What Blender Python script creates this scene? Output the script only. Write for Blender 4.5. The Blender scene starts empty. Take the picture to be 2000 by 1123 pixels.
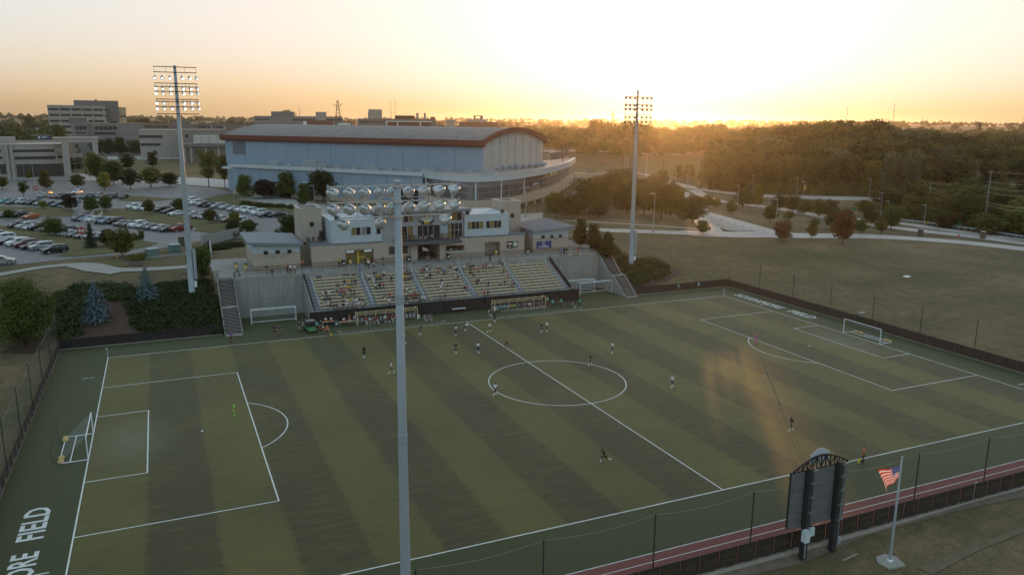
import bpy, bmesh, math, random
import numpy as np
from mathutils import Vector, Matrix, noise
from mathutils.geometry import delaunay_2d_cdt
S = bpy.context.scene
COL = S.collection
R = math.radians
rnd = random.Random(7)
nrs = np.random.RandomState(7)

# ------------------------------------------------------------------ camera
CAM = Vector((-46.487, -88.691, 34.004))
YAW, PIT, ROL, FPX = .421341, -.209337, .0090210, 1530.67
_f = Vector((math.sin(YAW)*math.cos(PIT), math.cos(YAW)*math.cos(PIT), math.sin(PIT)))
_r = Vector((math.cos(YAW), -math.sin(YAW), 0))
_u = _r.cross(_f)
_r, _u = math.cos(ROL)*_r+math.sin(ROL)*_u, -math.sin(ROL)*_r+math.cos(ROL)*_u
cam = bpy.data.cameras.new('camera')
co = bpy.data.objects.new('camera', cam)
COL.objects.link(co)
S.camera = co
_m = Matrix((_r, _u, -_f)).transposed().to_4x4()
_m.translation = CAM
co.matrix_world = _m
cam.sensor_width = 36
cam.lens = 36*FPX/2000
cam.clip_start = .5
cam.clip_end = 30000

# ------------------------------------------------------------------ sky and sun
SUN_EL, SUN_AZ = 3.0, 35.0
w = bpy.data.worlds.new('World')
S.world = w
w.use_nodes = True
_N, _L = w.node_tree.nodes, w.node_tree.links
_bg = _N['Background']
_sk = _N.new('ShaderNodeTexSky')
_sk.sky_type = 'NISHITA'
_sk.sun_disc = False
_sk.sun_elevation = R(SUN_EL)
_sk.sun_rotation = R(SUN_AZ)
_sk.dust_density = 3.5
_sk.air_density = .8
_sk.ozone_density = 1.7
_sc = _N.new('ShaderNodeVectorMath')
_sc.operation = 'SCALE'
_sc.inputs['Scale'].default_value = .1
_ga = _N.new('ShaderNodeGamma')
_ga.inputs[1].default_value = .24
_hs = _N.new('ShaderNodeHueSaturation')
_hs.inputs['Saturation'].default_value = 1.6
_hs.inputs['Hue'].default_value = .478
_hs.inputs['Value'].default_value = 12.4
# film shoulder: the brightest part of the sky loses colour, wherever it lies
_bw = _N.new('ShaderNodeRGBToBW')
_mr = _N.new('ShaderNodeMapRange')
for k, v in (('From Min', 7.5), ('From Max', 13.0), ('To Min', 0.), ('To Max', .8)):
    _mr.inputs[k].default_value = v
_wh = _N.new('ShaderNodeCombineColor')
_mx = _N.new('ShaderNodeMixRGB')
for a, b in ((_sk.outputs[0], _sc.inputs[0]), (_sc.outputs[0], _ga.inputs[0]), (_ga.outputs[0], _hs.inputs['Color']), (_hs.outputs[0], _bw.inputs[0]), (_bw.outputs[0], _mr.inputs['Value']),
             (_bw.outputs[0], _wh.inputs[0]), (_bw.outputs[0], _wh.inputs[1]), (_bw.outputs[0], _wh.inputs[2]), (_mr.outputs[0], _mx.inputs[0]), (_hs.outputs[0], _mx.inputs[1]), (_wh.outputs[0], _mx.inputs[2]), (_mx.outputs[0], _bg.inputs[0])):
    _L.new(a, b)
_bg.inputs[1].default_value = .1
_sun = bpy.data.lights.new('sun', 'SUN')
_sun.energy = 3.2
_sun.angle = R(.6)
_sun.color = (1, .47, .14)
so = bpy.data.objects.new('sun', _sun)
COL.objects.link(so)
so.rotation_euler = Vector((-math.sin(R(SUN_AZ))*math.cos(R(SUN_EL)), -math.cos(R(SUN_AZ))*math.cos(R(SUN_EL)), -math.sin(R(SUN_EL)))).to_track_quat('-Z', 'Y').to_euler()
so.location = (100, 100, 200)
S.view_settings.view_transform = 'Standard'
S.view_settings.look = 'None'
S.view_settings.exposure = 0
S.view_settings.gamma = 1
S.view_settings.use_curve_mapping = False
S.cycles.max_bounces = 5
S.cycles.volume_bounces = 0
S.cycles.transparent_max_bounces = 16

# ------------------------------------------------------------------ picture rays (photo is 2000 x 1123)
def ray(px, py):
    return _r*((px-1000)/FPX) + _u*(-(py-561.5)/FPX) + _f
def atz(px, py, z):
    d = ray(px, py); return CAM + d*((z-CAM.z)/d.z)
def aty(px, py, y):
    d = ray(px, py); return CAM + d*((y-CAM.y)/d.y)
def atx(px, py, x):
    d = ray(px, py); return CAM + d*((x-CAM.x)/d.x)
def atd(px, py, t):
    return CAM + ray(px, py)*t
def dep(p):
    return (Vector(p)-CAM).dot(_f)

# ------------------------------------------------------------------ materials
MATS = {}
def mat(name, col=(.5,.5,.5), rough=.7, metal=0., col2=None, scale=3., detail=4., bump=0., bscale=None, emit=0., alpha=1., rand=0., spec=.5, trans=0., stretch=None):
    if name in MATS: return MATS[name]
    m = bpy.data.materials.new(name); m.use_nodes = True
    N, L = m.node_tree.nodes, m.node_tree.links
    b = N['Principled BSDF']
    b.inputs['Base Color'].default_value = (*col, 1)
    b.inputs['Roughness'].default_value = rough
    b.inputs['Metallic'].default_value = metal
    b.inputs['Specular IOR Level'].default_value = spec
    b.inputs['Alpha'].default_value = alpha
    b.inputs['Transmission Weight'].default_value = trans
    tc = N.new('ShaderNodeTexCoord')
    src = tc.outputs['Object']
    if stretch:
        mp = N.new('ShaderNodeMapping'); mp.inputs['Scale'].default_value = stretch
        L.new(src, mp.inputs[0]); src = mp.outputs[0]
    out = None
    if col2:
        n = N.new('ShaderNodeTexNoise'); n.inputs['Scale'].default_value = scale; n.inputs['Detail'].default_value = detail
        n.inputs['Roughness'].default_value = .65
        L.new(src, n.inputs['Vector'])
        r = N.new('ShaderNodeValToRGB'); r.color_ramp.elements[0].position = .3; r.color_ramp.elements[1].position = .7
        r.color_ramp.elements[0].color = (*col, 1); r.color_ramp.elements[1].color = (*col2, 1)
        L.new(n.outputs[0], r.inputs[0]); out = r.outputs[0]
    if rand:
        oi = N.new('ShaderNodeObjectInfo'); h = N.new('ShaderNodeHueSaturation')
        mr = N.new('ShaderNodeMapRange'); mr.inputs['To Min'].default_value = 1-rand; mr.inputs['To Max'].default_value = 1+rand
        L.new(oi.outputs['Random'], mr.inputs['Value']); L.new(mr.outputs[0], h.inputs['Value'])
        if out: L.new(out, h.inputs['Color'])
        else: h.inputs['Color'].default_value = (*col, 1)
        mr2 = N.new('ShaderNodeMapRange'); mr2.inputs['To Min'].default_value = .5-rand*.06; mr2.inputs['To Max'].default_value = .5+rand*.05
        ml = N.new('ShaderNodeMath'); ml.operation = 'MULTIPLY'; ml.inputs[1].default_value = 7.3
        fr = N.new('ShaderNodeMath'); fr.operation = 'FRACT'
        L.new(oi.outputs['Random'], ml.inputs[0]); L.new(ml.outputs[0], fr.inputs[0]); L.new(fr.outputs[0], mr2.inputs['Value']); L.new(mr2.outputs[0], h.inputs['Hue'])
        out = h.outputs[0]
    if out: L.new(out, b.inputs['Base Color'])
    if bump:
        n2 = N.new('ShaderNodeTexNoise'); n2.inputs['Scale'].default_value = bscale or scale*3; n2.inputs['Detail'].default_value = 3
        L.new(src, n2.inputs['Vector'])
        bp = N.new('ShaderNodeBump'); bp.inputs['Strength'].default_value = bump; bp.inputs['Distance'].default_value = .05
        L.new(n2.outputs[0], bp.inputs['Height']); L.new(bp.outputs[0], b.inputs['Normal'])
    if emit:
        b.inputs['Emission Color'].default_value = (*col, 1); b.inputs['Emission Strength'].default_value = emit
    MATS[name] = m
    return m

def leafmat(name, c1, c2, rand=.22, tl=.3):
    if name in MATS: return MATS[name]
    m = mat(name, c1, .75, col2=c2, scale=.55, detail=5, rand=rand, spec=.15)
    N, L = m.node_tree.nodes, m.node_tree.links
    b = N['Principled BSDF']; t = N.new('ShaderNodeBsdfTranslucent'); x = N.new('ShaderNodeMixShader')
    x.inputs[0].default_value = tl
    L.new(b.inputs['Base Color'].links[0].from_socket, t.inputs[0])
    L.new(b.outputs[0], x.inputs[1]); L.new(t.outputs[0], x.inputs[2])
    L.new(x.outputs[0], N['Material Output'].inputs[0])
    return m

# ------------------------------------------------------------------ mesh building
class MB:
    def __init__(s): s.v = []; s.f = []; s.mi = []; s.m = 0
    def add(s, vs, fs):
        o = len(s.v); s.v += [tuple(v) for v in vs]
        for f in fs: s.f.append(tuple(i+o for i in f)); s.mi.append(s.m)
        return s
    def box(s, x0, x1, y0, y1, z0, z1):
        return s.add([(x0,y0,z0),(x1,y0,z0),(x1,y1,z0),(x0,y1,z0),(x0,y0,z1),(x1,y0,z1),(x1,y1,z1),(x0,y1,z1)],
                     [(3,2,1,0),(4,5,6,7),(0,1,5,4),(1,2,6,5),(2,3,7,6),(3,0,4,7)])
    def cb(s, c, sz): return s.box(c[0]-sz[0]/2, c[0]+sz[0]/2, c[1]-sz[1]/2, c[1]+sz[1]/2, c[2]-sz[2]/2, c[2]+sz[2]/2)
    def hexa(s, b, t): return s.add(list(b)+list(t), [(3,2,1,0),(4,5,6,7),(0,1,5,4),(1,2,6,5),(2,3,7,6),(3,0,4,7)])
    def tube(s, p, q, r0, r1=None, n=6, cap=True):
        p, q = Vector(p), Vector(q); r1 = r0 if r1 is None else r1
        d = (q-p).normalized(); a = d.orthogonal().normalized(); b = d.cross(a)
        vs = []
        for c, rr in ((p, r0), (q, r1)):
            for i in range(n):
                t = 2*math.pi*i/n; vs.append(c+(a*math.cos(t)+b*math.sin(t))*rr)
        fs = [(i, (i+1) % n, n+(i+1) % n, n+i) for i in range(n)]
        if cap: fs += [tuple(range(n))[::-1], tuple(range(n, 2*n))]
        return s.add(vs, fs)
    def path(s, pts, r, n=5):
        for a, b in zip(pts, pts[1:]): s.tube(a, b, r, n=n)
        return s
    def prism(s, pts, z0, z1):
        n = len(pts); s.add([(p[0], p[1], z0) for p in pts]+[(p[0], p[1], z1) for p in pts],
            [tuple(range(n))[::-1], tuple(range(n, 2*n))]+[(i, (i+1) % n, n+(i+1) % n, n+i) for i in range(n)])
        return s
    def bar(s, p, q, w, h):   # rectangular bar along p->q, w horizontal, h vertical
        p, q = Vector(p), Vector(q); d = (q-p).normalized()
        a = Vector((-d.y, d.x, 0)); a = a.normalized() if a.length > 1e-6 else Vector((1,0,0)); b = d.cross(a)
        c = [(-1,-1),(1,-1),(1,1),(-1,1)]
        return s.hexa([p+a*(w/2*i)+b*(h/2*j) for i, j in c], [q+a*(w/2*i)+b*(h/2*j) for i, j in c])
    def lathe(s, prof, n=12, c=(0,0,0)):
        vs = []; k = len(prof)
        for r, z in prof:
            for i in range(n): t = 2*math.pi*i/n; vs.append((c[0]+r*math.cos(t), c[1]+r*math.sin(t), c[2]+z))
        fs = [(j*n+i, j*n+(i+1) % n, (j+1)*n+(i+1) % n, (j+1)*n+i) for j in range(k-1) for i in range(n)]
        fs += [tuple(range(n))[::-1], tuple(range((k-1)*n, k*n))]
        return s.add(vs, fs)
    def mesh(s, name, mats, smooth=False):
        me = bpy.data.meshes.new(name); me.from_pydata(s.v, [], s.f)
        for m in (mats if isinstance(mats, (list, tuple)) else [mats]): me.materials.append(m)
        if any(s.mi): me.polygons.foreach_set('material_index', s.mi)
        if smooth: me.polygons.foreach_set('use_smooth', [True]*len(s.f))
        me.update(); return me
    def obj(s, name, mats, parent=None, loc=None, rz=None, smooth=False):
        return link(name, s.mesh(name, mats, smooth), parent, loc, rz)

def link(name, me, parent=None, loc=None, rz=None):
    o = bpy.data.objects.new(name, me); COL.objects.link(o)
    if parent: o.parent = parent
    if loc is not None: o.location = loc
    if rz is not None: o.rotation_euler = (0, 0, rz)
    return o
def tag(o, label=None, cat=None, group=None, kind=None):
    if label: o['label'] = label
    if cat: o['category'] = cat
    if group: o['group'] = group
    if kind: o['kind'] = kind
    return o
def thing(name, label, cat, loc=(0,0,0), rz=0, group=None):
    o = bpy.data.objects.new(name, None); COL.objects.link(o); o.empty_display_size = .2
    o.location = loc; o.rotation_euler = (0, 0, rz)
    return tag(o, label, cat, group)
def struct(o): o['kind'] = 'structure'; return o
KIDS = {}
def copy_tree(o, parent=None):
    c = o.copy(); COL.objects.link(c)
    if parent: c.parent = parent
    for ch in o.children: copy_tree(ch, c)
    return c
def npmesh(name, V, F, mats):
    me = bpy.data.meshes.new(name); V = np.asarray(V, np.float32); F = np.asarray(F, np.int32)
    k = F.shape[1]
    me.vertices.add(len(V)); me.vertices.foreach_set('co', V.ravel())
    me.loops.add(F.size); me.loops.foreach_set('vertex_index', F.ravel())
    me.polygons.add(len(F)); me.polygons.foreach_set('loop_start', np.arange(0, F.size, k, dtype=np.int32))
    me.update(calc_edges=True); me.validate()
    for m in (mats if isinstance(mats, (list, tuple)) else [mats]): me.materials.append(m)
    return me
def setmat(o, m):
    o.material_slots[0].link = 'OBJECT'; o.material_slots[0].material = m; return o
ORD = ['first','second','third','fourth','fifth','sixth','seventh','eighth','ninth','tenth','eleventh','twelfth','thirteenth','fourteenth','fifteenth','sixteenth','seventeenth','eighteenth','nineteenth','twentieth','twenty-first','twenty-second','twenty-third','twenty-fourth','twenty-fifth','twenty-sixth','twenty-seventh','twenty-eighth']

def textmesh(name, txt, size, m, parent=None, ext=.01, shear=0, bold=0.0, align='CENTER'):
    cu = bpy.data.curves.new(name, 'FONT'); cu.body = txt; cu.size = size; cu.extrude = ext; cu.shear = shear
    cu.align_x = align; cu.align_y = 'CENTER'; cu.offset = bold; cu.resolution_u = 2
    t = bpy.data.objects.new('tmp', cu); COL.objects.link(t)
    dg = bpy.context.evaluated_depsgraph_get(); me = bpy.data.meshes.new_from_object(t.evaluated_get(dg))
    bpy.data.objects.remove(t)
    me.materials.clear(); me.materials.append(m)
    return link(name, me, parent)

# ------------------------------------------------------------------ ground shape
CP = [(-62,-45,0),(-20,-46,0),(20,-46,0),(62,-45,0),(62,0,0),(62,30,0),(62,41.6,.05),(-62,0,0),(-62,30,0),(-62,41.6,.05),(-50,41.6,.05),(-40,41.6,.1),(40,41.6,.1),(50,41.6,.1),
 (0,0,0),(0,40,0),(-30,20,0),(30,20,0),
 (0,-56,-.8),(-50,-56,-.6),(50,-56,-.3),(100,-60,.3),(-50,-80,-2),(30,-80,-1.5),(-100,-60,-1),(0,-140,-4),(130,-120,0),(-150,-120,-2),
 (-80,0,.3),(-110,0,1),(-80,35,1.0),(-110,40,3),(-65,48,1.2),(-62,56,4.4),(-52,53,4.3),(-43,52.5,4.4),(-41,62,6.8),(-62,64,6.4),(-82,58,5.2),(-110,60,6.2),(-82,80,6.9),(-150,60,6.5),
 (-36,56,7),(0,56,7),(36,56,7),(-36,70,7),(0,70,7),(36,70,7),(-45,100,7),(0,100,7),(-45,130,7),(-80,110,7),(-14,150,7),(-56,224,7.2),(-90,169,7),(-92,331,8),(-150,150,7),(-150,330,9),
 (45,52.5,3.3),(42,62,6.6),(55,47,1.4),(62,84,6.6),(75,90,6),(62,60,3.8),(75,52,1.6),(75,70,4.4),(90,60,3.2),(99,72,4.6),(90,30,1.2),(80,0,.8),(90,-25,.8),(130,60,3),(140,30,1.6),(160,0,1),(125,95,3.8),
 (46,130,7),(85,155,7),(110,190,7),(60,105,6.8),(95,120,5.6),(165,80,1.5),(220,60,.5),(220,140,1),(180,160,2.2),(150,220,5),(100,260,7),(0,260,7.5),(0,400,8.5),(120,400,8),(220,300,3),
 (330,220,2),(330,130,.5),(260,0,0)]
def _cp(px, py, z): p = atz(px, py, z); CP.append((p.x, p.y, z))
for a in [(1500,392,2),(1620,398,1.5),(1760,410,1),(1200,330,7),(1320,322,7),(1250,350,6),(1400,360,4),(1330,300,8)]: _cp(*a)
for px, t, z in [(1300,560,9),(1400,470,11),(1500,430,13),(1600,440,17),(1700,455,20),(1780,470,17.5),(1860,500,11),(1950,520,8),(2060,560,8),(1700,620,12),(1500,600,11),(1900,620,9),(1150,600,9),(2100,420,4),(1700,385,13),(1600,375,10),(1500,375,6.5),(1820,390,6)]:
    d = atd(px, 300, t); CP.append((d.x, d.y, z))
_P = np.array(CP, float)
_D = np.hypot(_P[:,None,0]-_P[None,:,0], _P[:,None,1]-_P[None,:,1])
_A = np.zeros((len(_P)+1,)*2); _A[:-1,:-1] = _D + np.eye(len(_P))*.2; _A[-1,:-1] = 1; _A[:-1,-1] = 1
_W = np.linalg.solve(_A, np.r_[_P[:,2], 0])
def _ns(x, y, s, seed):
    return (np.sin(x/s+seed)*np.cos(y/s*1.13+seed*2.1)+.6*np.sin(x/s*1.9+y/s*.7+seed*3.3)+.4*np.cos(x/s*3.1-y/s*2.6+seed*.7))/2
def zraw(x, y):
    x = np.asarray(x, float); y = np.asarray(y, float)
    z = np.full(x.shape, _W[-1])
    for (a, b, c), k in zip(_P, _W): z = z + k*np.hypot(x-a, y-b)
    d = np.hypot(x-20, y-120)
    far = 10+3*_ns(x, y, 330, 1)
    dd = np.hypot(x-CAM.x, y-CAM.y)
    rr = np.clip((dd-1400)/2600, 0, 1); rr = rr*rr*(3-2*rr)
    far = far + rr*(16+10*_ns(x, y, 900, 4)+5*_ns(x, y, 380, 9))
    k = np.clip((d-430)/260, 0, 1); k = k*k*(3-2*k)
    z = z*(1-k)+far*k
    inf = (np.abs(x) < 62.4) & (y > -45.6) & (y < 41.45)
    z = np.where(inf, 0, z)
    z = np.where((np.abs(x) < 36.25) & (y > 41) & (y < 51.26), 0, z)
    z = np.where((np.abs(x) < 39.3) & (y > 51.3) & (y < 72), 6.95, z)
    st = (np.abs(x) > 36.25) & (np.abs(x) < 39.0) & (y > 40.5) & (y <= 51.3)
    z = np.where(st, np.clip((y-41)/10.3, 0, 1)*7-.35, z)
    return z
def _axis(a, b, st, lo, hi, extra):
    v = list(np.arange(a, b+.01, st)); s = st; c = a
    while c > lo: s *= 1.16; c -= min(s, 150); v.insert(0, c)
    s = st; c = b
    while c < hi: s *= 1.16; c += min(s, 150); v.append(c)
    v = [q for q in v if all(abs(q-e) > .3 for e in extra)]+list(extra)
    return np.array(sorted(v))
GX = _axis(-140, 240, 2., -3600, 6200, [-62.4,-62.41,62.4,62.41,-39.3,39.3,-39.0,39.0,-36.25,-36.24,36.24,36.25])
GY = _axis(-70, 250, 2., -260, 6600, [-45.6,-45.61,41.44,41.46,51.24,51.3])
XX, YY = np.meshgrid(GX, GY)
ZZ = zraw(XX, YY)
def gzs(x, y):
    i = np.clip(np.searchsorted(GX, x)-1, 0, len(GX)-2); j = np.clip(np.searchsorted(GY, y)-1, 0, len(GY)-2)
    u = (x-GX[i])/(GX[i+1]-GX[i]); v = (y-GY[j])/(GY[j+1]-GY[j])
    a, b, c, d = ZZ[j,i], ZZ[j,i+1], ZZ[j+1,i+1], ZZ[j+1,i]
    return np.where(u >= v, a+(b-a)*u+(c-b)*v, a+(c-d)*u+(d-a)*v)
def gz(x, y): return float(gzs(np.array([x]), np.array([y]))[0])
def G(px, py, tmax=5000):
    d = ray(px, py); t = 30*np.exp(np.linspace(0, math.log(tmax/30), 1500))
    X = CAM.x+d.x*t; Y = CAM.y+d.y*t; Z = CAM.z+d.z*t
    h = gzs(X, Y); k = np.nonzero(Z < h)[0]
    if not len(k): p = CAM+d*tmax; return Vector((p.x, p.y, gz(p.x, p.y)))
    a, b = t[max(k[0]-1, 0)], t[k[0]]
    for _ in range(18):
        m_ = (a+b)/2; p = CAM+d*m_
        if p.z < gz(p.x, p.y): b = m_
        else: a = m_
    p = CAM+d*a; return Vector((p.x, p.y, gz(p.x, p.y)))
def make_ground():
    ny, nx = XX.shape
    V = np.stack([XX.ravel(), YY.ravel(), ZZ.ravel()], 1)
    i = np.arange(nx-1)[None,:]+np.arange(ny-1)[:,None]*nx; i = i.ravel()
    F = np.concatenate([np.stack([i, i+1, i+nx+1], 1), np.stack([i, i+nx+1, i+nx], 1)])
    m = bpy.data.materials.new('meadow grass'); m.use_nodes = True
    N, L = m.node_tree.nodes, m.node_tree.links; b = N['Principled BSDF']; b.inputs['Roughness'].default_value = .9; b.inputs['Specular IOR Level'].default_value = .2
    tc = N.new('ShaderNodeTexCoord')
    def nz(sc, det=5, ro=.6, st=None):
        n = N.new('ShaderNodeTexNoise'); n.inputs['Scale'].default_value = sc; n.inputs['Detail'].default_value = det; n.inputs['Roughness'].default_value = ro
        if st:
            mp = N.new('ShaderNodeMapping'); mp.inputs['Scale'].default_value = st; L.new(tc.outputs['Object'], mp.inputs[0]); L.new(mp.outputs[0], n.inputs['Vector'])
        else: L.new(tc.outputs['Object'], n.inputs['Vector'])
        return n.outputs[0]
    r = N.new('ShaderNodeValToRGB'); e = r.color_ramp.elements
    e[0].position = .38; e[0].color = (.07,.072,.03,1); e[1].position = .63; e[1].color = (.22,.145,.085,1)
    e2 = e.new(.5); e2.color = (.125,.1,.052,1)
    ad = N.new('ShaderNodeMath'); ad.operation = 'ADD'; mu = N.new('ShaderNodeMath'); mu.operation = 'MULTIPLY'; mu.inputs[1].default_value = .5
    L.new(nz(.045, 4), ad.inputs[0]); L.new(nz(.55, 7, .8), ad.inputs[1]); L.new(ad.outputs[0], mu.inputs[0]); L.new(mu.outputs[0], r.inputs[0])
    mx = N.new('ShaderNodeMixRGB'); mx.blend_type = 'OVERLAY'; mx.inputs[0].default_value = .8
    L.new(r.outputs[0], mx.inputs[1]); L.new(nz(5., 4, .8, (1,.35,1)), mx.inputs[2]); L.new(mx.outputs[0], b.inputs['Base Color'])
    bp = N.new('ShaderNodeBump'); bp.inputs['Strength'].default_value = .5; bp.inputs['Distance'].default_value = .15
    L.new(nz(2.5, 4, .7), bp.inputs['Height']); L.new(bp.outputs[0], b.inputs['Normal'])
    struct(link('ground', npmesh('ground', V, F, m)))
make_ground()

def sheet(name, poly, m, dz=.06, step=2.5, kind='structure', thick=0.):
    """ground-hugging sheet over polygon of world (x,y)"""
    P = np.array([(p[0], p[1]) for p in poly]); n = len(P)
    pts = []; edges = []
    for a in range(n):
        p, q = P[a], P[(a+1) % n]; k = max(1, int(np.hypot(*(q-p))/step))
        for j in range(k): pts.append(tuple(p+(q-p)*j/k))
    nb = len(pts); edges = [(i, (i+1) % nb) for i in range(nb)]
    x0, y0 = P.min(0); x1, y1 = P.max(0)
    gx, gy = np.meshgrid(np.arange(x0+step/2, x1, step), np.arange(y0+step/2, y1, step)); q = np.stack([gx.ravel(), gy.ravel()], 1)
    ins = np.zeros(len(q), bool)
    for a in range(n):
        (ax, ay), (bx, by) = P[a], P[(a+1) % n]
        c = ((ay > q[:,1]) != (by > q[:,1])); ins ^= c & (q[:,0] < (bx-ax)*(q[:,1]-ay)/(by-ay+1e-12)+ax)
    pts += [tuple(v) for v in q[ins]]
    r = delaunay_2d_cdt([Vector(p) for p in pts], edges, [], 1, 1e-4)
    xs = np.array([v.x for v in r[0]]); ys = np.array([v.y for v in r[0]]); zs = gzs(xs, ys)+dz
    o = link(name, npmesh(name, np.stack([xs, ys, zs], 1), [tuple(f) for f in r[2]], m))
    o['kind'] = kind; return o
def GP(*pts): return [G(*p) for p in pts]
def ribbon(pts, w):
    """world centre line -> polygon of width w"""
    P = [Vector((p[0], p[1])) for p in pts]; Lf, Rt = [], []
    for i, p in enumerate(P):
        a = P[max(i-1, 0)]; b = P[min(i+1, len(P)-1)]; d = (b-a).normalized(); n = Vector((-d.y, d.x)); ww = w[i] if isinstance(w, (list, tuple)) else w
        Lf.append(p+n*ww/2); Rt.append(p-n*ww/2)
    return Lf+Rt[::-1]
def smooth(pts, n=6):
    P = [Vector((p[0], p[1])) for p in pts]; out = []
    for i in range(len(P)-1):
        a, b, c, d = P[max(i-1,0)], P[i], P[i+1], P[min(i+2,len(P)-1)]
        for k in range(n):
            t = k/n; out.append(.5*((2*b)+(c-a)*t+(2*a-5*b+4*c-d)*t*t+(3*b-a-3*c+d)*t**3))
    return out+[P[-1]]
# ------------------------------------------------------------------ pitch
def turf_mat():
    m = bpy.data.materials.new('turf'); m.use_nodes = True
    N, L = m.node_tree.nodes, m.node_tree.links; b = N['Principled BSDF']; b.inputs['Roughness'].default_value = .68; b.inputs['Specular IOR Level'].default_value = .25; b.inputs['Sheen Weight'].default_value = .13; b.inputs['Sheen Roughness'].default_value = .45; b.inputs['Sheen Tint'].default_value = (1,.92,.6,1)
    tc = N.new('ShaderNodeTexCoord'); sp = N.new('ShaderNodeSeparateXYZ'); L.new(tc.outputs['Object'], sp.inputs[0])
    def mth(op, a, v=None, v2=None):
        n = N.new('ShaderNodeMath'); n.operation = op
        for i, q in enumerate((a, v, v2)):
            if q is None: continue
            if isinstance(q, (int, float)): n.inputs[i].default_value = q
            else: L.new(q, n.inputs[i])
        return n.outputs[0]
    def nz(sc, st=(1,1,1), det=4, ro=.6):
        mp = N.new('ShaderNodeMapping'); mp.inputs['Scale'].default_value = st; L.new(tc.outputs['Object'], mp.inputs[0])
        n = N.new('ShaderNodeTexNoise'); n.inputs['Scale'].default_value = sc; n.inputs['Detail'].default_value = det; n.inputs['Roughness'].default_value = ro
        L.new(mp.outputs[0], n.inputs['Vector']); return n.outputs[0]
    wob = mth('MULTIPLY', mth('SUBTRACT', nz(.8, (1,1,1), 5, .75), .5), 1.1)
    k = mth('DIVIDE', mth('ADD', mth('ADD', sp.outputs[0], 55.28), wob), 5.528)
    par = mth('SUBTRACT', .5, mth('MINIMUM', mth('MAXIMUM', mth('MULTIPLY', mth('SINE', mth('MULTIPLY', k, math.pi)), 3.2), -.5), .5))
    inx = mth('MULTIPLY', mth('LESS_THAN', mth('ABSOLUTE', sp.outputs[0]), 55.3), mth('LESS_THAN', mth('ABSOLUTE', sp.outputs[1]), 34.4))
    st = mth('MULTIPLY', mth('SUBTRACT', 1., par), inx)
    grain = nz(.9, (.3,2.0,1), 6, .8); blot = nz(.06, (1,1,1), 4); fine = nz(4.5, (1,1,1), 5, .85)
    # goal mouths and centre are worn paler
    t = mth('ADD', mth('MULTIPLY', st, .35), mth('ADD', mth('MULTIPLY', mth('SUBTRACT', grain, .5), mth('SUBTRACT', 1.7, mth('MULTIPLY', st, .8))), mth('MULTIPLY', mth('SUBTRACT', blot, .5), 1.0)))
    t = mth('ADD', t, mth('MULTIPLY', mth('SUBTRACT', fine, .5), .8))
    r = N.new('ShaderNodeValToRGB'); e = r.color_ramp.elements
    e[0].position = 0; e[0].color = (.037,.034,.011,1); e[1].position = .8; e[1].color = (.118,.104,.024,1)
    L.new(mth('ADD', t, .12), r.inputs[0])
    ax = mth('SUBTRACT', mth('ABSOLUTE', sp.outputs[0]), 51.5); dd = mth('SQRT', mth('ADD', mth('MULTIPLY', ax, ax), mth('MULTIPLY', mth('MULTIPLY', sp.outputs[1], sp.outputs[1]), .35)))
    wm = mth('MULTIPLY', mth('MULTIPLY', mth('MAXIMUM', mth('SUBTRACT', 1., mth('DIVIDE', dd, 5.)), 0.), nz(.7, (1,1,1), 5, .7)), .9)
    wr = N.new('ShaderNodeMixRGB'); wr.inputs[2].default_value = (.17,.175,.13,1); L.new(wm, wr.inputs[0]); L.new(r.outputs[0], wr.inputs[1])
    mx = N.new('ShaderNodeMixRGB'); mx.inputs[1].default_value = (.03,.04,.014,1)
    dk = N.new('ShaderNodeMixRGB'); dk.blend_type = 'OVERLAY'; dk.inputs[0].default_value = .4; dk.inputs[1].default_value = (.032,.042,.013,1); L.new(fine, dk.inputs[2]); L.new(dk.outputs[0], mx.inputs[1])
    L.new(inx, mx.inputs[0]); L.new(wr.outputs[0], mx.inputs[2]); L.new(mx.outputs[0], b.inputs['Base Color'])
    bp = N.new('ShaderNodeBump'); bp.inputs['Strength'].default_value = .35; bp.inputs['Distance'].default_value = .03
    L.new(nz(6., (1,1,1), 4, .8), bp.inputs['Height']); L.new(bp.outputs[0], b.inputs['Normal'])
    return m
WHITE = mat('line white', (.78,.79,.78), .8, col2=(.55,.57,.54), scale=.8)
b = MB(); b.add([(-61.9,-40.95,.02),(61.9,-40.95,.02),(61.9,41.2,.02),(-61.9,41.2,.02)], [(0,1,2,3)])
b.add([(-36.2,41.2,.02),(36.2,41.2,.02),(36.2,51.15,.02),(-36.2,51.15,.02)], [(0,1,2,3)])
struct(b.obj('turf_pitch', turf_mat()))
def strip(b, x0, y0, x1, y1, w=.13, z=.026):
    p, q = Vector((x0, y0)), Vector((x1, y1)); d = (q-p).normalized(); n = Vector((-d.y, d.x))*w/2
    b.add([(*(p-n), z), (*(q-n), z), (*(q+n), z), (*(p+n), z)], [(0,1,2,3)])
def arc(b, cx, cy, r, a0, a1, n=48, w=.13, z=.026):
    for i in range(n):
        t, s = a0+(a1-a0)*i/n, a0+(a1-a0)*(i+1)/n
        b.add([(cx+(r+k)*math.cos(u_), cy+(r+k)*math.sin(u_), z) for u_, k in ((t,-w/2),(t,w/2),(s,w/2),(s,-w/2))], [(0,1,2,3)])
HL, HW = 55.28, 34.25
def mark(name, fn): b = MB(); fn(b); struct(b.obj(name, WHITE))
mark('touch_line', lambda b: strip(b, -HL-.06, HW, HL+.06, HW))
mark('touch_line', lambda b: strip(b, -HL-.06, -HW, HL+.06, -HW))
mark('goal_line', lambda b: strip(b, -HL, -HW, -HL, HW, z=.03))
mark('goal_line', lambda b: strip(b, HL, -HW, HL, HW, z=.03))
mark('halfway_line', lambda b: strip(b, 0, -HW, 0, HW, z=.03))
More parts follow.
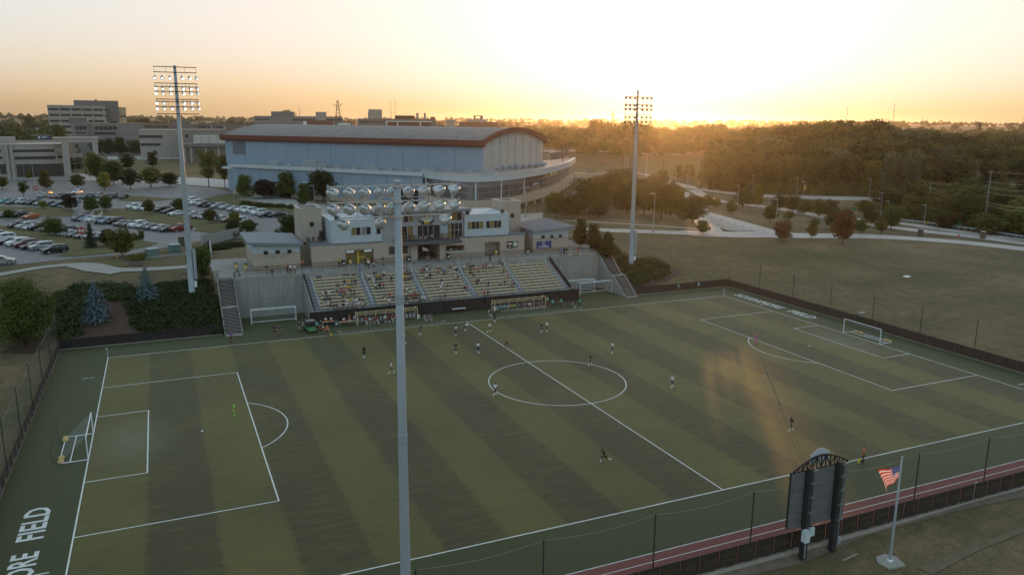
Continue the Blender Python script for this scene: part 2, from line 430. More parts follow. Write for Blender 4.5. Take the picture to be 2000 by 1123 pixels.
mark('centre_circle', lambda b: arc(b, 0, 0, 9.15, 0, 2*math.pi, 96, z=.034))
for s in (-1, 1):
    def pen(b, d, h, z):
        strip(b, s*HL, h, s*(HL-d), h, z=z); strip(b, s*HL, -h, s*(HL-d), -h, z=z); strip(b, s*(HL-d), -h-.06, s*(HL-d), h+.06, z=z+.004)
    mark('penalty_box_line', lambda b: pen(b, 16.46, 20.12, .034))
    mark('goal_area_line', lambda b: pen(b, 5.49, 9.14, .034))
    a = math.acos(5.49/9.15)
    mark('penalty_arc', lambda b: arc(b, s*(HL-10.97), 0, 9.15, (math.pi if s > 0 else 0)-a, (math.pi if s > 0 else 0)+a, 24, z=.03))
    mark('penalty_spot', lambda b: arc(b, s*(HL-10.97), 0, .08, 0, 2*math.pi, 10, w=.16))
    mark('corner_mark', lambda b: (strip(b, s*(HL+1.2), 25.1, s*(HL+2.6), 25.1), strip(b, s*(HL+1.2), -25.1, s*(HL+2.6), -25.1)))
def tech(b):
    for a, c in ((-21.5,-3.5),(5.5,23.5)):
        for k in range(22):
            x = a+(c-a)*k/22; strip(b, x, HW+1.15, x+.5, HW+1.15, .09)
        strip(b, a, HW+1.15, a, HW+2.3, .09); strip(b, c, HW+1.15, c, HW+2.3, .09)
mark('technical_area_line', tech)
LET = mat('turf lettering white', (.74,.75,.74), .85, col2=(.5,.53,.5), scale=1.4)
for s in (1, -1):
    for txt, y0, y1 in (('SCUDAMORE', 34.1, 21.3), ('FIELD', 19.2, 13.2)):
        t = textmesh('turf_lettering', txt, 2.55, LET, ext=0, bold=.05)
        xs = [v.co.x for v in t.data.vertices]; ys = [v.co.y for v in t.data.vertices]
        w_, h_ = max(xs)-min(xs), max(ys)-min(ys)
        t.scale = (abs(y0-y1)/w_, 2.0/h_, 1); t.rotation_euler = (0, 0, -s*math.pi/2)
        t.location = (s*58.4, s*(y0+y1)/2, .03); struct(t)
# running strip
TRK = mat('track red', (.14,.045,.036), .9, col2=(.2,.065,.052), scale=6, bump=.3)
b = MB(); b.add([(-61.9,-44.7,.024),(61.9,-44.7,.024),(61.9,-41.0,.024),(-61.9,-41.0,.024)], [(0,1,2,3)]); struct(b.obj('running_track', TRK))
TL = mat('track line', (.62,.56,.5), .8)
mark('track_line', lambda b: strip(b, -61.8, -41.0, 61.8, -41.0, .09, .032))
mark('track_line', lambda b: strip(b, -61.8, -42.1, 61.8, -42.1, .07, .032))
CONC = mat('concrete', (.36,.33,.29), .85, col2=(.27,.25,.23), scale=.5, bump=.15)
KERB = mat('kerb concrete', (.42,.36,.31), .8, col2=(.3,.27,.24), scale=1.5)
def kerb(pts, wd=.32, z0=-.3, z1=.09):
    b = MB()
    for p, q in zip(pts, pts[1:]): b.bar((p[0], p[1], (z0+z1)/2), (q[0], q[1], (z0+z1)/2), wd, z1-z0)
    struct(b.obj('kerb', KERB))
kerb([(-62.1,-45.15),(62.1,-45.15)]); kerb([(62.15,-45),(62.15,41.3)]); kerb([(-62.15,-45),(-62.15,41.3)]); kerb([(-61.9,41.33),(-39.1,41.33)]); kerb([(39.1,41.33),(61.9,41.33)])

# ------------------------------------------------------------------ lots, roads, paths
ASPH = mat('asphalt', (.17,.168,.17), .6, col2=(.125,.124,.126), scale=.35, detail=8, bump=.2, bscale=6, spec=.4)
ROADC = mat('road concrete', (.4,.375,.35), .6, col2=(.31,.29,.27), scale=.22, detail=8, spec=.5)
PATHC = mat('path concrete', (.35,.33,.3), .8, col2=(.28,.26,.24), scale=.8, detail=6)
MULCH = mat('mulch', (.1,.055,.038), .95, col2=(.055,.034,.026), scale=5, detail=6, bump=.5)
DIRT = mat('bare dirt', (.22,.165,.115), .95, col2=(.13,.1,.075), scale=1.2, detail=7, bump=.4)
LAWN = mat('lawn green', (.095,.095,.036), .9, col2=(.15,.12,.055), scale=.35, detail=8, bump=.4, bscale=8, spec=.2)
STRIPE = mat('paint stripe', (.6,.6,.58), .7)
# one big asphalt area of the left car parks with grass islands on top
sheet('car_park', GP((0,521),(150,505),(260,497),(400,470),(480,463),(560,455),(612,447),(600,425),(560,415),(455,398),(420,390),(470,378),(420,368),(330,360),(200,352),(0,345),(-90,345),(-120,430),(-100,520)), ASPH, .05, 4)
sheet('service_road', GP((0,351),(150,352),(330,359),(460,369),(520,376),(455,352),(330,345),(160,340),(0,336),(-80,336),(-80,351)), ROADC, .09, 4)
for q in [((150,418),(200,409),(270,408),(330,420),(400,430),(470,437),(500,447),(440,459),(380,452),(385,445),(300,437),(220,425),(165,421)),
          ((-60,412),(0,404),(60,405),(120,405),(145,412),(140,424),(80,424),(40,418),(-60,424)),
          ((-60,448),(0,441),(60,452),(120,460),(185,466),(270,470),(310,476),(290,482),(230,494),(150,502),(110,502),(140,490),(120,478),(60,464),(0,455),(-60,460)),
          ((455,401),(500,408),(560,414),(600,424),(612,420),(560,402),(480,392),(420,386),(400,392)),
          ((380,395),(430,381),(470,379),(500,384),(455,390),(410,396)),
          ((230,393),(255,383),(300,386),(345,389),(290,395))]:
    sheet('grass_island', GP(*q), LAWN, .13, 3)
sheet('lawn', GP((100,345),(160,339),(330,343),(340,318),(290,312),(200,312),(150,330)), LAWN, .07, 5)
sheet('arena_plaza', GP((455,398),(480,372),(560,388),(640,402),(720,404),(800,400),(900,412),(1000,420),(1060,416),(1060,430),(1000,436),(880,430),(640,425),(600,412)), PATHC, .1, 4)
sheet('campus_road', GP((180,312),(330,312),(345,305),(190,303)), ROADC, .1, 6)
# curving foot path and lawns by the field
pl = smooth([G(-40,545), G(0,537), G(90,522), G(170,517), G(230,527), G(300,526), G(375,521)], 6)
sheet('foot_path', ribbon(pl, [2.2]*14+[2.5]*(len(pl)-14)), PATHC, .1, 1.2)
sheet('foot_path', GP((130,522),(165,514),(190,523),(240,532),(215,537),(165,531)), PATHC, .14, 1.2)
sheet('grass_island', GP((165,512),(205,509),(250,505),(275,520),(235,521),(190,518)), LAWN, .09, 2)
# planting beds on the bank
sheet('mulch_bed', GP((0,690),(40,665),(110,640),(170,590),(260,575),(330,560),(420,555),(436,650),(300,662),(118,678),(112,668),(60,690)), MULCH, .07, 2)
sheet('mulch_bed', GP((1238,575),(1215,520),(1290,512),(1335,535),(1290,556),(1260,568)), MULCH, .07, 2)
sheet('mulch_bed', GP((235,503),(262,498),(280,520),(252,519)), MULCH, .12, 2)
# right hand roads
r1 = smooth([G(1130,447), G(1200,451), G(1290,454), G(1380,457), G(1480,459), G(1600,461), G(1720,463), G(1830,470), G(1920,478), G(2060,494)], 6)
sheet('access_road', ribbon(r1, [5.]*16+[8.]*18+[9.5]*(len(r1)-34)), ROADC, .1, 2.5)
sheet('drop_off_loop', GP((1375,413),(1395,418),(1450,433),(1510,450),(1525,459),(1465,459),(1420,450),(1395,442),(1375,430)), ROADC, .16, 2.5)
sheet('drop_off_island', GP((1385,424),(1420,436),(1480,453),(1440,453),(1400,441),(1384,433)), PATHC, .28, 2)
r2 = smooth([G(1355,372), G(1400,392), G(1470,402), G(1530,410), G(1610,425), G(1700,440), G(1800,452), G(1900,463), G(2060,484)], 6)
sheet('main_road', ribbon(r2, [6.]*12+[9.]*(len(r2)-12)), ROADC, .14, 3)
r3 = smooth([G(1500,384), G(1600,387), G(1680,389), G(1735,391)], 5)
sheet('far_road', ribbon(r3, 7.), ROADC, .1, 4)
sheet('main_road', ribbon(smooth([G(1590,424), G(1660,428), G(1760,437), G(1880,454), G(2060,476)], 6), 7.), ROADC, .1, 3)
r4 = smooth([G(1845,381), G(1890,371), G(1938,359)], 5)
sheet('hill_road', ribbon(r4, 8.), ROADC, .4, 4)
sheet('foot_path', ribbon(smooth([G(1100,431), G(1200,437), G(1300,443), G(1390,451)], 5), 2.), PATHC, .12, 2)
sheet('side_road', ribbon(smooth([G(1390,452), G(1372,430), G(1350,405), G(1338,385)], 5), 6.), ROADC, .12, 3)
sheet('campus_road', ribbon(smooth([G(1255,340), G(1290,350), G(1330,362), G(1400,375), G(1500,384)], 5), 8.), ROADC, .12, 4)
sheet('lawn', GP((1215,318),(1345,306),(1400,340),(1410,366),(1330,352),(1262,335)), LAWN, .1, 8)
sheet('campus_road', GP((1062,300),(1140,296),(1330,303),(1330,301),(1140,292),(1062,294)), ROADC, .15, 8)
sheet('bare_patch', GP((1536,1090),(1600,1040),(1660,1030),(1640,1062),(1600,1085)), DIRT, .05, 1)
sheet('bare_patch', GP((1265,1150),(1420,1114),(1530,1078),(1700,1026),(1850,990),(2000,957),(2020,966),(1850,1003),(1690,1046),(1560,1102),(1440,1128),(1330,1160)), DIRT, .035, 1.2)
sheet('worn_track', GP((1790,1108),(1900,1065),(2010,1025),(2010,1036),(1910,1076),(1820,1123)), mat('worn grass', (.17,.125,.075), .95, col2=(.1,.085,.045), scale=1.5, detail=8), .05, 1.5)
# haze
def haze():
    b = MB(); b.box(-3700, 6300, -300, 6700, -12, 75)
    m = bpy.data.materials.new('haze'); m.use_nodes = True; N = m.node_tree.nodes; N.clear()
    o = N.new('ShaderNodeOutputMaterial'); v = N.new('ShaderNodeVolumePrincipled')
    v.inputs['Color'].default_value = (1,.95,.9,1); v.inputs['Density'].default_value = .00005; v.inputs['Anisotropy'].default_value = .86
    m.node_tree.links.new(v.outputs[0], o.inputs['Volume'])
    h = b.obj('haze', m); h['kind'] = 'stuff'
haze()
# ------------------------------------------------------------------ stadium materials
BLOCK = mat('beige block', (.45,.375,.315), .85, col2=(.38,.32,.27), scale=1.2, detail=6, bump=.2, bscale=8)
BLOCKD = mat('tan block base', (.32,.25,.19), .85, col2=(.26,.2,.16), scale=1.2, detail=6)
STUCCO = mat('pale stucco', (.46,.52,.58), .8, col2=(.42,.465,.5), scale=.7, detail=6)
WALLC = mat('stained concrete', (.36,.35,.33), .85, col2=(.24,.235,.225), scale=.9, detail=7, bump=.2, stretch=(1.6,1.6,.22))
YBENCH = mat('yellow bench paint', (.8,.6,.3), .55, col2=(.72,.53,.27), scale=2)
ALU = mat('weathered aluminium', (.36,.38,.41), .5, metal=.5, col2=(.3,.32,.35), scale=2)
DKMET = mat('dark bronze metal', (.035,.028,.024), .55, metal=.3)
BLKFAB = mat('black windscreen', (.028,.021,.019), .9, col2=(.04,.03,.027), scale=.8, bump=.3)
BRNFAB = mat('brown windscreen', (.055,.035,.026), .9, col2=(.075,.047,.034), scale=.9, bump=.3)
GLASS = mat('dark window glass', (.02,.022,.025), .12, spec=.6)
GLASSW = mat('lit window glass', (.16,.13,.07), .3)
FRAME = mat('window frame', (.45,.46,.47), .6)
ROOFB = mat('standing seam roof', (.2,.23,.27), .6, metal=.1, col2=(.17,.2,.235), scale=.8)
WMEM = mat('white roof membrane', (.62,.6,.58), .7, col2=(.5,.48,.46), scale=.7)
YEL = mat('yellow paint', (.62,.43,.05), .6)
GALV = mat('galvanised steel', (.34,.375,.41), .65, metal=.1, col2=(.31,.34,.37), scale=1.2)
POSTD = mat('dark post', (.03,.03,.033), .6)
WPAINT = mat('white paint', (.75,.76,.78), .5)
FASC = mat('grey fascia', (.19,.2,.23), .6)
STEPC = mat('stair concrete', (.2,.17,.155), .9, col2=(.16,.14,.13), scale=2)
SHADOWIN = mat('painted interior shade', (.06,.052,.045), .9)  # shade inside openings put into the colour
# concourse slab
b = MB(); b.box(-39.1, 39.1, 51.46, 72, 6.5, 7.1); struct(b.obj('concourse', mat('concourse paving', (.3,.275,.255), .85, col2=(.25,.23,.215), scale=.6, detail=6)))
HC = 7.1
def rail(b, pts, h=1.05, sp=2.0, r=.025, mid=(.55,)):
    for p, q in zip(pts, pts[1:]):
        p, q = Vector(p), Vector(q); n = max(1, round((q-p).length/sp))
        for i in range(n+1):
            a = p+(q-p)*i/n; b.tube(a, a+Vector((0,0,h)), r, n=4)
        for z in (h,)+tuple(mid): b.tube(p+Vector((0,0,z)), q+Vector((0,0,z)), r, n=4)
# retaining walls
for s, nm in ((-1, 'left'), (1, 'right')):
    t = thing('retaining_wall', f'tall stained concrete retaining wall {"left" if s<0 else "right"} of the seating blocks', 'wall', (s*30.3, 51.2, 0))
    xs = [24.5, 28.2, 32.1, 36.05]
    for i in range(3):
        for z0, z1 in ((0, 3.0), (3.03, 6.62)):
            b = MB(); lo, hi = sorted((s*(xs[i]+.012), s*(xs[i+1]-.012))); b.box(lo-s*30.3, hi-s*30.3, 0, .25, z0, z1); b.obj('wall_panel', WALLC, t)
    b = MB(); b.box(-5.9, 5.8, .06, .3, 0, 6.6); b.obj('backing', WALLC, t)
    b = MB(); b.box(-5.95, 5.9, -.06, .32, 6.63, 7.16); b.obj('coping', CONC, t)
    # railing on top
    t = thing('guard_railing', f'dark steel railing along the top of the {nm} retaining wall', 'railing', (s*30.3, 51.25, HC+.06))
    for k in range(7):
        b = MB(); b.tube((0,0,0), (0,0,1.1), .03, n=5); o = b.obj('post', DKMET, t); o.location = (-5.7+k*1.9, 0, 0)
    b = MB()
    for z in (1.1, .6): b.tube((-5.7,0,z), (5.7,0,z), .028, n=5)
    b.obj('rail', DKMET, t)
    # stairs
    t = thing('stairway', f'long concrete stairway down the bank at the {nm} end of the stand', 'stairs', (s*37.45, 40.7, 0))
    sm = MB().box(-1.2, 1.2, 0, .5, -.3, .15); sm.m = 1; sm.box(-1.2, 1.2, -.015, .5, .15, .1775); sm = sm.mesh('stair_step', [mat('stair riser painted shade', (.05,.043,.04), .95), mat('stair tread painted light', (.3,.265,.25), .9, col2=(.24,.21,.2), scale=2)])  # risers coloured dark, treads pale: sky light and shade painted into the steps
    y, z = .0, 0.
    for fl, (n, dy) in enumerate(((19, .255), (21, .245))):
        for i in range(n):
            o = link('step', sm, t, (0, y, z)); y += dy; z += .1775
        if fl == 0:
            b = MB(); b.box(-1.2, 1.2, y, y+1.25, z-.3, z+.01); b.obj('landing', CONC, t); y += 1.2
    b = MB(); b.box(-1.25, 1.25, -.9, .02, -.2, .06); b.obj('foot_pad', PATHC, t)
    ya = [0, 19*.255, 19*.255+1.2, 10.85]; za = [.25, 3.62, 3.62, 7.35]
    for sx in (-1, 1):
        b = MB()
        for i in range(3):
            x0, x1 = sorted((sx*1.22, sx*1.42)); lo = 0 if sx*s < 0 else -.6
            b.hexa([(x0,ya[i],lo),(x1,ya[i],lo),(x1,ya[i+1],lo),(x0,ya[i+1],lo)], [(x0,ya[i],za[i]),(x1,ya[i],za[i]),(x1,ya[i+1],za[i+1]),(x0,ya[i+1],za[i+1])])
        b.obj('side_wall', WALLC if sx*s < 0 else CONC, t)
        b = MB(); pts = [(sx*1.32, ya[i], za[i]) for i in range(4)]
        rail(b, pts, .95, 1.5); b.obj('handrail', DKMET, t)
# grandstand
SX0, SW, AW = -24.4, 8.2, 1.3
by = lambda k: 42.25+.9*k
bz = lambda k: 2.72+.385*k
gs = thing('grandstand', 'stepped grandstand with rows of pale yellow benches in five blocks', 'grandstand', (0, 41.4, 0))
dm = MB()
for k in range(11):
    b = MB(); y1 = by(k)+.42; b.box(-24.4, 24.4, y1-.9-41.4, y1-.02-41.4, bz(k)-.5, bz(k)-.43); b.obj('deck', ALU, gs)
    b = MB(); b.box(-24.38, 24.38, y1-.06-41.4, y1-.03-41.4, bz(k)-.42, bz(k)-.09); b.obj('riser', mat('riser alu', (.2,.21,.23), .6), gs)
b = MB(); b.box(-24.4, 24.4, .05, .5, 1.95, 2.02); b.obj('deck', ALU, gs)
b = MB(); b.hexa([(-24.3,.3,0),(24.3,.3,0),(24.3,9.7,0),(-24.3,9.7,0)], [(-24.3,.3,1.9),(24.3,.3,1.9),(24.3,9.7,6.0),(-24.3,9.7,6.0)]); b.obj('understructure', WALLC, gs)
b = MB(); b.box(-24.4, 24.4, 9.62, 9.8, 5.8, 7.1); b.obj('back_wall', WALLC, gs)
bm_ = MB().box(0, SW, -.17, .16, -.09, 0); 
for q in range(6): bm_.box(.5+q*1.43, .56+q*1.43, -.1, .1, -.42, -.05)
bm_ = bm_.mesh('bench', [YBENCH])
BX = [SX0+AW+i*(SW+AW) for i in range(5)]
for i in range(5):
    for k in range(11): link('bench', bm_, gs, (BX[i], by(k)-41.4, bz(k)))
stm = MB().box(-.58, .58, -.2, .2, -.2, 0).mesh('aisle_step', ALU)
for i in range(6):
    xc = SX0+i*(SW+AW)+AW/2
    for k in range(11):
        link('aisle_step', stm, gs, (xc, by(k)+.62-41.4, bz(k)-.24))
        link('aisle_step', stm, gs, (xc, by(k)+.18-41.4, bz(k)-.42))
    for a, c in ((0,3),(3.4,6.4),(6.8,10.4)):
        b = MB(); xr = xc if 0 < i < 5 else xc+(.45 if i == 0 else -.45)
        p, q = (xr, by(a)-41.4, bz(a)-.4), (xr, by(c)-41.4, bz(c)-.4); rail(b, [p, q], .95, 1.2, .022); b.obj('aisle_handrail', WPAINT if i != 0 else WPAINT, gs)
for s in (-1, 1):
    b = MB(); rail(b, [(s*24.4,.3,2.0),(s*24.4,9.7,6.3)], 1.15, 1.2, .03, (.25,.5,.75))
    b.hexa([(s*24.4-.02,.3,2.2),(s*24.4+.02,.3,2.2),(s*24.4+.02,9.7,6.4),(s*24.4-.02,9.7,6.4)], [(s*24.4-.02,.3,3.05),(s*24.4+.02,.3,3.05),(s*24.4+.02,9.7,7.3),(s*24.4-.02,9.7,7.3)]); b.obj('side_railing', DKMET, gs)
    b = MB(); b.hexa([(s*24.5-.1,.2,0),(s*24.5+.1,.2,0),(s*24.5+.1,9.7,0),(s*24.5-.1,9.7,0)], [(s*24.5-.1,.2,1.9),(s*24.5+.1,.2,1.9),(s*24.5+.1,9.7,6.3),(s*24.5-.1,9.7,6.3)]); b.obj('side_wall', WALLC, gs)
for i in range(5):
    b = MB(); rail(b, [(BX[i],9.9,HC),(BX[i]+SW,9.9,HC)], 1.0, 2.05, .03); b.obj('back_railing', DKMET, gs)
b = MB(); rail(b, [(-24.4,.1,1.95),(24.4,.1,1.95)], .85, 2.4, .02); b.obj('front_railing', ALU, gs)

# ---------------- fences with fabric panels
def panel_fence(label, P, Q, h, n, fab, group=None, z=.02, wave=.0, name='windscreen_fence'):
    P, Q = Vector(P), Vector(Q); d = Q-P; L = d.length; t = thing(name, label, 'fence', (P.x, P.y, z), math.atan2(d.y, d.x), group)
    w_ = L/n
    pb = MB(); m_ = 6
    for i in range(m_+1):
        for zz in (.1, h-.04): pb.v.append((.04+(w_-.08)*i/m_, .04*math.sin(i*1.3)*.5, zz))
    for i in range(m_): pb.f.append((2*i, 2*i+2, 2*i+3, 2*i+1)); pb.mi.append(0)
    me = pb.mesh('fence_panel', fab); po = MB().tube((0,0,-.1), (0,0,h+.02), .035, n=6).mesh('fence_post', DKMET)
    for i in range(n): link('panel', me, t, (w_*i, .02, 0))
    for i in range(n+1): link('post', po, t, (w_*i, -.03, 0))
    for zz in (h, .08):
        b = MB(); b.tube((0,-.03,zz), (L,-.03,zz), .03, n=5); b.obj('rail', DKMET, t)
    return t
nf = panel_fence('black fabric fence on the near side behind the scoreboard', (-62,-45.1), (62,-45.1), 1.7, 68, mat('near windscreen', (.032,.024,.017), .9, col2=(.045,.033,.022), scale=.8, bump=.3))
panel_fence('long brown fabric fence at the right end of the pitch', (62,-45.1), (62,41.4), 1.6, 36, BRNFAB)
panel_fence('black fabric fence at the left end of the pitch', (-62,41.4), (-62,-45.1), 1.5, 36, BLKFAB)
panel_fence('short black fabric fence below the planted bank on the left', (-62,41.4), (-39.0,41.4), 1.5, 10, BLKFAB)
panel_fence('short brown fabric fence between right stairway and corner', (39.0,41.4), (62,41.4), 1.6, 10, BRNFAB)
panel_fence('tall black fabric screen along the foot of the grandstand', (-25.3,41.3), (26,41.3), 2.3, 13, BLKFAB)
# faded print on the near fence, made to be read from the pitch side
GOLD = mat('faded gold print', (.14,.09,.03), .9)
for i in range(0, 68, 4):
    for j, (txt, sz, dz) in enumerate((("2011", .6, .9), ("NATIONAL", .3, 1.15), ("NORSE", .38, 1.05), ("202", .6, .9))):
        if -20 < -62+1.8235*(i+j) < 40:
            o = textmesh('print', txt, sz, GOLD, nf, ext=.002); o.rotation_euler = (R(90), 0, math.pi); o.location = (1.8235*(i+j+.5), -.05, dz)
            if j == 1:
                o = textmesh('print', 'CHAMPIONS', .26, GOLD, nf, ext=.002); o.rotation_euler = (R(90), 0, math.pi); o.location = (1.8235*(i+j+.5), -.05, .7)
# ball nets: tall posts, top cord, fine mesh
NETP = MB().tube((0,0,-.1), (0,0,5.95), .065, .055, n=7).mesh('net_post', POSTD)
NETM = mat('fine netting', (.1,.1,.09), .9, alpha=.05)
CORD = mat('net cord', (.3,.25,.17), .8)
def ballnet(label, P, Q, n, h=5.9, alpha=None):
    P, Q = Vector(P), Vector(Q); d = Q-P; L = d.length; t = thing('ball_net', label, 'net', (P.x, P.y, 0), math.atan2(d.y, d.x))
    for i in range(n+1): link('post', NETP, t, (L*i/n, 0, 0))
    b = MB()
    for i in range(n):
        x0, x1 = L*i/n, L*(i+1)/n; b.path([(x0+(x1-x0)*k/6, 0, h-.35*(1-(2*k/6-1)**2)) for k in range(7)], .011, n=4)
    b.obj('top_cord', CORD, t)
    for i in range(n):
        x0, x1 = L*i/n, L*(i+1)/n; b = MB()
        b.add([(x0+(x1-x0)*k/6, 0, 1.6 if j == 0 else h-.35*(1-(2*k/6-1)**2)) for k in range(7) for j in (0, 1)], [(2*k, 2*k+2, 2*k+3, 2*k+1) for k in range(6)]); b.obj('net', alpha or NETM, t)
ballnet('row of thin tall net posts along the near fence', (-60.9,-44.9), (58.1+9.1,-44.9), 14)
ballnet('row of tall net posts on the right end fence', (62.25,41.4), (62.25,-42.3), 9)
ballnet('row of tall net posts with mesh on the left end fence', (-62.2,41.4), (-62.2,-40.6), 9, 5.5, mat('left netting', (.16,.16,.14), .9, alpha=.2))

# ---------------- buildings helper: window with frame and panes
def window(parent, x0, x1, z0, z1, y, n=1, frame=FRAME, glass=GLASS, dep=.12, rows=1, sill=False):
    b = MB(); f = .06
    b.box(x0-f, x0, y-.05, y+dep, z0-f, z1+f); b.box(x1, x1+f, y-.05, y+dep, z0-f, z1+f)
    b.box(x0, x1, y-.05, y+dep, z0-f, z0); b.box(x0, x1, y-.05, y+dep, z1, z1+f)
    for i in range(1, n): x = x0+(x1-x0)*i/n; b.box(x-.04, x+.04, y-.045, y+dep, z0, z1)
    for i in range(1, rows): z = z0+(z1-z0)*i/rows; b.box(x0, x1, y-.04, y+dep-.01, z-.04, z+.04)
    w_ = b.obj('window', frame, parent)
    for i in range(n):
        xa, xb = x0+(x1-x0)*i/n+.04, x0+(x1-x0)*(i+1)/n-.04
        b = MB(); b.box(xa, xb, y-.02, y+.02, z0+.01, z1-.01); b.obj('pane', glass if not isinstance(glass, list) else rnd.choice(glass), w_)
    return w_
# press building (front at y = 57)
pb = thing('press_building', 'two storey pale press building with balcony above the seating blocks', 'building', (0, 57, HC))
def pp(name, m, *boxes, parent=pb, **k):
    b = MB()
    for bx in boxes: b.box(*bx)
    return b.obj(name, m, parent, **k)
# lower storey as wall pieces around openings (local z from concourse)
pp('wall', BLOCK, (-21.9,-15.6,0,11,.9,3.9), (-15.6,-10.2,0,1.0,2.75,3.9), (-10.2,-1.6,0,11,.9,3.9), (-1.6,2.9,0,.5,3.1,3.9), (2.9,4.3,0,11,.9,3.9), (4.3,8.3,0,.5,2.5,3.9),(4.3,8.3,0,.5,.9,1.35), (8.3,12.7,0,11,.9,3.9), (12.7,16.1,0,1.0,2.75,3.9), (16.1,21.5,0,11,.9,3.9), (-15.6,-10.2,2.2,11,0,3.9), (12.7,16.1,2.2,11,0,3.9), (4.3,8.3,2.6,11,0,3.9))
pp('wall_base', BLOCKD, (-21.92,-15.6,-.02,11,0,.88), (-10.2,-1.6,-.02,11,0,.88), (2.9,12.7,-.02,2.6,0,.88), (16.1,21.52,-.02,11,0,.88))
for q in ((-22.0,-17.9,-.06,5,3.92,4.1), (17.9,21.6,-.06,5,3.92,4.1), (-17.9,-9,-.08,.5,3.92,4.02),(9,17.9,-.08,.5,3.92,4.02)): pp('roof_ledge', FASC, q)
pp('tunnel_floor', PATHC, (-1.6,2.9,0,11,.005,.02)); pp('tunnel_ceiling', BLOCK, (-1.6,2.9,.5,11,3.1,3.3)); pp('tunnel_back', mat('tunnel tan',(.3,.22,.15),.85), (-.7,2.9,10.7,10.95,0,3.1),(-1.6,-.7,10.7,10.95,2.9,3.1),(-1.6,-.7,10.7,10.95,0,.9)); pp('tunnel_daylight_panel', mat('painted daylight',(.6,.58,.55),.8), (-1.55,-.7,10.6,10.8,.9,2.9))  # pale panel at the far end: daylight in the doorway put into its colour
pp('pillar', BLOCK, (-3.0,-1.62,-.5,-.02,0,3.1)); pp('pillar', BLOCK, (2.92,4.2,-.5,-.02,0,3.1))
# upper storey wings
for s in (-1, 1):
    x0, x1 = sorted((s*8.45, s*18.1))
    pp('upper_wall', STUCCO, (x0,x1,.3,11,4.1,8.45), label=None) if False else pp('upper_wall', STUCCO, (x0,x1,.3,11,4.1,8.45))
    for a in ((-14.9,-13.2),(-12.9,-11.2),(-10.6,-8.9)) if s < 0 else (): pass
    b = MB(); b.box(x0+.15, x1-.15, .45, 10.8, 8.2, 8.26); b.obj('flat_roof', WMEM, pb)
    pp('parapet', mat('parapet cap',(.55,.55,.56),.6), (x0-.03,x1+.03,.26,.5,8.45,8.52), (x0-.03,x1+.03,10.8,11.03,8.45,8.52), (x0-.03 if s<0 else x1-.2,x0+.2 if s<0 else x1+.03,.5,10.8,8.45,8.52))
    for k in range(4):
        xx = s*(10+k*2.1); pp('roof_vent', WPAINT, (xx-.28,xx+.28,3+k%2*3,3.6+k%2*3,8.26,8.75), (xx-.4,xx+.4,2.9+k%2*3,3.7+k%2*3,8.75,8.83))
    pp('roof_box', mat('brown unit',(.1,.08,.07),.8), (s*16.9-.35,s*16.9+.35,.7,1.2,8.5,9.3)); pp('roof_box', mat('brown unit'), (s*9.3-.4,s*9.3+.4,.7,1.2,8.5,9.3))
GW = [GLASS, GLASS, mat('amber window', (.2,.14,.05), .4), mat('grey blind', (.2,.2,.19), .6)]
for a, c, n in ((-13.9,-10.9,2),(-10.6,-9.0,1)): pass
for a, c, n in ((-14.3,-12.55,2),(-12.35,-10.6,2)): window(pb, a, c, 5.55, 7.0, .3, n, glass=GW)
window(pb, -16.9+7.4, -9.0+.35, 5.55, 7.0, .3, 1, glass=GW)
for a, c in ((9.1,12.5),(13.1,16.4)): window(pb, a, c, 5.6, 7.05, .3, 4, glass=[GLASS, GLASS, GW[2]])
# central bay with roof, windows and balcony
pp('central_wall', mat('grey siding', (.36,.36,.38), .8, col2=(.31,.31,.33), scale=.8), (-8.4,8.4,.8,10.5,3.9,9.4))
pp('roof', FASC, (-9.6,9.4,-.6,11,9.45,9.75)); pp('fascia', ROOFB, (-9.7,9.5,-.75,-.6,9.35,9.85))
for a, c, z0, z1, n in ((-3.9,-2.1,7.5,8.8,2),(5.9,8.0,7.4,8.9,2),(-5.6,-2.1,4.1,6.7,3),(-1.2,.9,4.6,6.7,2),(1.0,2.0,4.1,6.7,1),(2.1,3.4,4.1,6.7,1),(4.9,8.1,4.1,6.9,4)): window(pb, a, c, z0, z1, .8, n, glass=GW[:1]*3+GW[2:3], rows=2 if n == 4 else 1)
for q in range(2): pp('window_screen', mat('pale blue screen', (.32,.42,.46), .5), (3.6+q*.72,4.28+q*.72,.7,.76,5.0,6.7))
pp('balcony_slab', mat('balcony dark',(.1,.1,.115),.7), (-5.9,6.7,-1.9,.8,3.35,4.05))
b = MB()
for k in range(64): b.tube((-5.85+k*.199,-1.85,4.05), (-5.85+k*.199,-1.85,5.1), .018, n=4)
b.tube((-5.9,-1.85,5.12), (6.7,-1.85,5.12), .04, n=5)
for x in (-5.85, 6.65):
    for k in range(12): b.tube((x,-1.8+k*.22,4.05), (x,-1.8+k*.22,5.1), .018, n=4)
    b.tube((x,-1.85,5.12), (x,.8,5.12), .035, n=5)
b.obj('balcony_railing', DKMET, pb)
for k, x in enumerate((4.0, 4.9, 5.8)): pp('yellow_table', YEL, (x-.3,x+.3,-1.2,-.6,4.75,4.8), (x-.05,x+.05,-.95,-.85,4.05,4.75))
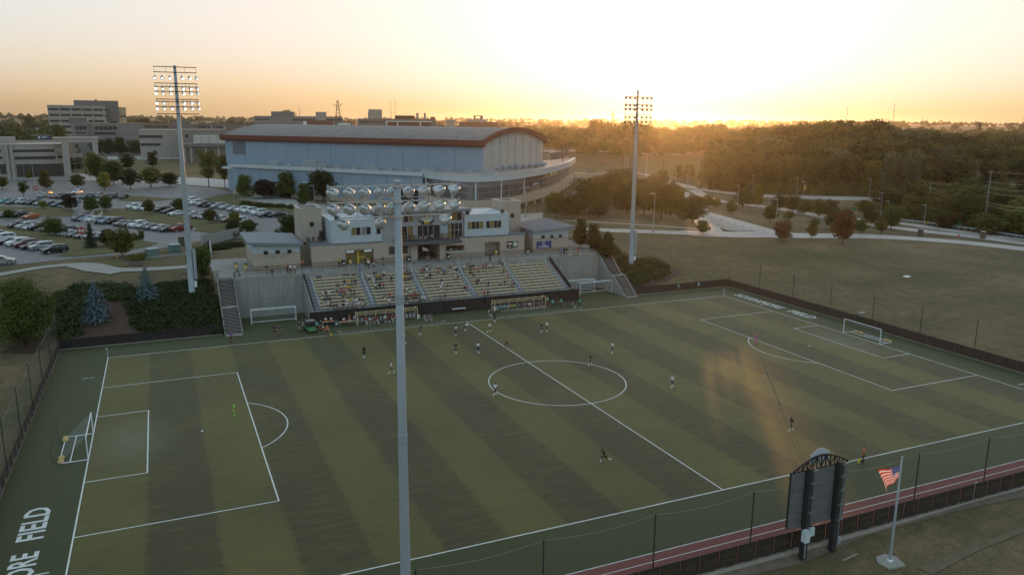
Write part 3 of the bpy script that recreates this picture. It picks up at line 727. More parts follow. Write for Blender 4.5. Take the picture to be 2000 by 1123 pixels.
# serving hatch, alcoves, boards
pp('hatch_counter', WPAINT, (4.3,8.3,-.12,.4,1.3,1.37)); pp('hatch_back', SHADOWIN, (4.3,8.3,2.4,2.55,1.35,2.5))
pp('menu_board', mat('menu red',(.18,.03,.03),.6), (7.2,8.1,1.8,1.85,1.6,2.4))
pp('hatch_sign', POSTD, (4.7,7.7,-.1,-.02,3.05,3.45)); o = textmesh('hatch_sign_text', 'CONCESSIONS', .34, WPAINT, pb, ext=.004); o.rotation_euler = (R(90),0,0); o.location = (6.2,-.115,3.25)
pp('alcove_back', mat('alcove yellow',(.42,.33,.16),.8), (-15.6,-10.2,2.15,2.2,0,2.75)); pp('alcove_back', BLOCK, (12.7,16.1,2.1,2.2,0,2.75))
for x in (-14.7, -11.3): pp('alcove_sign', WPAINT, (x-.7,x+.7,-.03,.0,2.3,2.7))
pp('alcove_post', YEL, (-13.2,-12.8,1.0,1.3,0,2.75),(-13.2,-11.8,1.1,1.2,1.0,1.3))
b = MB(); rail(b, [(12.9,.3,0),(14.9,.3,0)], 1.1, .25, .02, (.2,)); b.obj('alcove_gate', DKMET, pb)
pp('dark_shutter', mat('brown shutter',(.07,.05,.045),.8), (-7.2,-4.9,-.05,-.02,1.5,3.0),(-4.7,-3.5,-.05,-.02,1.5,3.0))
for x in (-13.0, 14.2): 
    b = MB(); b.box(x-.3,x+.3,-.35,-.02,3.05,3.2); b.obj('wall_lamp', GALV, pb)
# stair towers
for s, nm in ((-1,'left'),(1,'right')):
    t = thing('stair_tower', f'tall beige block stair tower at the {nm} end of the press building', 'tower', (s*20.9, 62.2, HC))
    pp('wall', BLOCK, (-2.1,2.1,0,.35,3.9,10.3),(-2.1,-1.75,.35,6,0,10.3),(1.75,2.1,.35,6,0,10.3),(-1.75,1.75,5.65,6,0,10.3),(-1.75,1.75,.35,5.65,6,6.2), parent=t)
    pp('coping', mat('tower coping',(.46,.42,.39),.7), (-2.16,2.16,-.06,.38,10.3,10.42),(-2.16,-1.72,.38,6.06,10.3,10.42),(1.72,2.16,.38,6.06,10.3,10.42),(-1.72,1.72,5.62,6.06,10.3,10.42), parent=t)
    window(t, -.2, .55, 6.9, 7.75, 0, 1, frame=BLOCKD)
    pp('door', DKMET, (s*-1.9-.4,s*-1.9+.4,-.05,.02,3.95,6.0), parent=t)
    t2 = thing('terrace_railing', f'dark metal railing around the {nm} roof terrace', 'railing', (s*20, 57.2, HC+4.1))
    b = MB(); pts = [(-1.9,0,0),(1.5,0,0)] if s < 0 else [(-1.5,0,0),(1.9,0,0)]
    e = -1.9 if s < 0 else 1.9; rail(b, pts, 1.05, .3, .02, ()); rail(b, [(e,0,0),(e,4.6,0)], 1.05, .3, .02, ()); b.obj('railing', DKMET, t2)
    pp('kerb', FASC, (-1.95,1.95,-.05,.1,-.0,.35), parent=t2)
# small side buildings with mono-pitch roofs
def sidehouse(s, nm):
    x0, x1 = (-32.2,-23.9) if s < 0 else (23.7,31.9)
    t = thing('restroom_building', f'small beige building with sloped seam roof {nm} of the press building', 'building', (0, 57.2, HC))
    zo, zi = (4.75, 4.2)
    lo, hi = (x0, x1); zl, zh = (zo, zi) if s < 0 else (zi, zo)
    def wedge(name, m, ya, yb, za, wall=True):
        b = MB(); b.hexa([(lo,ya,za),(hi,ya,za),(hi,yb,za),(lo,yb,za)], [(lo,ya,zl),(hi,ya,zh),(hi,yb,zh+.08),(lo,yb,zl+.08)]); return b.obj(name, m, t)
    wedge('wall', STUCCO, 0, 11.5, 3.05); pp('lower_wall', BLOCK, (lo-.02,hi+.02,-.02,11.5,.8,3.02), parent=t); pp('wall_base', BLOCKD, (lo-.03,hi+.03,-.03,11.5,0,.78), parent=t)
    ex0, ex1 = lo-1.0, hi+.5
    if s > 0: ex0, ex1 = lo-.5, hi+1.0
    sl = (zh-zl)/(hi-lo); f = lambda x: zl+(x-lo)*sl
    k = 4.0*.0
    b = MB(); ya, yb = -1.1, 12.3
    # roof rises outwards and falls to the back
    za0, za1 = f(ex0)+.1, f(ex1)+.1
    b.hexa([(ex0,ya,za0),(ex1,ya,za1),(ex1,yb,za1+.1),(ex0,yb,za0+.1)], [(ex0,ya,za0+.45),(ex1,ya,za1+.45),(ex1,yb,za1+.55),(ex0,yb,za0+.55)]); b.obj('roof', ROOFB, t)
    for i in range(24):
        x = ex0+(ex1-ex0)*(i+.5)/24; z = f(x)+.56; b = MB(); b.bar((x,ya,z+.02), (x,yb,z+.12), .06, .06); b.obj('roof_seam', ROOFB, t)
    for q in (.27, .52, .77):
        x = lo+(hi-lo)*q; window(t, x-.36, x+.36, 2.85, 3.5, -.03, 1, frame=BLOCKD, dep=.06)
    for q in (.4, .64):
        x = lo+(hi-lo)*q; b = MB(); b.box(x-.3,x+.3,-.32,-.03,2.45,2.6); b.obj('wall_lamp', GALV, t)
    for i in range(2): b = MB(); x = lo+(hi-lo)*(.3+.2*i); b.tube((x,4,4.4), (x,4,5.6), .06, n=6); b.obj('vent_pipe', GALV, t)
    return t
sidehouse(-1, 'left'); rh = sidehouse(1, 'right')
b = MB(); b.box(-22,-23.8+0,.0,9,0,3.6) if False else None
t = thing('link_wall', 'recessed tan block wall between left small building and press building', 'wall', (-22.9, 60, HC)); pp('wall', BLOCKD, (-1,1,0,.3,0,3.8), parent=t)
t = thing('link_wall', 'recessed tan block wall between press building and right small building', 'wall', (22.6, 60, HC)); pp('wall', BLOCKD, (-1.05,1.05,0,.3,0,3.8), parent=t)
# signs on the walls
t = thing('blue_banner', 'blue banner with a white ring logo on right small building', 'banner', (26.1, 57.1, HC+1.55))
pp('panel', mat('banner blue',(.045,.05,.2),.6), (-1.75,1.75,-.02,.02,-.75,.75), parent=t)
b = MB()
for i in range(14):
    a0 = -.9+i*(2*math.pi-1.0)/14+.3; a1 = a0+(2*math.pi-1.0)/14*.92; c = lambda a, r: (r*math.sin(a+2.6), -.03, .25+r*math.cos(a+2.6)); b.add([c(a0,.28),c(a1,.28),c(a1,.42),c(a0,.42)], [(3,2,1,0)])
b.obj('logo_ring', WPAINT, t)
o = textmesh('banner_text', 'CenterBank', .5, WPAINT, t, ext=.004, bold=.012); o.rotation_euler = (R(90),0,0); o.location = (0,-.03,-.4)
t = thing('sponsor_sign', 'black and green pair of sponsor boards beside the alcove', 'sign', (18.8, 56.93, HC+2.0))
pp('left_board', mat('board black',(.03,.022,.02),.6), (-1.25,0,-.03,.02,-.7,.7), parent=t); pp('right_board', mat('board green',(.06,.15,.1),.6), (.02,1.25,-.03,.02,-.7,.7), parent=t)
for x, z, w_, h_, m in ((-.62,.22,.9,.26,WPAINT),(-.62,-.12,.8,.2,mat('sign red',(.35,.05,.05),.6)),(-.62,-.45,.6,.08,WPAINT),(.64,.35,.6,.22,WPAINT),(.64,.02,.95,.24,WPAINT),(.64,-.3,.7,.1,WPAINT)): pp('print_bar', m, (x-w_/2,x+w_/2,-.045,-.032,z-h_/2,z+h_/2), parent=t)
# emblem
t = thing('team_emblem', 'yellow and black helmet emblem with white lettering on the balcony wall', 'emblem', (.7, 57.7, HC+7.7))
def em(name, m, pts, y=-.05):
    b = MB(); n = len(pts); b.add([(x, y, z) for x, z in pts]+[(x, y+.05, z) for x, z in pts], [tuple(range(n)), tuple(range(n, 2*n))[::-1]]+[(i, n+i, n+(i+1) % n, (i+1) % n) for i in range(n)]); b.obj(name, m, t)
EY = mat('emblem yellow', (.6,.4,.04), .6); EB = mat('emblem black', (.03,.02,.02), .6)
em('helmet_outline', EB, [(-.75,-.75),(.75,-.75),(.82,-.3),(.7,.35),(.4,.95),(0,1.15),(-.4,.95),(-.7,.35),(-.82,-.3)])
em('helmet', EY, [(.62*math.cos(a), -.62+.62*1.3*math.sin(a)) for a in [math.pi*i/10 for i in range(11)]], -.09)
em('helmet_top', EY, [(.35*math.cos(a), .6+.42*math.sin(a)) for a in [math.pi*i/8 for i in range(9)]], -.09)
for s in (-1, 1):
    em('blade', EB, [(s*.6,-.45),(s*1.1,-.2),(s*1.75,.3),(s*1.35,-.35),(s*.7,-.75)][::s])
    em('axe', EB, [(s*.5,-.75),(s*.62,-.6),(s*1.5,-1.15),(s*1.35,-1.35)][::s])
    em('strap', WPAINT, [(s*.78,-1.1),(s*.9,-1.1),(s*.86,-.7),(s*.74,-.7)][::s])
o = textmesh('emblem_text', 'NORSE', 1.0, WPAINT, t, ext=.01, bold=.04); o.rotation_euler = (R(90),0,0); o.location = (0,-.12,.2); o.scale = (.6, 1.15, 1)
# left concourse walls, rails and right wrought fence
t = thing('terrace_wall', 'low concrete wall closing the left concourse beside the parking', 'wall', (0,0,0))
a, c, e = atz(413,505,7.1), atz(418,480,7.1), atz(484,470,7.1)
b = MB(); b.bar((a.x,a.y,7.6), (c.x-.6,c.y+4,7.6), .3, 1.6); b.obj('wall', WALLC, t); b = MB(); b.bar((c.x-.6,c.y+4,7.9), (e.x,e.y+5,7.9), .3, 2.2); b.obj('wall', WALLC, t)
t = thing('terrace_wall', 'upper concrete wall with black railing behind the left small building', 'wall', (0,0,0))
a, c = atz(398,490,7.4), atz(475,475,7.4)
b = MB(); b.bar((a.x,a.y+7,8.4), (c.x,c.y+9,8.6), .3, 2.2); b.obj('wall', WALLC, t); b = MB(); rail(b, [(a.x,a.y+7,9.5),(c.x,c.y+9,9.7)], 1.1, .6, .025, (.1,)); b.obj('railing', DKMET, t)
t = thing('iron_fence', 'tall dark picket fence at the right edge of the concourse', 'fence', (0,0,0))
p, q = Vector((33.0,66,HC)), Vector((38.6,52.6,HC)); b = MB(); n = 70
for i in range(n+1): a = p+(q-p)*i/n; b.tube(a, a+Vector((0,0,2.0)), .025, n=4)
for z in (.2, 1.9): b.tube(p+Vector((0,0,z)), q+Vector((0,0,z)), .03, n=4)
b.obj('pickets', DKMET, t)['kind'] = 'stuff'
t = thing('gate_pillar', 'pale concrete pillar at the top of the right stairway', 'pillar', (38.7, 52.3, HC-.2)); pp('shaft', CONC, (-.35,.35,-.35,.35,0,2.6), parent=t); pp('cap', CONC, (-.42,.42,-.42,.42,2.6,2.75), parent=t)
t = thing('gate_pillar', 'short concrete pillar at the top of the left stairway', 'pillar', (-38.9, 52.3, HC-.2)); pp('shaft', CONC, (-.35,.35,-.35,.35,0,1.6), parent=t); pp('cap', CONC, (-.42,.42,-.42,.42,1.6,1.72), parent=t)

# ---------------- floodlights
LAMPB = mat('lamp housing', (.66,.69,.72), .42, metal=.45, col2=(.5,.53,.56), scale=3)
LENS = mat('lit floodlight lens', (1,.97,.9), .3, emit=1.8); LENSD = mat('dark floodlight lens', (.5,.48,.42), .15)
ARM = mat('crossarm steel', (.5,.48,.46), .45, metal=.4)
def lampmesh(lens):
    b = MB(); b.lathe([(.04,-.2),(.11,-.18),(.14,-.06),(.25,.02),(.31,.16),(.335,.34),(.35,.42)], 14)
    me = b.mesh('floodlight_body', LAMPB, True)
    b = MB(); b.lathe([(.32,.39),(.25,.42)], 14); l = b.mesh('floodlight_lens', lens)
    b = MB(); b.bar((0,-.02,-.12), (0,.38,-.28), .09, .07); b.m = 1; q_ = [(.26*math.cos(R(a))*1.02, .1-.0*a, .04+.30*math.sin(R(a))*-.55) for a in range(0,181,20)]; b.path([(x, y, z) for x, y, z in q_], .016, n=4); b.path([(-.33,0,.2),(-.2,.16,-.02),(0,.22,-.14)], .014, n=4); k = b.mesh('bracket', [GALV, POSTD])
    b = MB()
    for i in range(9):
        a0, a1 = R(20+i*15.5), R(20+(i+1)*15.5); b.add([(.355*math.cos(a0),.355*math.sin(a0),.4),(.355*math.cos(a1),.355*math.sin(a1),.4),(.355*math.cos(a1),.355*math.sin(a1),.47),(.355*math.cos(a0),.355*math.sin(a0),.47)], [(0,1,2,3)])
    return me, l, k, b.mesh('visor', LAMPB)
LM, LMD = lampmesh(LENS), lampmesh(LENSD)
def flood(parent, loc, aim, ms):
    d = Vector(aim).normalized(); o = link('floodlight', ms[0], parent, loc); o.scale = (.86, .86, .82)
    z = d; x = d.cross(Vector((0,0,1))).normalized(); y = z.cross(x)
    if y.z < 0: x, y = -x, -y
    o.rotation_mode = 'QUATERNION'; o.rotation_quaternion = Matrix((x, y, z)).transposed().to_quaternion()
    link('lens', ms[1], o); link('bracket', ms[2], o); link('visor', ms[3], o)
    return o
def pole_mesh(b, h, r0, r1, n=14): b.lathe([(r0*1.5,0),(r0*1.5,.06),(r0,.08),(r0*.93,h*.2),((r0+r1)/2,h*.55),(r1,h)], n)
# near pole
cp = thing('floodlight_pole', 'near grey steel pole with rows of floodlights seen from behind', 'floodlight', (-35.55, -50, -1.2))
H = 32.1; b = MB(); pole_mesh(b, H, .335, .175); b.obj('pole', GALV, cp, smooth=True); b = MB(); b.lathe([(.22,H-.05),(.22,H+.08),(.1,H+.14)], 12); b.obj('cap', GALV, cp)
for zj in (9.5, 18.6, 26.3):
    r_ = float(np.interp(zj, [0, H*.2, H*.55, H], [.335, .31, .255, .175])); b = MB(); b.lathe([(r_+.004,zj-.5),(r_+.022,zj-.45),(r_+.022,zj),(r_+.004,zj+.05)], 14); b.obj('section_joint', GALV, cp)
for k in range(30):
    zj = 4+.9*k; r_ = float(np.interp(zj, [0, H*.2, H*.55, H], [.335, .31, .255, .175])); b = MB(); sx = (-1, 1)[k % 2]; b.tube((sx*r_*.9,0,zj), (sx*(r_+.16),0,zj), .014, n=4); b.obj('step_bolt', POSTD, cp)
for zz, n in ((H-.16,9),(H-.96,9),(H-1.72,3)):
    b = MB(); e = 3.4 if n == 9 else 2.9; b.bar((-e,.32,zz), (e,.32,zz), .06, .06); b.box(-.22,.22,-.2,.34,zz-.05,zz+.06); b.obj('crossarm', ARM, cp)
    for i in ((0,1,2,3,4,5,6,7,8) if n == 9 else (0,4,8)):
        u = (i-4)/4; x = u*(3.35 if n == 9 else 2.85)+(.0 if n == 9 or i != 4 else -.75)
        if n == 9 and i == 4: x -= .12
        b = MB(); b.bar((x,.32,zz), (x,.35,zz-.3), .07, .05); b.obj('lamp_hanger', ARM, cp)
        flood(cp, (x,.36,zz-.27), (-1.15*u, 1, -.5), LMD)
for x in (-2.0, 1.85): b = MB(); b.tube((x,.3,H-1.72), (x,.3,H-.16), .025, n=5); b.obj('tie_rod', ARM, cp)
b = MB(); b.path([(.25,-.2,H-.4),(.9,-.1,H-.3),(1.6,.2,H-.28)], .012); b.obj('cable', POSTD, cp)
# far poles
def farpole(label, x, y, rows, arms, ms, z0, ztop, skip=()):
    t = thing('floodlight_pole', label, 'floodlight', (x, y, z0)); H = ztop-z0
    b = MB(); pole_mesh(b, H, .52, .22); b.obj('pole', GALV, t, smooth=True)
    b = MB(); b.box(.5,1.0,-.4,.1,3,8); b.obj('control_cabinet', GALV, t)
    b = MB(); b.box(.45,.85,-.5,-.1,1.6,2.6); b.obj('junction_box', WPAINT, t)
    for z in arms:
        b = MB(); b.bar((-3.2,-.3,z-z0), (3.2,-.3,z-z0), .1, .12); b.obj('crossarm', DKMET, t)
    for zt, zb in ((0,1),(2,4),(5,7)):
        if zb < len(arms):
            for xx in (-3.1, -1.4, 1.4, 3.1): b = MB(); b.tube((xx,-.3,arms[zt]-z0), (xx,-.3,arms[zb]-z0), .03, n=4); b.obj('strut', DKMET, t)
    for j, z in enumerate(rows):
        for i, xx in enumerate((-3.0,-2.0,-.9,.9,2.0,3.0)):
            if (j, i) in skip: continue
            flood(t, (xx,-.45,z-z0), (.6+.28*xx if x < 0 else -.6+.2*xx, -1, -1.0), ms)
    return t
z_ = lambda py, px=342: aty(px, py, 52.2).z
farpole('tall left stadium pole with lit white floodlights against the sky', -42.9, 52.5, [z_(k)+.2 for k in (154,174.5,184,203,213.5)], [z_(k) for k in (131.5,142,163.5,170,179.5,194.5,199,209,223)], LM, gz(-42.9,52.5)-.1, 42.2, {(3,2)})
z_ = lambda py: aty(1246, py, 52.2).z
farpole('tall right stadium pole with unlit floodlights in front of the sunset', 44.8, 52.5, [z_(k)+.2 for k in (192.5,207,215,230.5,239)], [z_(k) for k in (190,205,213,224,228,237,246.5)], LMD, gz(44.8,52.5)-.1, 40.4)

# ---------------- goals
GPOST = mat('goal white', (.78,.8,.82), .4)
def goal(label, x, y, rz, w_=7.32, h=2.44, d=2.1, top=.9, square=True, group=None, bags=True, rear=True):
    t = thing('soccer_goal', label, 'goal', (x, y, .03), rz, group); r = .06
    for s in (-1, 1): b = MB(); b.tube((0,s*w_/2,0), (0,s*w_/2,h), r, n=8); b.obj('upright', GPOST, t)
    b = MB(); b.tube((0,-w_/2-r,h), (0,w_/2+r,h), r, n=8); b.obj('crossbar', GPOST, t)
    for s in (-1, 1): b = MB(); b.tube((0,s*w_/2,.05), (d,s*w_/2,.05), .05, n=6); b.obj('side_bar', GPOST, t)
    for xx in ((d, d*.62) if bags else (d,)): b = MB(); b.tube((xx,-w_/2,.06), (xx,w_/2,.06), .055, n=6); b.obj('ground_bar', GPOST, t)
    if rear:
        for s in (-1, 1): b = MB(); b.path([(0,s*w_/2,h),(top,s*w_/2,h*.98),(d,s*w_/2,.06)], .035, n=6); b.obj('stanchion', GPOST, t)
        b = MB(); b.tube((top,-w_/2,h*.98), (top,w_/2,h*.98), .035, n=6); b.obj('rear_bar', GPOST, t)
    nm = mat('goal netting', (.6,.62,.64), .9, alpha=.1); b = MB(); q = top if rear else .1
    b.add([(0,-w_/2,h),(0,w_/2,h),(q,w_/2,h*.97),(q,-w_/2,h*.97),(d,w_/2,.06),(d,-w_/2,.06)], [(0,1,2,3),(3,2,4,5)]); b.obj('net', nm, t)
    if bags:
        for k, yy in enumerate((-3.2,-2.6,2.3,3.3)):
            b = MB(); b.lathe([(.05,0),(.3,.02),(.32,.16),(.2,.28),(.05,.3)], 8); o = b.obj('sandbag', mat('sandbag yellow',(.5,.36,.14),.9), t); o.location = (d-.05*k, yy, .02); o.scale = (1,1.5,1)
        for s in (-1, 1): b = MB(); b.path([(d+.5,s*3.0,0),(d+.75,s*3.1,1.0),(d+.6,s*3.3,1.9),(d+.3,s*3.5,2.5)], .022); b.obj('net_support', POSTD, t)
    return t
goal('white goal with yellow sandbags at the left end of the pitch', -HL-.0, 0, math.pi, rear=False, d=2.6)
goal('white goal at the right end of the pitch in sunlit half', HL, 0, 0, rear=False, d=2.6)
goal('spare white goal parked in front of the left retaining wall', -30.5, 45.9, math.pi/2, bags=False, d=1.3, top=1.2)
goal('spare white goal behind another beside the right retaining wall', 29.6, 48.0, math.pi/2, bags=False, d=1.9, top=1.2)
goal('spare white goal with slanted side in front of the right retaining wall', 32.2, 45.4, math.pi/2, bags=False, d=1.9, top=1.2)

# ---------------- scoreboard, flag, corner flags
sb = thing('scoreboard', 'back of an electronic scoreboard on two dark posts with arched truss', 'scoreboard', (0, -46.0, 0))
SBB = mat('scoreboard back', (.2,.2,.205), .55, metal=.3, col2=(.15,.15,.155), scale=1.2)
for x in (-1.5, 1.65): b = MB(); b.box(x-.21,x+.21,-.26,.2,-.3,7.55); b.obj('post', POSTD, sb)
zz = [2.45,3.15,3.85,4.5,5.7,7.15]
for i in range(5):
    for k, (xa, xb) in enumerate(((-2.95,-1.75),(-1.25,1.4),(1.9,2.75))):
        b = MB(); b.box(xa,xb,.22,.5 if i < 4 else .42,zz[i]+.03,zz[i+1]-.03); b.box(xa,xb,.16,.22,zz[i]+.02,zz[i]+.08); b.obj('cabinet_panel', SBB, sb)
b = MB(); b.box(-2.98,2.78,.42,.62,2.4,7.2); b.obj('cabinet_face', POSTD, sb)
for i, z in enumerate((2.5,3.8,5.1,6.3,7.3)):
    for x in (-1.5, 1.65): b = MB(); b.box(x-.05,x+.6,-.34,.24,z,z+.1); b.obj('bracket', mat('bracket steel',(.16,.165,.17),.6), sb)
b = MB(); n = 12; arch = lambda i: Vector((-2.95+5.75*i/n, .3, 7.32+.95*math.sin(math.pi*i/n)))
for i in range(n): b.bar(arch(i), arch(i+1), .12, .12)
for i in range(n+1): b.bar((arch(i).x,.3,7.25), arch(i)+Vector((.001,0,0)), .07, .07)
for i in range(0, n, 2): b.bar((arch(i).x,.3,7.25), arch(i+1), .06, .06); b.bar(arch(i+1), (arch(i+2).x,.3,7.25), .06, .06)
b.bar((-2.95,.3,7.25), (2.8,.3,7.25), .1, .1); b.obj('arched_truss', DKMET, sb)
b = MB()
for dx, z0, z in ((1.0,7.6,8.42),(.72,8.42,8.62),(.4,8.62,8.78)): b.box(-.15-dx,-.15+dx,.4,.46,z0,z)
b.obj('crest_sign', mat('crest pale',(.45,.48,.52),.6), sb)
b = MB(); b.box(-2.1,-1.62,-.75,-.28,1.55,2.5); b.obj('electrical_box', mat('box pale',(.55,.62,.66),.5), sb); b = MB(); b.box(-1.38,-1.0,-.55,-.2,1.9,2.6); b.obj('electrical_box', mat('box pale'), sb)
b = MB(); b.tube((-1.7,-.4,0), (-1.7,-.4,1.6), .05, n=6); b.tube((2.0,-.2,0), (2.0,-.2,4), .03, n=5); b.obj('conduit', GALV, sb)
b = MB(); b.box(1.85,2.1,-.45,-.3,.45,1.05); b.obj('meter', GALV, sb)
t = thing('timber_plank', 'short weathered plank on the dirt below the scoreboard', 'plank', (1.9, -47.7, -.05), .15); b = MB(); b.box(-.9,.9,-.06,.06,0,.06); b.obj('board', mat('old wood',(.3,.26,.21),.9), t)
for k in range(2):
    x = (4.15, 25)[k]; t = thing('marker_post', ('white marker post in the near fence behind the scoreboard', 'white marker post in the near fence right of the flagpole')[k], 'post', ((1.0, 20.3)[k], -44.98, 0)); b = MB(); b.box(-.07,.07,-.03,.03,0,1.75); b.obj('board', WPAINT, t)
fp = thing('flagpole', 'tapered grey flagpole on a pale concrete pad near the scoreboard', 'flagpole', (4.85, -49, gz(4.85,-49)))
b = MB(); b.lathe([(.13,0),(.12,.3),(.1,4),(.065,8.85)], 12); b.obj('pole', GALV, fp, smooth=True)
b = MB(); b.lathe([(.02,8.85),(.09,8.9),(.12,8.98),(.09,9.06),(.02,9.1)], 10); b.obj('finial', GALV, fp, smooth=True)
b = MB(); b.lathe([(.24,.1),(.22,.18),(.14,.22)], 12); b.obj('collar', WPAINT, fp)
b = MB(); b.prism([(-.95,-.8),(.6,-1.0),(1.0,.2),(.5,.95),(-.6,.85),(-1.1,.2)], -.2, .1); b.obj('concrete_pad', CONC, fp)
def flag_surface(u, v):   # hoist at u=0, droops and folds
    x = -u*1.55*(1-.5*v*u); z = -v*.92-u*(.32+.85*v*u)-.05*math.sin(u*6); y = .16*math.sin(u*8+v*2)*(.3+u)+.12*math.sin(v*4+u*3)*u
    return Vector((x, y, z))*1.14
t = thing('national_flag', 'red and white striped flag with blue canton glowing in the low sun', 'flag', (4.75, -49, gz(4.85,-49)+8.35), R(-12))
def fmat(name, c):
    m = mat(name, c, .8); N, L = m.node_tree.nodes, m.node_tree.links; tl = N.new('ShaderNodeBsdfTranslucent'); tl.inputs[0].default_value = (*c, 1); x = N.new('ShaderNodeMixShader'); x.inputs[0].default_value = .4
    L.new(N['Principled BSDF'].outputs[0], x.inputs[1]); L.new(tl.outputs[0], x.inputs[2]); L.new(x.outputs[0], N['Material Output'].inputs[0]); return m
FR, FW, FB = fmat('flag red', (.65,.04,.04)), fmat('flag white', (.85,.82,.8)), fmat('flag blue', (.05,.07,.3))
for k in range(13):
    v0, v1 = k/13, (k+1)/13; u0 = .4 if k < 7 else 0; b = MB(); n = 14
    for i in range(n+1):
        u = u0+(1-u0)*i/n
        for v in (v0, v1): b.v.append(tuple(flag_surface(u, v)))
    for i in range(n): b.f.append((2*i, 2*i+2, 2*i+3, 2*i+1)); b.mi.append(0)
    b.obj('stripe', FR if k % 2 == 0 else FW, t)
b = MB(); n = 8
for i in range(n+1):
    for j in range(n+1): b.v.append(tuple(flag_surface(.4*i/n, 7/13*j/n)))
for i in range(n):
    for j in range(n): q = i*(n+1)+j; b.f.append((q, q+n+1, q+n+2, q+1)); b.mi.append(0)
b.obj('canton', FB, t)
b = MB()
for i in range(9):
    for j in range(6):
        if (i+j) % 2 == 0:
            c = flag_surface(.4*(i+.8)/10.5, 7/13*(j+.8)/6.6); b.add([(c.x+.035*math.cos(a), c.y+e, c.z+.035*math.sin(a)) for e in (-.012,) for a in [2*math.pi*q/5 for q in range(5)]], [(0,1,2,3,4)])
b.obj('stars', FW, t)
for sx in (-1, 1):
    for sy in (-1, 1):
        if (sx, sy) == (1, -1): continue
        t = thing('corner_flag', f'thin white corner flag post at the {"far" if sy>0 else "near"} {"right" if sx>0 else "left"} corner', 'corner flag', (sx*HL, sy*HW, 0)); b = MB(); b.tube((0,0,0), (0,0,1.5), .03, n=5); b.obj('post', WPAINT, t)
        b = MB(); b.add([(0,0,1.5),(-.2,.05,1.46),(-.2,.0,1.32),(0,0,1.3)], [(0,1,2,3)]); b.obj('pennant', mat('pennant',(.6,.6,.58),.8), t)
# ---------------- dugouts
def dugout(label, x0, x1, y0, y1):
    d = Vector((x1-x0, y1-y0)); L = d.length; t = thing('team_dugout', label, 'dugout', (x0, y0, .03), math.atan2(d.y, d.x)); n = 6
    for x in (0, L):
        b = MB(); b.tube((x,0,0), (x,0,2.2), .06, n=6); b.tube((x,0,2.2), (x,1.4,2.1), .05, n=6); b.tube((x,1.4,0), (x,1.4,2.1), .05, n=6); b.obj('end_frame', YBENCH, t)
    for i in range(n+1):
        x = L*i/n; b = MB(); b.path([(x,0,2.2),(x,1.0,2.12),(x,1.38,1.7),(x,1.42,.1)], .035, n=5); b.obj('rib', YBENCH, t)
    for p, q in (((0,0,2.22),(L,0,2.22)),((0,1.42,1.5),(L,1.42,1.5)),((0,1.42,.1),(L,1.42,.1))): b = MB(); b.tube(p, q, .05, n=6); b.obj('rail', YBENCH, t)
    b = MB(); b.add([(0,0,2.25),(L,0,2.25),(L,1.0,2.17),(0,1.0,2.17),(L,1.42,1.7),(0,1.42,1.7),(L,1.46,.1),(0,1.46,.1)], [(0,1,2,3),(3,2,4,5),(5,4,6,7)]); b.obj('clear_cover', mat('clear panel',(.5,.5,.48),.2,alpha=.12), t)
    st = MB(); st.box(-.2,.2,.65,1.0,.4,.46); st.box(-.2,.2,1.0,1.06,.46,.95); st = st.mesh('seat', mat('grey plastic seat',(.3,.31,.33),.5))
    ns = int(L/.62)
    for i in range(ns): link('seat', st, t, (L*(i+.5)/ns, 0, 0))
    b = MB(); b.box(.1,L-.1,.78,.88,.28,.36); b.obj('seat_beam', DKMET, t)
    return L, ns, t
DUG = [dugout('yellow framed team shelter left of the near pole', -17.9, -7.4, 38.6, 38.6), dugout('yellow framed team shelter below the empty right block', 7.0, 17.2, 38.2, 38.2)]
# ------------------------------------------------------------------ arena
AR = Vector((46.5, 142)); AU = Vector((.62, -.785)).normalized(); AV = Vector((-AU.y, AU.x)); AL, AW_ = 112., 44.
ar = thing('arena', 'large arena with grey barrel roof, red fascia and curved glass front', 'arena', (AR.x, AR.y, 0), math.atan2(AU.y, AU.x))
# local: x along long side towards the right end (0 at the end wall, -112 at far left), y into the building
PAN = mat('arena metal panel', (.27,.345,.44), .55, metal=.05, col2=(.24,.315,.41), scale=.25); PANE = mat('arena end panel', (.46,.43,.4), .7, col2=(.4,.38,.35), scale=.3)
REDF = mat('rust red fascia', (.16,.035,.02), .6, col2=(.13,.03,.018), scale=.4); ROOFA = mat('arena roof', (.24,.225,.21), .6, metal=.1, col2=(.1,.097,.098), scale=.5, detail=8, stretch=(3,.25,1))
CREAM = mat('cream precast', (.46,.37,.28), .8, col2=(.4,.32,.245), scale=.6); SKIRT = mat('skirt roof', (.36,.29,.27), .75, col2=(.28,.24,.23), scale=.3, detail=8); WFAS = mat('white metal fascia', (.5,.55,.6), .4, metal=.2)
CURT = mat('curtain wall glass', (.05,.055,.05), .08, spec=.7); LITG = mat('lit interior pane', (.5,.4,.08), .3, emit=.5)
def ap(name, m, *boxes, parent=ar):
    b = MB()
    for x in boxes: b.box(*x)
    return b.obj(name, m, parent)
n = 11
for i in range(n): ap('wall_panel', PAN, (-AL+AL*i/n+.05, -AL+AL*(i+1)/n-.05, 0, .4, 17.5, 26.4))
ap('wall_core', PAN, (-AL+.1, -.1, .25, AW_-.2, 6, 26.3)); ap('louvre_grille', mat('louvre grey',(.13,.15,.17),.7), (-AL+4,-AL+10.5,-.08,.0,20.8,25.6))
rise = lambda s: 28.3+3.5*(1-((s-AW_/2)/(AW_/2))**2)
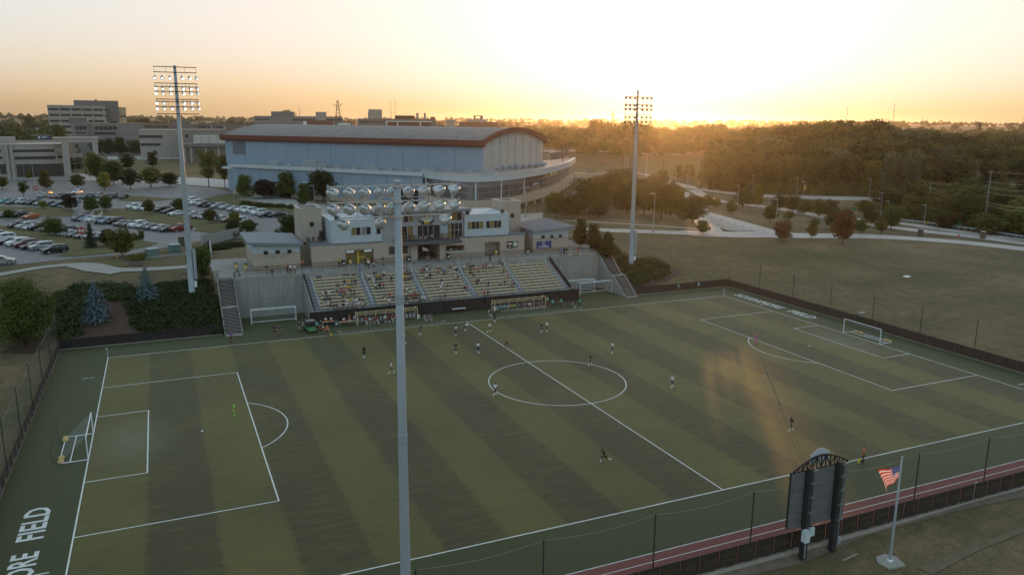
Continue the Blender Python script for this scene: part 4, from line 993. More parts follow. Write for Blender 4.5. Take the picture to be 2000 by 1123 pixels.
for i in range(8):
    s0, s1 = AW_*i/8+.28, AW_*(i+1)/8-.28; b = MB(); k = 5; ss = [s0+(s1-s0)*j/k for j in range(k+1)]
    b.add([(.02,s,17.5) for s in ss]+[(.02,s,rise(s)-1.2) for s in ss]+[(-.3,s,17.5) for s in ss]+[(-.3,s,rise(s)-1.2) for s in ss],
        [(j, j+1, k+2+j, k+1+j) for j in range(k)]+[(0, k+1, 3*k+3, 2*k+2), (k, 3*k+2, 4*k+3, 2*k+1)]); b.obj('end_panel', PANE, ar)
b = MB(); b.add([(-.32,0,17.5),(-.32,AW_,17.5)]+[(-.32,AW_*j/12,rise(AW_*j/12)-1.2) for j in range(12,-1,-1)], [tuple(range(15))]); b.obj('end_backing', mat('joint dark',(.12,.11,.1),.8), ar)
nr = 40; k = 14
for i in range(nr):
    x0, x1 = -AL-1.2+(AL+2.2)*i/nr, -AL-1.2+(AL+2.2)*(i+1)/nr; b = MB(); sj = [-1.2+(AW_+2.4)*j/k for j in range(k+1)]; zf = lambda s: rise(min(max(s,0),AW_)) - (.5 if s < 0 or s > AW_ else 0)
    b.add([(x0+.04,s,zf(s)) for s in sj]+[(x1-.04,s,zf(s)) for s in sj], [(j, k+1+j, k+2+j, j+1) for j in range(k)])
    b.add([(x0-.05,s,zf(s)+.09) for s in sj]+[(x0+.06,s,zf(s)+.09) for s in sj], [(j, k+1+j, k+2+j, j+1) for j in range(k)])
    b.obj('roof_panel', ROOFA, ar)
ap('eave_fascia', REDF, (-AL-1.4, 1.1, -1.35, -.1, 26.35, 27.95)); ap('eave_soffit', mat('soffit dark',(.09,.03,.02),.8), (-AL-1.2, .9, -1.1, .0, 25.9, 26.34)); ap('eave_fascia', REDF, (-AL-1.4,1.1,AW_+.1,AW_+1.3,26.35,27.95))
for xe, nm in ((1.0, 0), (-AL-1.4, 1)):
    b = MB(); sj = [-1.2+(AW_+2.4)*j/20 for j in range(21)]
    z0 = lambda s: rise(min(max(s,0),AW_))-1.55-(.4 if s<0 or s>AW_ else 0); z1 = lambda s: rise(min(max(s,0),AW_))+.12-(.4 if s<0 or s>AW_ else 0)
    vs = []
    for s in sj: vs += [(xe-.0,s,z0(s)),(xe,s,z1(s)),(xe-1.0 if nm==0 else xe+1.0,s,z0(s)+.2),(xe-1.0 if nm==0 else xe+1.0,s,z1(s))]
    fs = []
    for j in range(20): q = 4*j; fs += [(q,q+4,q+5,q+1),(q+2,q+3,q+7,q+6),(q,q+2,q+6,q+4),(q+1,q+5,q+7,q+3)]
    b.add(vs, fs); b.obj('arched_fascia', REDF, ar)
ap('roof_hatch', WPAINT, (-AL+38,-AL+41.5,20,23,31.9,32.5))
# lower storey outline (world -> local)
def loc(p): d = Vector((p.x, p.y))-AR; return Vector((d.dot(AU), d.dot(AV)))
ZS = 18.05
st_ = [loc(atz(*p, ZS)) for p in ((447,320.5),(540,324),(640,328.5),(815,338))]
y_ = sum(p.y for p in st_)/4; xl, xr = st_[0].x, st_[-1].x
ap('lower_wall', PAN, (xl, xr, y_+.8, 0, 6, 17.0)); ap('skirt_roof', SKIRT, (xl, xr+2, y_+.7, .0, 17.3, 17.8)); ap('skirt_fascia', WFAS, (xl-.3, xr+.5, y_, y_+.8, 16.9, 18.0))
ap('left_entry_wing', PAN, (xl-12, xl, y_+10, 30, 6, 15.5)); ap('entry_canopy', WFAS, (xl-13.5, xl, y_+8.5, 30, 15.5, 16.3))
for i in range(9): x = xl+(xr-xl)*(i+.5)/9; ap('panel_joint', mat('joint dark'), (x-.05,x+.05,y_+.77,y_+.8,7,16.9))
ap('lower_base', CREAM, (xl, xr, y_+.76, y_+.95, 6, 8.6))
rc = [loc(atz(*p, 18.3)) for p in ((822,335),(860,340),(900,343),(930,343.5),(960,342.5),(990,340.5),(1020,337),(1050,332.5),(1080,326.5),(1100,321),(1115,315),(1124,309))]
rc = smooth(rc, 4)
def offs(pts, d):
    out = []
    for i, p in enumerate(pts):
        a, c = pts[max(i-1,0)], pts[min(i+1,len(pts)-1)]; t_ = (c-a).normalized(); out.append(p+Vector((-t_.y, t_.x))*d)
    return out
back = [Vector((rc[-1].x-6, 48)), Vector((rc[0].x, 48))]
def wall(name, pts, z0, z1, m, th=.4, parent=ar, close=None):
    q = offs(pts, th); b = MB()
    for i in range(len(pts)-1):
        b.hexa([(*pts[i],z0),(*pts[i+1],z0),(*q[i+1],z0),(*q[i],z0)], [(*pts[i],z1),(*pts[i+1],z1),(*q[i+1],z1),(*q[i],z1)])
    return b.obj(name, m, parent)
wall('rotunda_fascia', rc, 16.5, 18.5, WFAS, 1.0); wall('fascia_trim', offs(rc,-.12), 18.3, 18.55, mat('trim bright',(.62,.64,.66),.3,metal=.5), .3)
b = MB(); q = offs(rc, .9); b.add([(*p,18.2) for p in q]+[(*p,18.2) for p in back], [tuple(range(len(q)+2))]); b.obj('rotunda_roof', SKIRT, ar)
gl = offs(rc, 2.6); ns_ = len(gl); half = int(ns_*.62)
wall('frieze', gl[:half], 14.7, 16.5, PAN, .5); wall('glass_soffit', offs(rc,1.0), 16.3, 16.5, WFAS, 1.8)
for i in range(ns_-1):
    for j in range(3):
        p, q_ = gl[i], gl[i+1]
        for s in range(3):
            a, c = p+(q_-p)*s/3, p+(q_-p)*(s+1)/3; z0, z1 = (11.2, 14.7) if i < half-1 else (11.2+j*1.75, 11.2+(j+1)*1.75)
            if i < half-1 and j: continue
            d = (c-a).normalized()*.06; nrm = Vector((-d.y, d.x)).normalized()*.1; a2, c2 = a+d, c-d; jit = nrm*rnd.uniform(-.25,.25)
            b = MB(); b.hexa([(*(a2+jit),z0+.06),(*c2,z0+.06),(*(c2+nrm),z0+.06),(*(a2+jit+nrm),z0+.06)], [(*(a2+jit),z1-.06),(*c2,z1-.06),(*(c2+nrm),z1-.06),(*(a2+jit+nrm),z1-.06)])
            b.obj('glass_pane', LITG if (j == 2 and half+4 < i < half+9 and s != 1 and rnd.random() < .7) else CURT, ar)
b = MB()
MUL = mat('mullion', (.36,.37,.38), .45, metal=.4)
for i in range(ns_-1):
    for s in range(3):
        a = gl[i]+(gl[i+1]-gl[i])*s/3; b.box(a.x-.05,a.x+.05,a.y-.05,a.y+.12,11.2,16.4)
for z in (11.15, 12.95, 14.7): 
    for i in range(ns_-1): b.bar((*gl[i],z), (*gl[i+1],z), .12, .12)
o = b.obj('mullions', MUL, ar); o['kind'] = 'stuff'
wall('terrace_wall', offs(rc,.3), 8.6, 11.1, CREAM, .6); wall('terrace_floor', offs(rc,.8), 10.7, 10.9, PATHC, 2.6)
fl_ = offs(rc, 1.2)
for i in range(0, ns_-1, 2):
    p, q_ = fl_[i], fl_[min(i+2, ns_-1)]; d = q_-p
    b = MB(); a = p+d*.0; c = p+d*.3; th = Vector((-d.y, d.x)).normalized()*1.2
    b.hexa([(*a,5.8),(*c,5.8),(*(c+th),5.8),(*(a+th),5.8)], [(*a,8.6),(*c,8.6),(*(c+th),8.6),(*(a+th),8.6)]); b.obj('pier', CREAM, ar)
wall('ground_storey', offs(rc,3.5), 5.8, 10.7, mat('painted shade infill',(.2,.16,.13),.8), .4)  # darkened cream: shade below the terrace is put into the colour
for i in (1, 6, 12, 19, 25): p = offs(rc, .6)[i]; b = MB(); b.tube((*p,10.8), (*p,16.5), .25, n=8); b.obj('column', WFAS, ar)
# gate sign and roof sign
i = half+2; p, q_ = gl[i], gl[i+2]; d = (q_-p).normalized(); nn = Vector((d.y, -d.x)); ang = math.atan2(d.y, d.x)
c = (p+q_)/2+nn*.25-d*4; b = MB(); b.bar((*(c-d*5),13.4), (*(c+d*5),13.4), .12, 1.0); b.obj('gate_sign', mat('gate sign grey',(.12,.11,.13),.6), ar)
o = textmesh('gate_sign_text', 'NORTH GATE', 1.0, WPAINT, ar, ext=.01, bold=.02); o.rotation_euler = (R(90), 0, ang); o.location = (*(c+nn*.1), 13.4)
for k in range(4):
    e = c+d*(-3.6+k*2.4)
    for s_ in (-1, 1): b = MB(); b.bar((*(e+d*(s_*.9-.09)),12.1), (*(e+d*(s_*.9+.09)),12.1), .15, 1.7); b.obj('door_frame', CREAM, ar)
sg = offs(rc, 2.2); n1 = ns_-1; w1 = [sg[int(n1*.77)+k] for k in range(0, n1-int(n1*.77)-1)]
txt = 'TRUIST ARENA'; L_ = sum((w1[i+1]-w1[i]).length for i in range(len(w1)-1))
def along(t_):
    t_ *= L_
    for i in range(len(w1)-1):
        k_ = (w1[i+1]-w1[i]).length
        if t_ <= k_ or i == len(w1)-2: return w1[i]+(w1[i+1]-w1[i])*min(t_/k_,1), (w1[i+1]-w1[i]).normalized()
        t_ -= k_
LETM = mat('roof letter', (.05,.045,.08), .5)
for i, ch in enumerate(txt):
    if ch == ' ': continue
    p, d = along((i+.5)/len(txt)); o = textmesh('roof_sign_letter', ch, 3.6, LETM, ar, ext=.12, bold=.06); o.rotation_euler = (R(90), 0, math.atan2(d.y, d.x)); o.location = (p.x, p.y, 21.4)
    b = MB(); b.tube((p.x,p.y+.1,18.2), (p.x,p.y+.1,20.2), .06, n=4); b.obj('sign_strut', GALV, ar)
p, d = along(.53); b = MB(); b.bar((p.x-.3*d.x,p.y-.3*d.y,21.7), (p.x+.6*d.x,p.y+.6*d.y,21.7), .3, 6.5); b.obj('sign_panel', LETM, ar)
for k in range(8):   # roof fans beside the end wall
    y0 = 5+k*4.7; r_ = .9 if k < 3 else 1.5; b = MB(); b.lathe([(r_*.6,0),(r_*.6,.8),(r_,.9),(r_*.95,1.5),(r_*.5,1.8)], 10); o = b.obj('roof_fan', GALV, ar); o.location = (2.2+.1*k, y0, 18.2)
for k in range(13):
    x = xl+18+k*7.2; w0 = 1.2 if k % 3 else 2.4; z = 17.8; ap('roof_unit', GALV, (x-w0,x+w0,y_+2.4,y_+4.2,z,z+(.9 if k % 3 else 1.3)), (x-w0*.4,x+w0*.4,y_+2.6,y_+3.8,z+(.9 if k % 3 else 1.3),z+1.7))
ap('roof_plant', mat('plant grey',(.3,.31,.32),.6), (xl+33,xl+38,y_+2,y_+5.5,17.8,20.0),(xl+38,xl+40.5,y_+2.2,y_+4.5,17.8,19.2))
for (px, py) in ((500,355),(597,350),(775,356)):
    pass
xw = [(484,16),(518,12),(592,13),(770,16)]
for px, w_ in xw:
    x = loc(atz(px, 326 if px < 700 else 336, ZS)).x; n_ = 4
    f_ = ap('entrance_frame', FRAME, (x-1,x-.8,y_+.55,y_+.8,6.5,12.6),(x-.8+w_*.5,x-.6+w_*.5,y_+.55,y_+.8,6.5,12.6),(x-1,x-.6+w_*.5,y_+.55,y_+.8,12.6,12.9),(x-1,x-.6+w_*.5,y_+.56,y_+.79,10.2,10.4))
    for k in range(n_): ww = (w_*.5)/n_; ap('entrance_pane', GLASS, (x-.75+k*ww,x-.85+(k+1)*ww,y_+.66,y_+.72,7,12.6), parent=f_)
x = loc(atz(526, 326, ZS)).x; o = textmesh('gate_sign_text', 'EAST GATE', 1.1, WPAINT, ar, ext=.01, bold=.02); o.rotation_euler = (R(90),0,0); o.location = (x, y_+.5, 11.4)
# covered walkway beside the arena
t = thing('covered_walkway', 'concrete colonnade walkway right of the curved arena front', 'walkway', (0,0,0))
a, c = atd(1122, 345, 300), atd(1205, 345, 300); zt = a.z+1; d = (c-a); d.z = 0
b = MB(); b.bar((a.x,a.y,zt-.6), (c.x,c.y,zt-.6), 4, 1.8); b.obj('roof_beam', CREAM, t)
for k in range(5): p = a+d*(k+.1)/4.4; b = MB(); b.box(p.x-.7,p.x+.7,p.y-.7,p.y+.7,zt-8,zt-1.5); b.obj('column', CREAM, t)
# ------------------------------------------------------------------ campus buildings
BRUT = mat('campus concrete', (.4,.35,.32), .85, col2=(.33,.29,.265), scale=.4, detail=7); BRUTD = mat('dark campus concrete', (.2,.18,.175), .85, col2=(.16,.145,.14), scale=.4); BWIN = mat('strip window', (.03,.03,.035), .25); BRICK = mat('red brick far', (.17,.075,.055), .85); WARM = mat('painted sunlit concrete', (.5,.36,.22), .8)  # warm concrete tone has low sunlight painted into its colour
def bld(label, t_, px0, px1, ptop, pbase, depth, m=BRUT, wins=(), extra=(), rot=0., name='campus_building', cat='building', drop=4, cap=True):
    """facade traced at its own distance, real size and depth; wins are pixel rectangles with n panes"""
    if t_ is None: t_ = dep(G((px0+px1)/2, pbase))
    pc = atd((px0+px1)/2, pbase, t_); s = t_/FPX; d = ray((px0+px1)/2, pbase); az = math.atan2(d.x, d.y)
    o = thing(name, label, cat, pc, -az+R(rot)); X = lambda px: (px-(px0+px1)/2)*s; Z = lambda py: (pbase-py)*s*1.02
    def bx(nm, mm, xa, xb, ya, yb, y0, y1, par=o): b = MB(); b.box(X(xa), X(xb), y0, y1, Z(yb), Z(ya)); return b.obj(nm, mm, par)
    drop = max(drop, pc.z-min(gz(pc.x, pc.y), gz(pc.x-depth*.5, pc.y+depth*.5))+1.5) if drop > 1 else drop; b = MB(); b.box(X(px0), X(px1), 0, depth, -drop, Z(ptop)); b.obj('wall', m, o)
    if cap: b = MB(); b.box(X(px0)-.2, X(px1)+.2, -.2, depth+.2, Z(ptop), Z(ptop)+.35); b.obj('roof_edge', m, o)
    for (xa, xb, ya, yb, n_) in wins:
        for i in range(n_):
            x0 = xa+(xb-xa)*i/n_; x1 = xa+(xb-xa)*(i+.9)/n_; w_ = MB(); w_.box(X(x0), X(x1), -.12, .05, Z(yb), Z(ya)); w_ = w_.obj('window', FRAME if False else BRUTD, o)
            q = MB(); q.box(X(x0)+.1, X(x1)-.1, -.18, -.1, Z(yb)+.1, Z(ya)-.1); q.obj('pane', BWIN, w_)
    for (nm, mm, xa, xb, ya, yb, y0, y1) in extra: bx(nm, mm, xa, xb, ya, yb, y0, y1)
    return o
bld('tall pale office block with rows of strip windows on the left skyline', 760, 107, 206, 210, 275, 22, BRUT, [(109,203,y-2.2,y+2.2,5) for y in (217,227.5,238.5,249,260)]+[(203.5,210,y-2,y+2,2) for y in (217.5,228)],
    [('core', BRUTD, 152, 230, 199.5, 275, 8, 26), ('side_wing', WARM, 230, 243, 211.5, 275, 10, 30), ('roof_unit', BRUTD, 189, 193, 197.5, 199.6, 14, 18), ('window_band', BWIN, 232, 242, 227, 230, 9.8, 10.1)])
bld('long grey classroom building with slit windows and a dark stair notch', None, 153, 279, 244, 302, 30, mat('taupe concrete', (.27,.235,.225), .85, col2=(.23,.2,.19), scale=.4), [(160,180,249,256,3),(193,232,249,256,5),(160,180,260,263,1),(191,233,260,265,1)],
    [('stair_notch', BRUTD, 180, 188, 246, 276, -.3, .1), ('gable', BRUTD, 150, 182, 234, 246, 4, 20), ('skylight', GLASS, 221, 233, 239.5, 244, 6, 12), ('window_band', BWIN, 272, 275, 252, 256, -.2, .1)])
bld('low beige campus building with dark strip windows behind the left pole', None, 280, 362, 257, 309, 26, BRUT, [(280,326,266,271.5,1),(281,320,281,286,1),(301,310,295,303,1)])
bld('beige campus annex with small square windows right of the left pole', None, 361, 443, 257, 312, 30, mat('taupe concrete'), [(368,374,265,271,1),(369,376,280,284,1)], [('chimney', BRUT, 415, 418, 248, 257, 3, 5),('chimney', BRUT, 439, 442, 248, 257, 3, 5)])
bld('plant building with columns and white cooling units on its roof', None, 363, 445, 284, 318, 20, mat('brown precast', (.2,.16,.13), .85), [(384,399,294,302,1),(409,420,294,302,1)], [('parapet', BRUTD, 361, 447, 283, 288.5, -1.2, 21)]+[('cooling_unit', mat('cooler white',(.5,.48,.46),.6), 383+14.5*i, 396.5+14.5*i, 267, 282, 3, 9) for i in range(4)]+[('column', BRUT, x, x+4, 290, 318, -1, .2) for x in (363,375,402,425)])
gar = bld('grey concrete parking garage with open decks at the left edge', None, -40, 128, 286, 348, 40, BRUT, [], [('deck_opening_shade', SHADOWIN, 33, 103, 294.5, 299.5, -.06, .3),('deck_opening_shade', SHADOWIN, 106, 125, 293.5, 299, -.06, .3),('deck_opening_shade', SHADOWIN, 35, 104, 307.5, 313.5, -.06, .3),('deck_opening_shade', SHADOWIN, 107, 126, 307, 312, -.06, .3),('deck_opening_shade', SHADOWIN, 36, 126, 322, 346, -.06, .3),('opening', SHADOWIN, 5, 14, 294, 299, -.06, .3),('opening', SHADOWIN, 6, 15, 307, 312, -.06, .3),('opening', SHADOWIN, 9, 19, 321, 340, -.06, .3),('opening', SHADOWIN, -6, 4, 319, 338, -.06, .3)]+[('pier', BRUT, x, x+5, 284, 348, -.8, .05) for x in (-2,20,28)]+[('mid_post', BRUT, 103, 106, 294, 300, -.3, .0),('mid_post', BRUT, 104, 107, 307, 313, -.3, .0),('stair_block', BRUT, -30, 40, 272, 287, 12, 20),('parapet', BRUT, 40, 108, 280, 287, 25, 26)])  # openings are dark panels on a solid wall, their shade painted in
t = bld('concrete portal frame at the end of the parking garage', dep(G(150, 350)), 110, 187, 271, 278.5, 12, BRUT, [], [('leg', BRUT, 123, 135, 278, 345, 0, 3),('leg', BRUT, 176, 186, 278, 352, 0, 3),('deck', BRUT, 112, 150, 291, 297, 5, 8),('deck', BRUT, 128, 158, 300, 308, 5, 8)], drop=0, name='portal_frame', cat='portal')
bld('blue directory sign board on the upper campus level', 480, 74, 97, 265.5, 271.5, .4, mat('sign blue',(.03,.06,.14),.5), [], [('logo_disc', WPAINT, 76, 79.5, 267, 271, -.1, -.02),('print_bar', WPAINT, 82, 92, 267, 268, -.1, -.02),('print_bar', WPAINT, 82, 89, 269, 270, -.1, -.02),('canopy', CONC, 64, 98, 264.6, 265.5, -.5, 3)], name='direction_sign', cat='sign', drop=1, cap=False)
bld('distant pale house left of the office block', 900, 71, 81, 252, 258, 8, WPAINT, [], [('roof', BRUTD, 70, 82, 250, 252, -.5, 9)], name='house', cat='house')
bld('distant low brown campus block left of the arena roof', 820, 270, 345, 243, 262, 30, mat('brown precast'), [(275,330,247,250,4)])
bld('distant campus block with sunlit edge behind the left pole', 880, 340, 386, 238, 256, 20, BRUTD, [], [('painted_sun_strip', WARM, 372, 386, 239, 244, -.4, .1)])  # strip is a panel with sunlight painted into its colour
bld('distant brown block with two chimneys left of the arena roof', 900, 386, 480, 243, 262, 30, mat('brown precast'), [(392,440,248,251,3)], [('chimney', BRICK, 447, 456, 237, 250, 2, 6),('chimney', BRICK, 464, 476, 240, 250, 2, 6)])
bld('long skyline building with a penthouse behind the left half of the arena roof', 900, 501, 668, 229, 250, 30, mat('taupe concrete'), [(504,530,233,236,4),(572,616,233,237,6),(636,666,233,236,4)], [('penthouse', BRUTD, 533, 576, 220, 230, 4, 20),('tower', BRUT, 617, 637, 220, 250, -.5, 12)])
bld('red roofed low building peeking above the arena roof', 820, 600, 650, 237, 248, 20, BRICK, [], [('roof_strip', WPAINT, 594, 600, 238, 245, -.5, .1)])
bld('skyline building with stepped tower right of the lattice tower', 880, 700, 852, 234, 252, 30, BRUTD, [(705,750,238,241,5)], [('tower', BRUT, 721, 747, 216, 236, 3, 15),('shoulder', BRUT, 720, 742, 222, 236, 1, 14),('skylight', GLASS, 772, 810, 227, 234, 4, 14),('chimney', BRUT, 813, 818, 222, 234, 4, 7),('chimney', BRUT, 828, 832, 222, 234, 4, 7),('end_block', BRICK, 841, 850, 229, 246, 2, 9)])
bld('low brick hall with white trim behind the arena roof', 540, 756, 842, 238.5, 250, 20, BRICK, [], [('trim', WPAINT, 755, 843, 237.5, 239, -.3, 0),('trim', WPAINT, 755, 757, 238, 247, -.3, 0),('trim', WPAINT, 776, 778, 238, 247, -.3, 0),('trim', WPAINT, 820, 822, 238, 247, -.3, 0)])
bld('small pale rooftop block on the skyline behind the arena', 900, 872, 889, 235, 248, 12, BRUT)
bld('distant brick building with rooftop plant right of the arena ridge', 900, 897, 973, 240, 252, 20, BRICK, [], [('penthouse', BRUT, 913, 951, 234, 242, 2, 12),('plant_frame', BRUTD, 925, 929, 227, 236, 4, 8),('plant_frame', BRUTD, 938, 943, 228, 236, 4, 8),('plant_deck', GALV, 924, 944, 227, 228.5, 3, 9)])
bld('low house with grey roof among the trees right of the arena', 820, 1070, 1138, 281, 297, 14, mat('brown precast'), [(1112,1130,287,291,4)], [('roof', mat('shingle',(.19,.17,.16),.9), 1104, 1139, 274, 282, -.6, 14)], name='house', cat='house')
bld('pale garage building between trees left of the right pole', 880, 1244, 1262, 283, 297, 10, mat('brown precast'), [(1246,1258,287,293,2)], name='house', cat='house')
t = bld('low hall with glossy metal roof catching the sunset glare', 900, 1283, 1312, 274, 282, 12, mat('brown precast'), [], [], name='hall', cat='building')
b = MB(); s = 900/FPX; b.hexa([(-18*s,-1,8*s),(18*s,-1,8*s),(18*s,14,10*s),(-18*s,14,10*s)], [(-18*s,-1,8.4*s),(18*s,-1,8.4*s),(18*s,14,10.4*s),(-18*s,14,10.4*s)]); b.obj('roof', mat('glossy roof',(.6,.6,.58),.12,metal=.9), t)
# ------------------------------------------------------------------ lattice towers, masts, water tower
def pylon(label, px, pb, pt, t_, hw, arms):
    p = atd(px, pb, t_); s = t_/FPX; H = (pb-pt)*s; o = thing('lattice_tower', label, 'pylon', p); b = MB(); w0, w1 = hw*s, hw*s*.18; r = .022*hw*s+.12
    P = lambda k, f: Vector((((-1,1,1,-1)[k])*(w0+(w1-w0)*f), ((-1,-1,1,1)[k])*(w0+(w1-w0)*f), H*f))
    for k in range(4): b.tube(P(k,0), P(k,1), r, n=4)
    for j in range(7):
        for k in range(4): b.tube(P(k,j/7), P((k+1)%4,(j+1)/7), r*.7, n=3)
    b.obj('frame', DKMET, o)
    for zf, wd, up in arms:
        b = MB()
        for sx in (-1, 1): b.tube((0,0,H*zf), (sx*wd*s,0,H*(zf+up)), r, n=4); b.tube((0,0,H*(zf-.12)), (sx*wd*s,0,H*(zf+up)), r*.8, n=4)
        b.obj('crossarm', DKMET, o)
    return o
pylon('branching power pylon standing above the arena roof', 661, 246, 197, 760, 5.5, [(.72,9,.14),(.4,6,.0)])
pylon('power pylon in the sunset glow left of the right pole', 1196, 262, 218, 900, 4.5, [(.75,7,.1),(.5,9,0)])
pylon('dark spreading pylon on the far right horizon', 1911, 268, 242, 900, 3.5, [(.7,8,.25),(.9,5,.1)])
pylon('thin lattice tower on the right horizon', 1800, 254, 234, 1500, 3, [])
for px, pb_, pt, t_, lab in ((1652,250,212,1500,'radio mast with two drums on the right skyline'),(1743,248,204,1500,'tall leaning radio mast on the right skyline'),(585,230,208,1100,'thin antenna mast left of the lattice tower'),(764,236,198,1100,'thin left antenna of the pair beside the skyline tower'),(772,236,193,1100,'thin right antenna of the pair beside the skyline tower'),(1996,250,232,1500,'thin mast at the right edge of the skyline'),(882,237,226,900,'short mast on a pale rooftop block')):
    p = atd(px, pb_, t_); s = t_/FPX; H = (pb_-pt)*s; o = thing('radio_mast', lab, 'mast', p); b = MB(); b.tube((0,0,0), (0,0,H), .5*s, .3*s, n=5); b.obj('mast', DKMET, o)
    if t_ == 1500 and H > 25:
        for f in (.7, .98): b = MB(); b.lathe([(.9*s,H*f-1.2*s),(1.3*s,H*f-.8*s),(1.3*s,H*f)], 8); b.obj('drum', DKMET, o)
p = atd(1631, 250, 2200); s = 2200/FPX; o = thing('water_tower', 'small water tower silhouette on the right horizon', 'water tower', p); b = MB(); b.lathe([(.4*s,6*s),(2.2*s,7.5*s),(2.3*s,10*s),(.8*s,12*s)], 10); b.obj('tank', BRUTD, o)
for k in range(4): b = MB(); b.tube((1.7*s*(-1,1,1,-1)[k],1.7*s*(-1,-1,1,1)[k],0), (1.7*s*(-1,1,1,-1)[k],1.7*s*(-1,-1,1,1)[k],8*s), .3*s, n=4); b.obj('leg', BRUTD, o)
# ------------------------------------------------------------------ street lamps and poles
LPM = mat('lamp post grey', (.34,.36,.38), .5, metal=.2)
def lamp(px, pb_, pt, lab, heads=1, banner=None, sign=None):
    p = G(px, pb_); H = max(4., (pb_-pt)*dep(p)/FPX*1.03); r = .1; o = thing('street_lamp', lab, 'street lamp', p, rnd.uniform(-.4,.4))
    b = MB(); b.lathe([(.3,0),(.3,.6),(.14,.62)], 8); b.obj('footing', CONC, o); b = MB(); b.tube((0,0,.5), (0,0,H), r, r*.7, n=6); b.obj('post', LPM, o)
    for k in range(heads): b = MB(); sx = (-1, 1)[k]; b.box(*sorted((0, sx*1.3)), -.22, .22, H-.08, H+.12); b.obj('lamp_head', LPM, o)
    if banner: b = MB(); b.box(.15,.95,-.02,.02,H*.55,H*.8); b.obj('banner', banner, o)
    if sign: b = MB(); b.box(-.75,.75,-.16,-.1,1.9,3.4); s_ = b.obj('lot_sign', mat('lot sign red',(.35,.06,.03),.6), o); b = MB(); b.box(-.45,-.28,-.18,-.165,2.2,3.1); b.box(.28,.45,-.18,-.165,2.2,3.1); b.box(-.28,.28,-.18,-.165,2.57,2.74); b.obj('sign_letter', WPAINT, s_)
YB = mat('yellow banner', (.5,.34,.05), .7)
for a in [(48,348,315,'lamp post in front of the garage, left of a pair'),(66,352,321,'lamp post in front of the garage, right of a pair'),(148,345,321,'double headed lamp post by the lawn below the garage',2),(239,361,322,'double headed lamp post beside the round street trees',2),(288,340,317,'double headed lamp post on the slope behind the street trees',2),(457,396,335,'double headed lamp post at the left arena corner',2),(162,474,387,'lamp post with a red lot sign among the rows of cars',2,None,1),(71,383,350,'short post with a red lot sign at the back of the car park',1,None,1),(614,396,364,'lamp post with arm on the arena plaza behind the floodlights'),
  (1026,425,369,'double headed lamp post in front of the curved arena wall',2),(1276,455,381,'lamp post on the grass right of the right stadium pole'),(1440,408,364,'lamp post on the lawn above the drop off loop'),(1319,355,332,'lamp post with lit top beside small trees',1,YB),(1205,336,313,'lamp post left of the flagpoles'),(1345,373,333,'taller lamp post of the pair by the campus road'),(1341,374,343,'shorter lamp post of the pair by the campus road'),(1363,377,352,'lamp post with yellow banner right of the pair',1,YB),(1464,380,360,'short lamp post by the bright yellow green tree'),(1470,378,344,'tall thin lamp post by the bright yellow green tree'),(1555,388,348,'lamp post on the far road, left of the banner post'),(1568,391,356,'lamp post with a yellow banner on the far road',1,YB),(1515,437,391,'lamp post behind the reddish tree on the right'),(1719,420,378,'lamp post beside the main road between trees'),(1733,419,394,'short lamp post right of another beside the main road'),(1802,460,403,'lamp post with arm at the road junction on the right'),(1290,350,325,'lamp post on the campus road below the far lawn'),(1380,453,411,'post with flat top beside the drop off loop'),(1697,391,350,'wooden post at the foot of the wooded hill')]: lamp(*a)
for px, pb_, pt, lab in ((1220,341,304,'left flagpole with a pale red flag by the arena'),(1225,338,302,'thin bare flagpole by the arena'),(1262,346,300,'right flagpole with a dull red flag by the campus road')):
    p = G(px, pb_); H = (pb_-pt)*dep(p)/FPX; o = thing('flagpole', lab, 'flagpole', p); b = MB(); b.tube((0,0,0), (0,0,H), .12, .07, n=6); b.obj('pole', WPAINT, o)
    if 'bare' not in lab: b = MB(); b.add([(-.1,0,H-.3),(-1.2,.2,H-.9),(-1.9,0,H-2.6),(-1.3,-.1,H-3.3),(-.1,0,H-2.2)], [(0,1,2,3,4)]); b.obj('flag', mat('dull flag',(.32,.1,.08),.8), o)
# utility poles and wires
WOOD = mat('utility wood', (.24,.22,.21), .85); WIRE = mat('overhead wire', (.42,.3,.18), .4, metal=.6)
tops = []
for px, pb_, pt, lab in ((1921,446,337,'big grey utility pole carrying many wires at the right'),(1812,412,358,'dark utility pole at the bend of the hill road'),(2060,470,330,'utility pole at the right border'),(1906,375,337,'thin utility pole beside the hill road')):
    p = G(px, pb_); H = (pb_-pt)*dep(p)/FPX*1.03; o = thing('utility_pole', lab, 'utility pole', p); b = MB(); b.tube((0,0,0), (0,0,H), .24, .15, n=7); b.obj('pole', WOOD, o)
    for f in (.97, .8, .62): b = MB(); b.box(-1.2,1.2,-.08,.08,H*f-.08,H*f+.08); b.obj('crossarm', WOOD, o)
    tops.append((p, H))
def wires(lab, A, B_, fs):
    t = thing('overhead_wires', lab, 'wires', A[0])
    for f in fs:
        for dx in ((0,) if f > .5 else (-.5,.5)):
            p = Vector((dx,0,A[1]*f)); q = B_[0]-A[0]+Vector((dx,0,B_[1]*f)); b = MB(); L_ = (q-p).length
            b.path([p+(q-p)*k/10-Vector((0,0,.035*L_*(1-(2*k/10-1)**2))) for k in range(11)], .045, n=3); b.obj('wire', WIRE, t)
wires('sunlit overhead wires left of the big utility pole', tops[0], tops[1], (.97,.8,.62)); wires('sunlit overhead wires right of the big utility pole', tops[0], tops[2], (.97,.8,.7,.62,.45,.4))
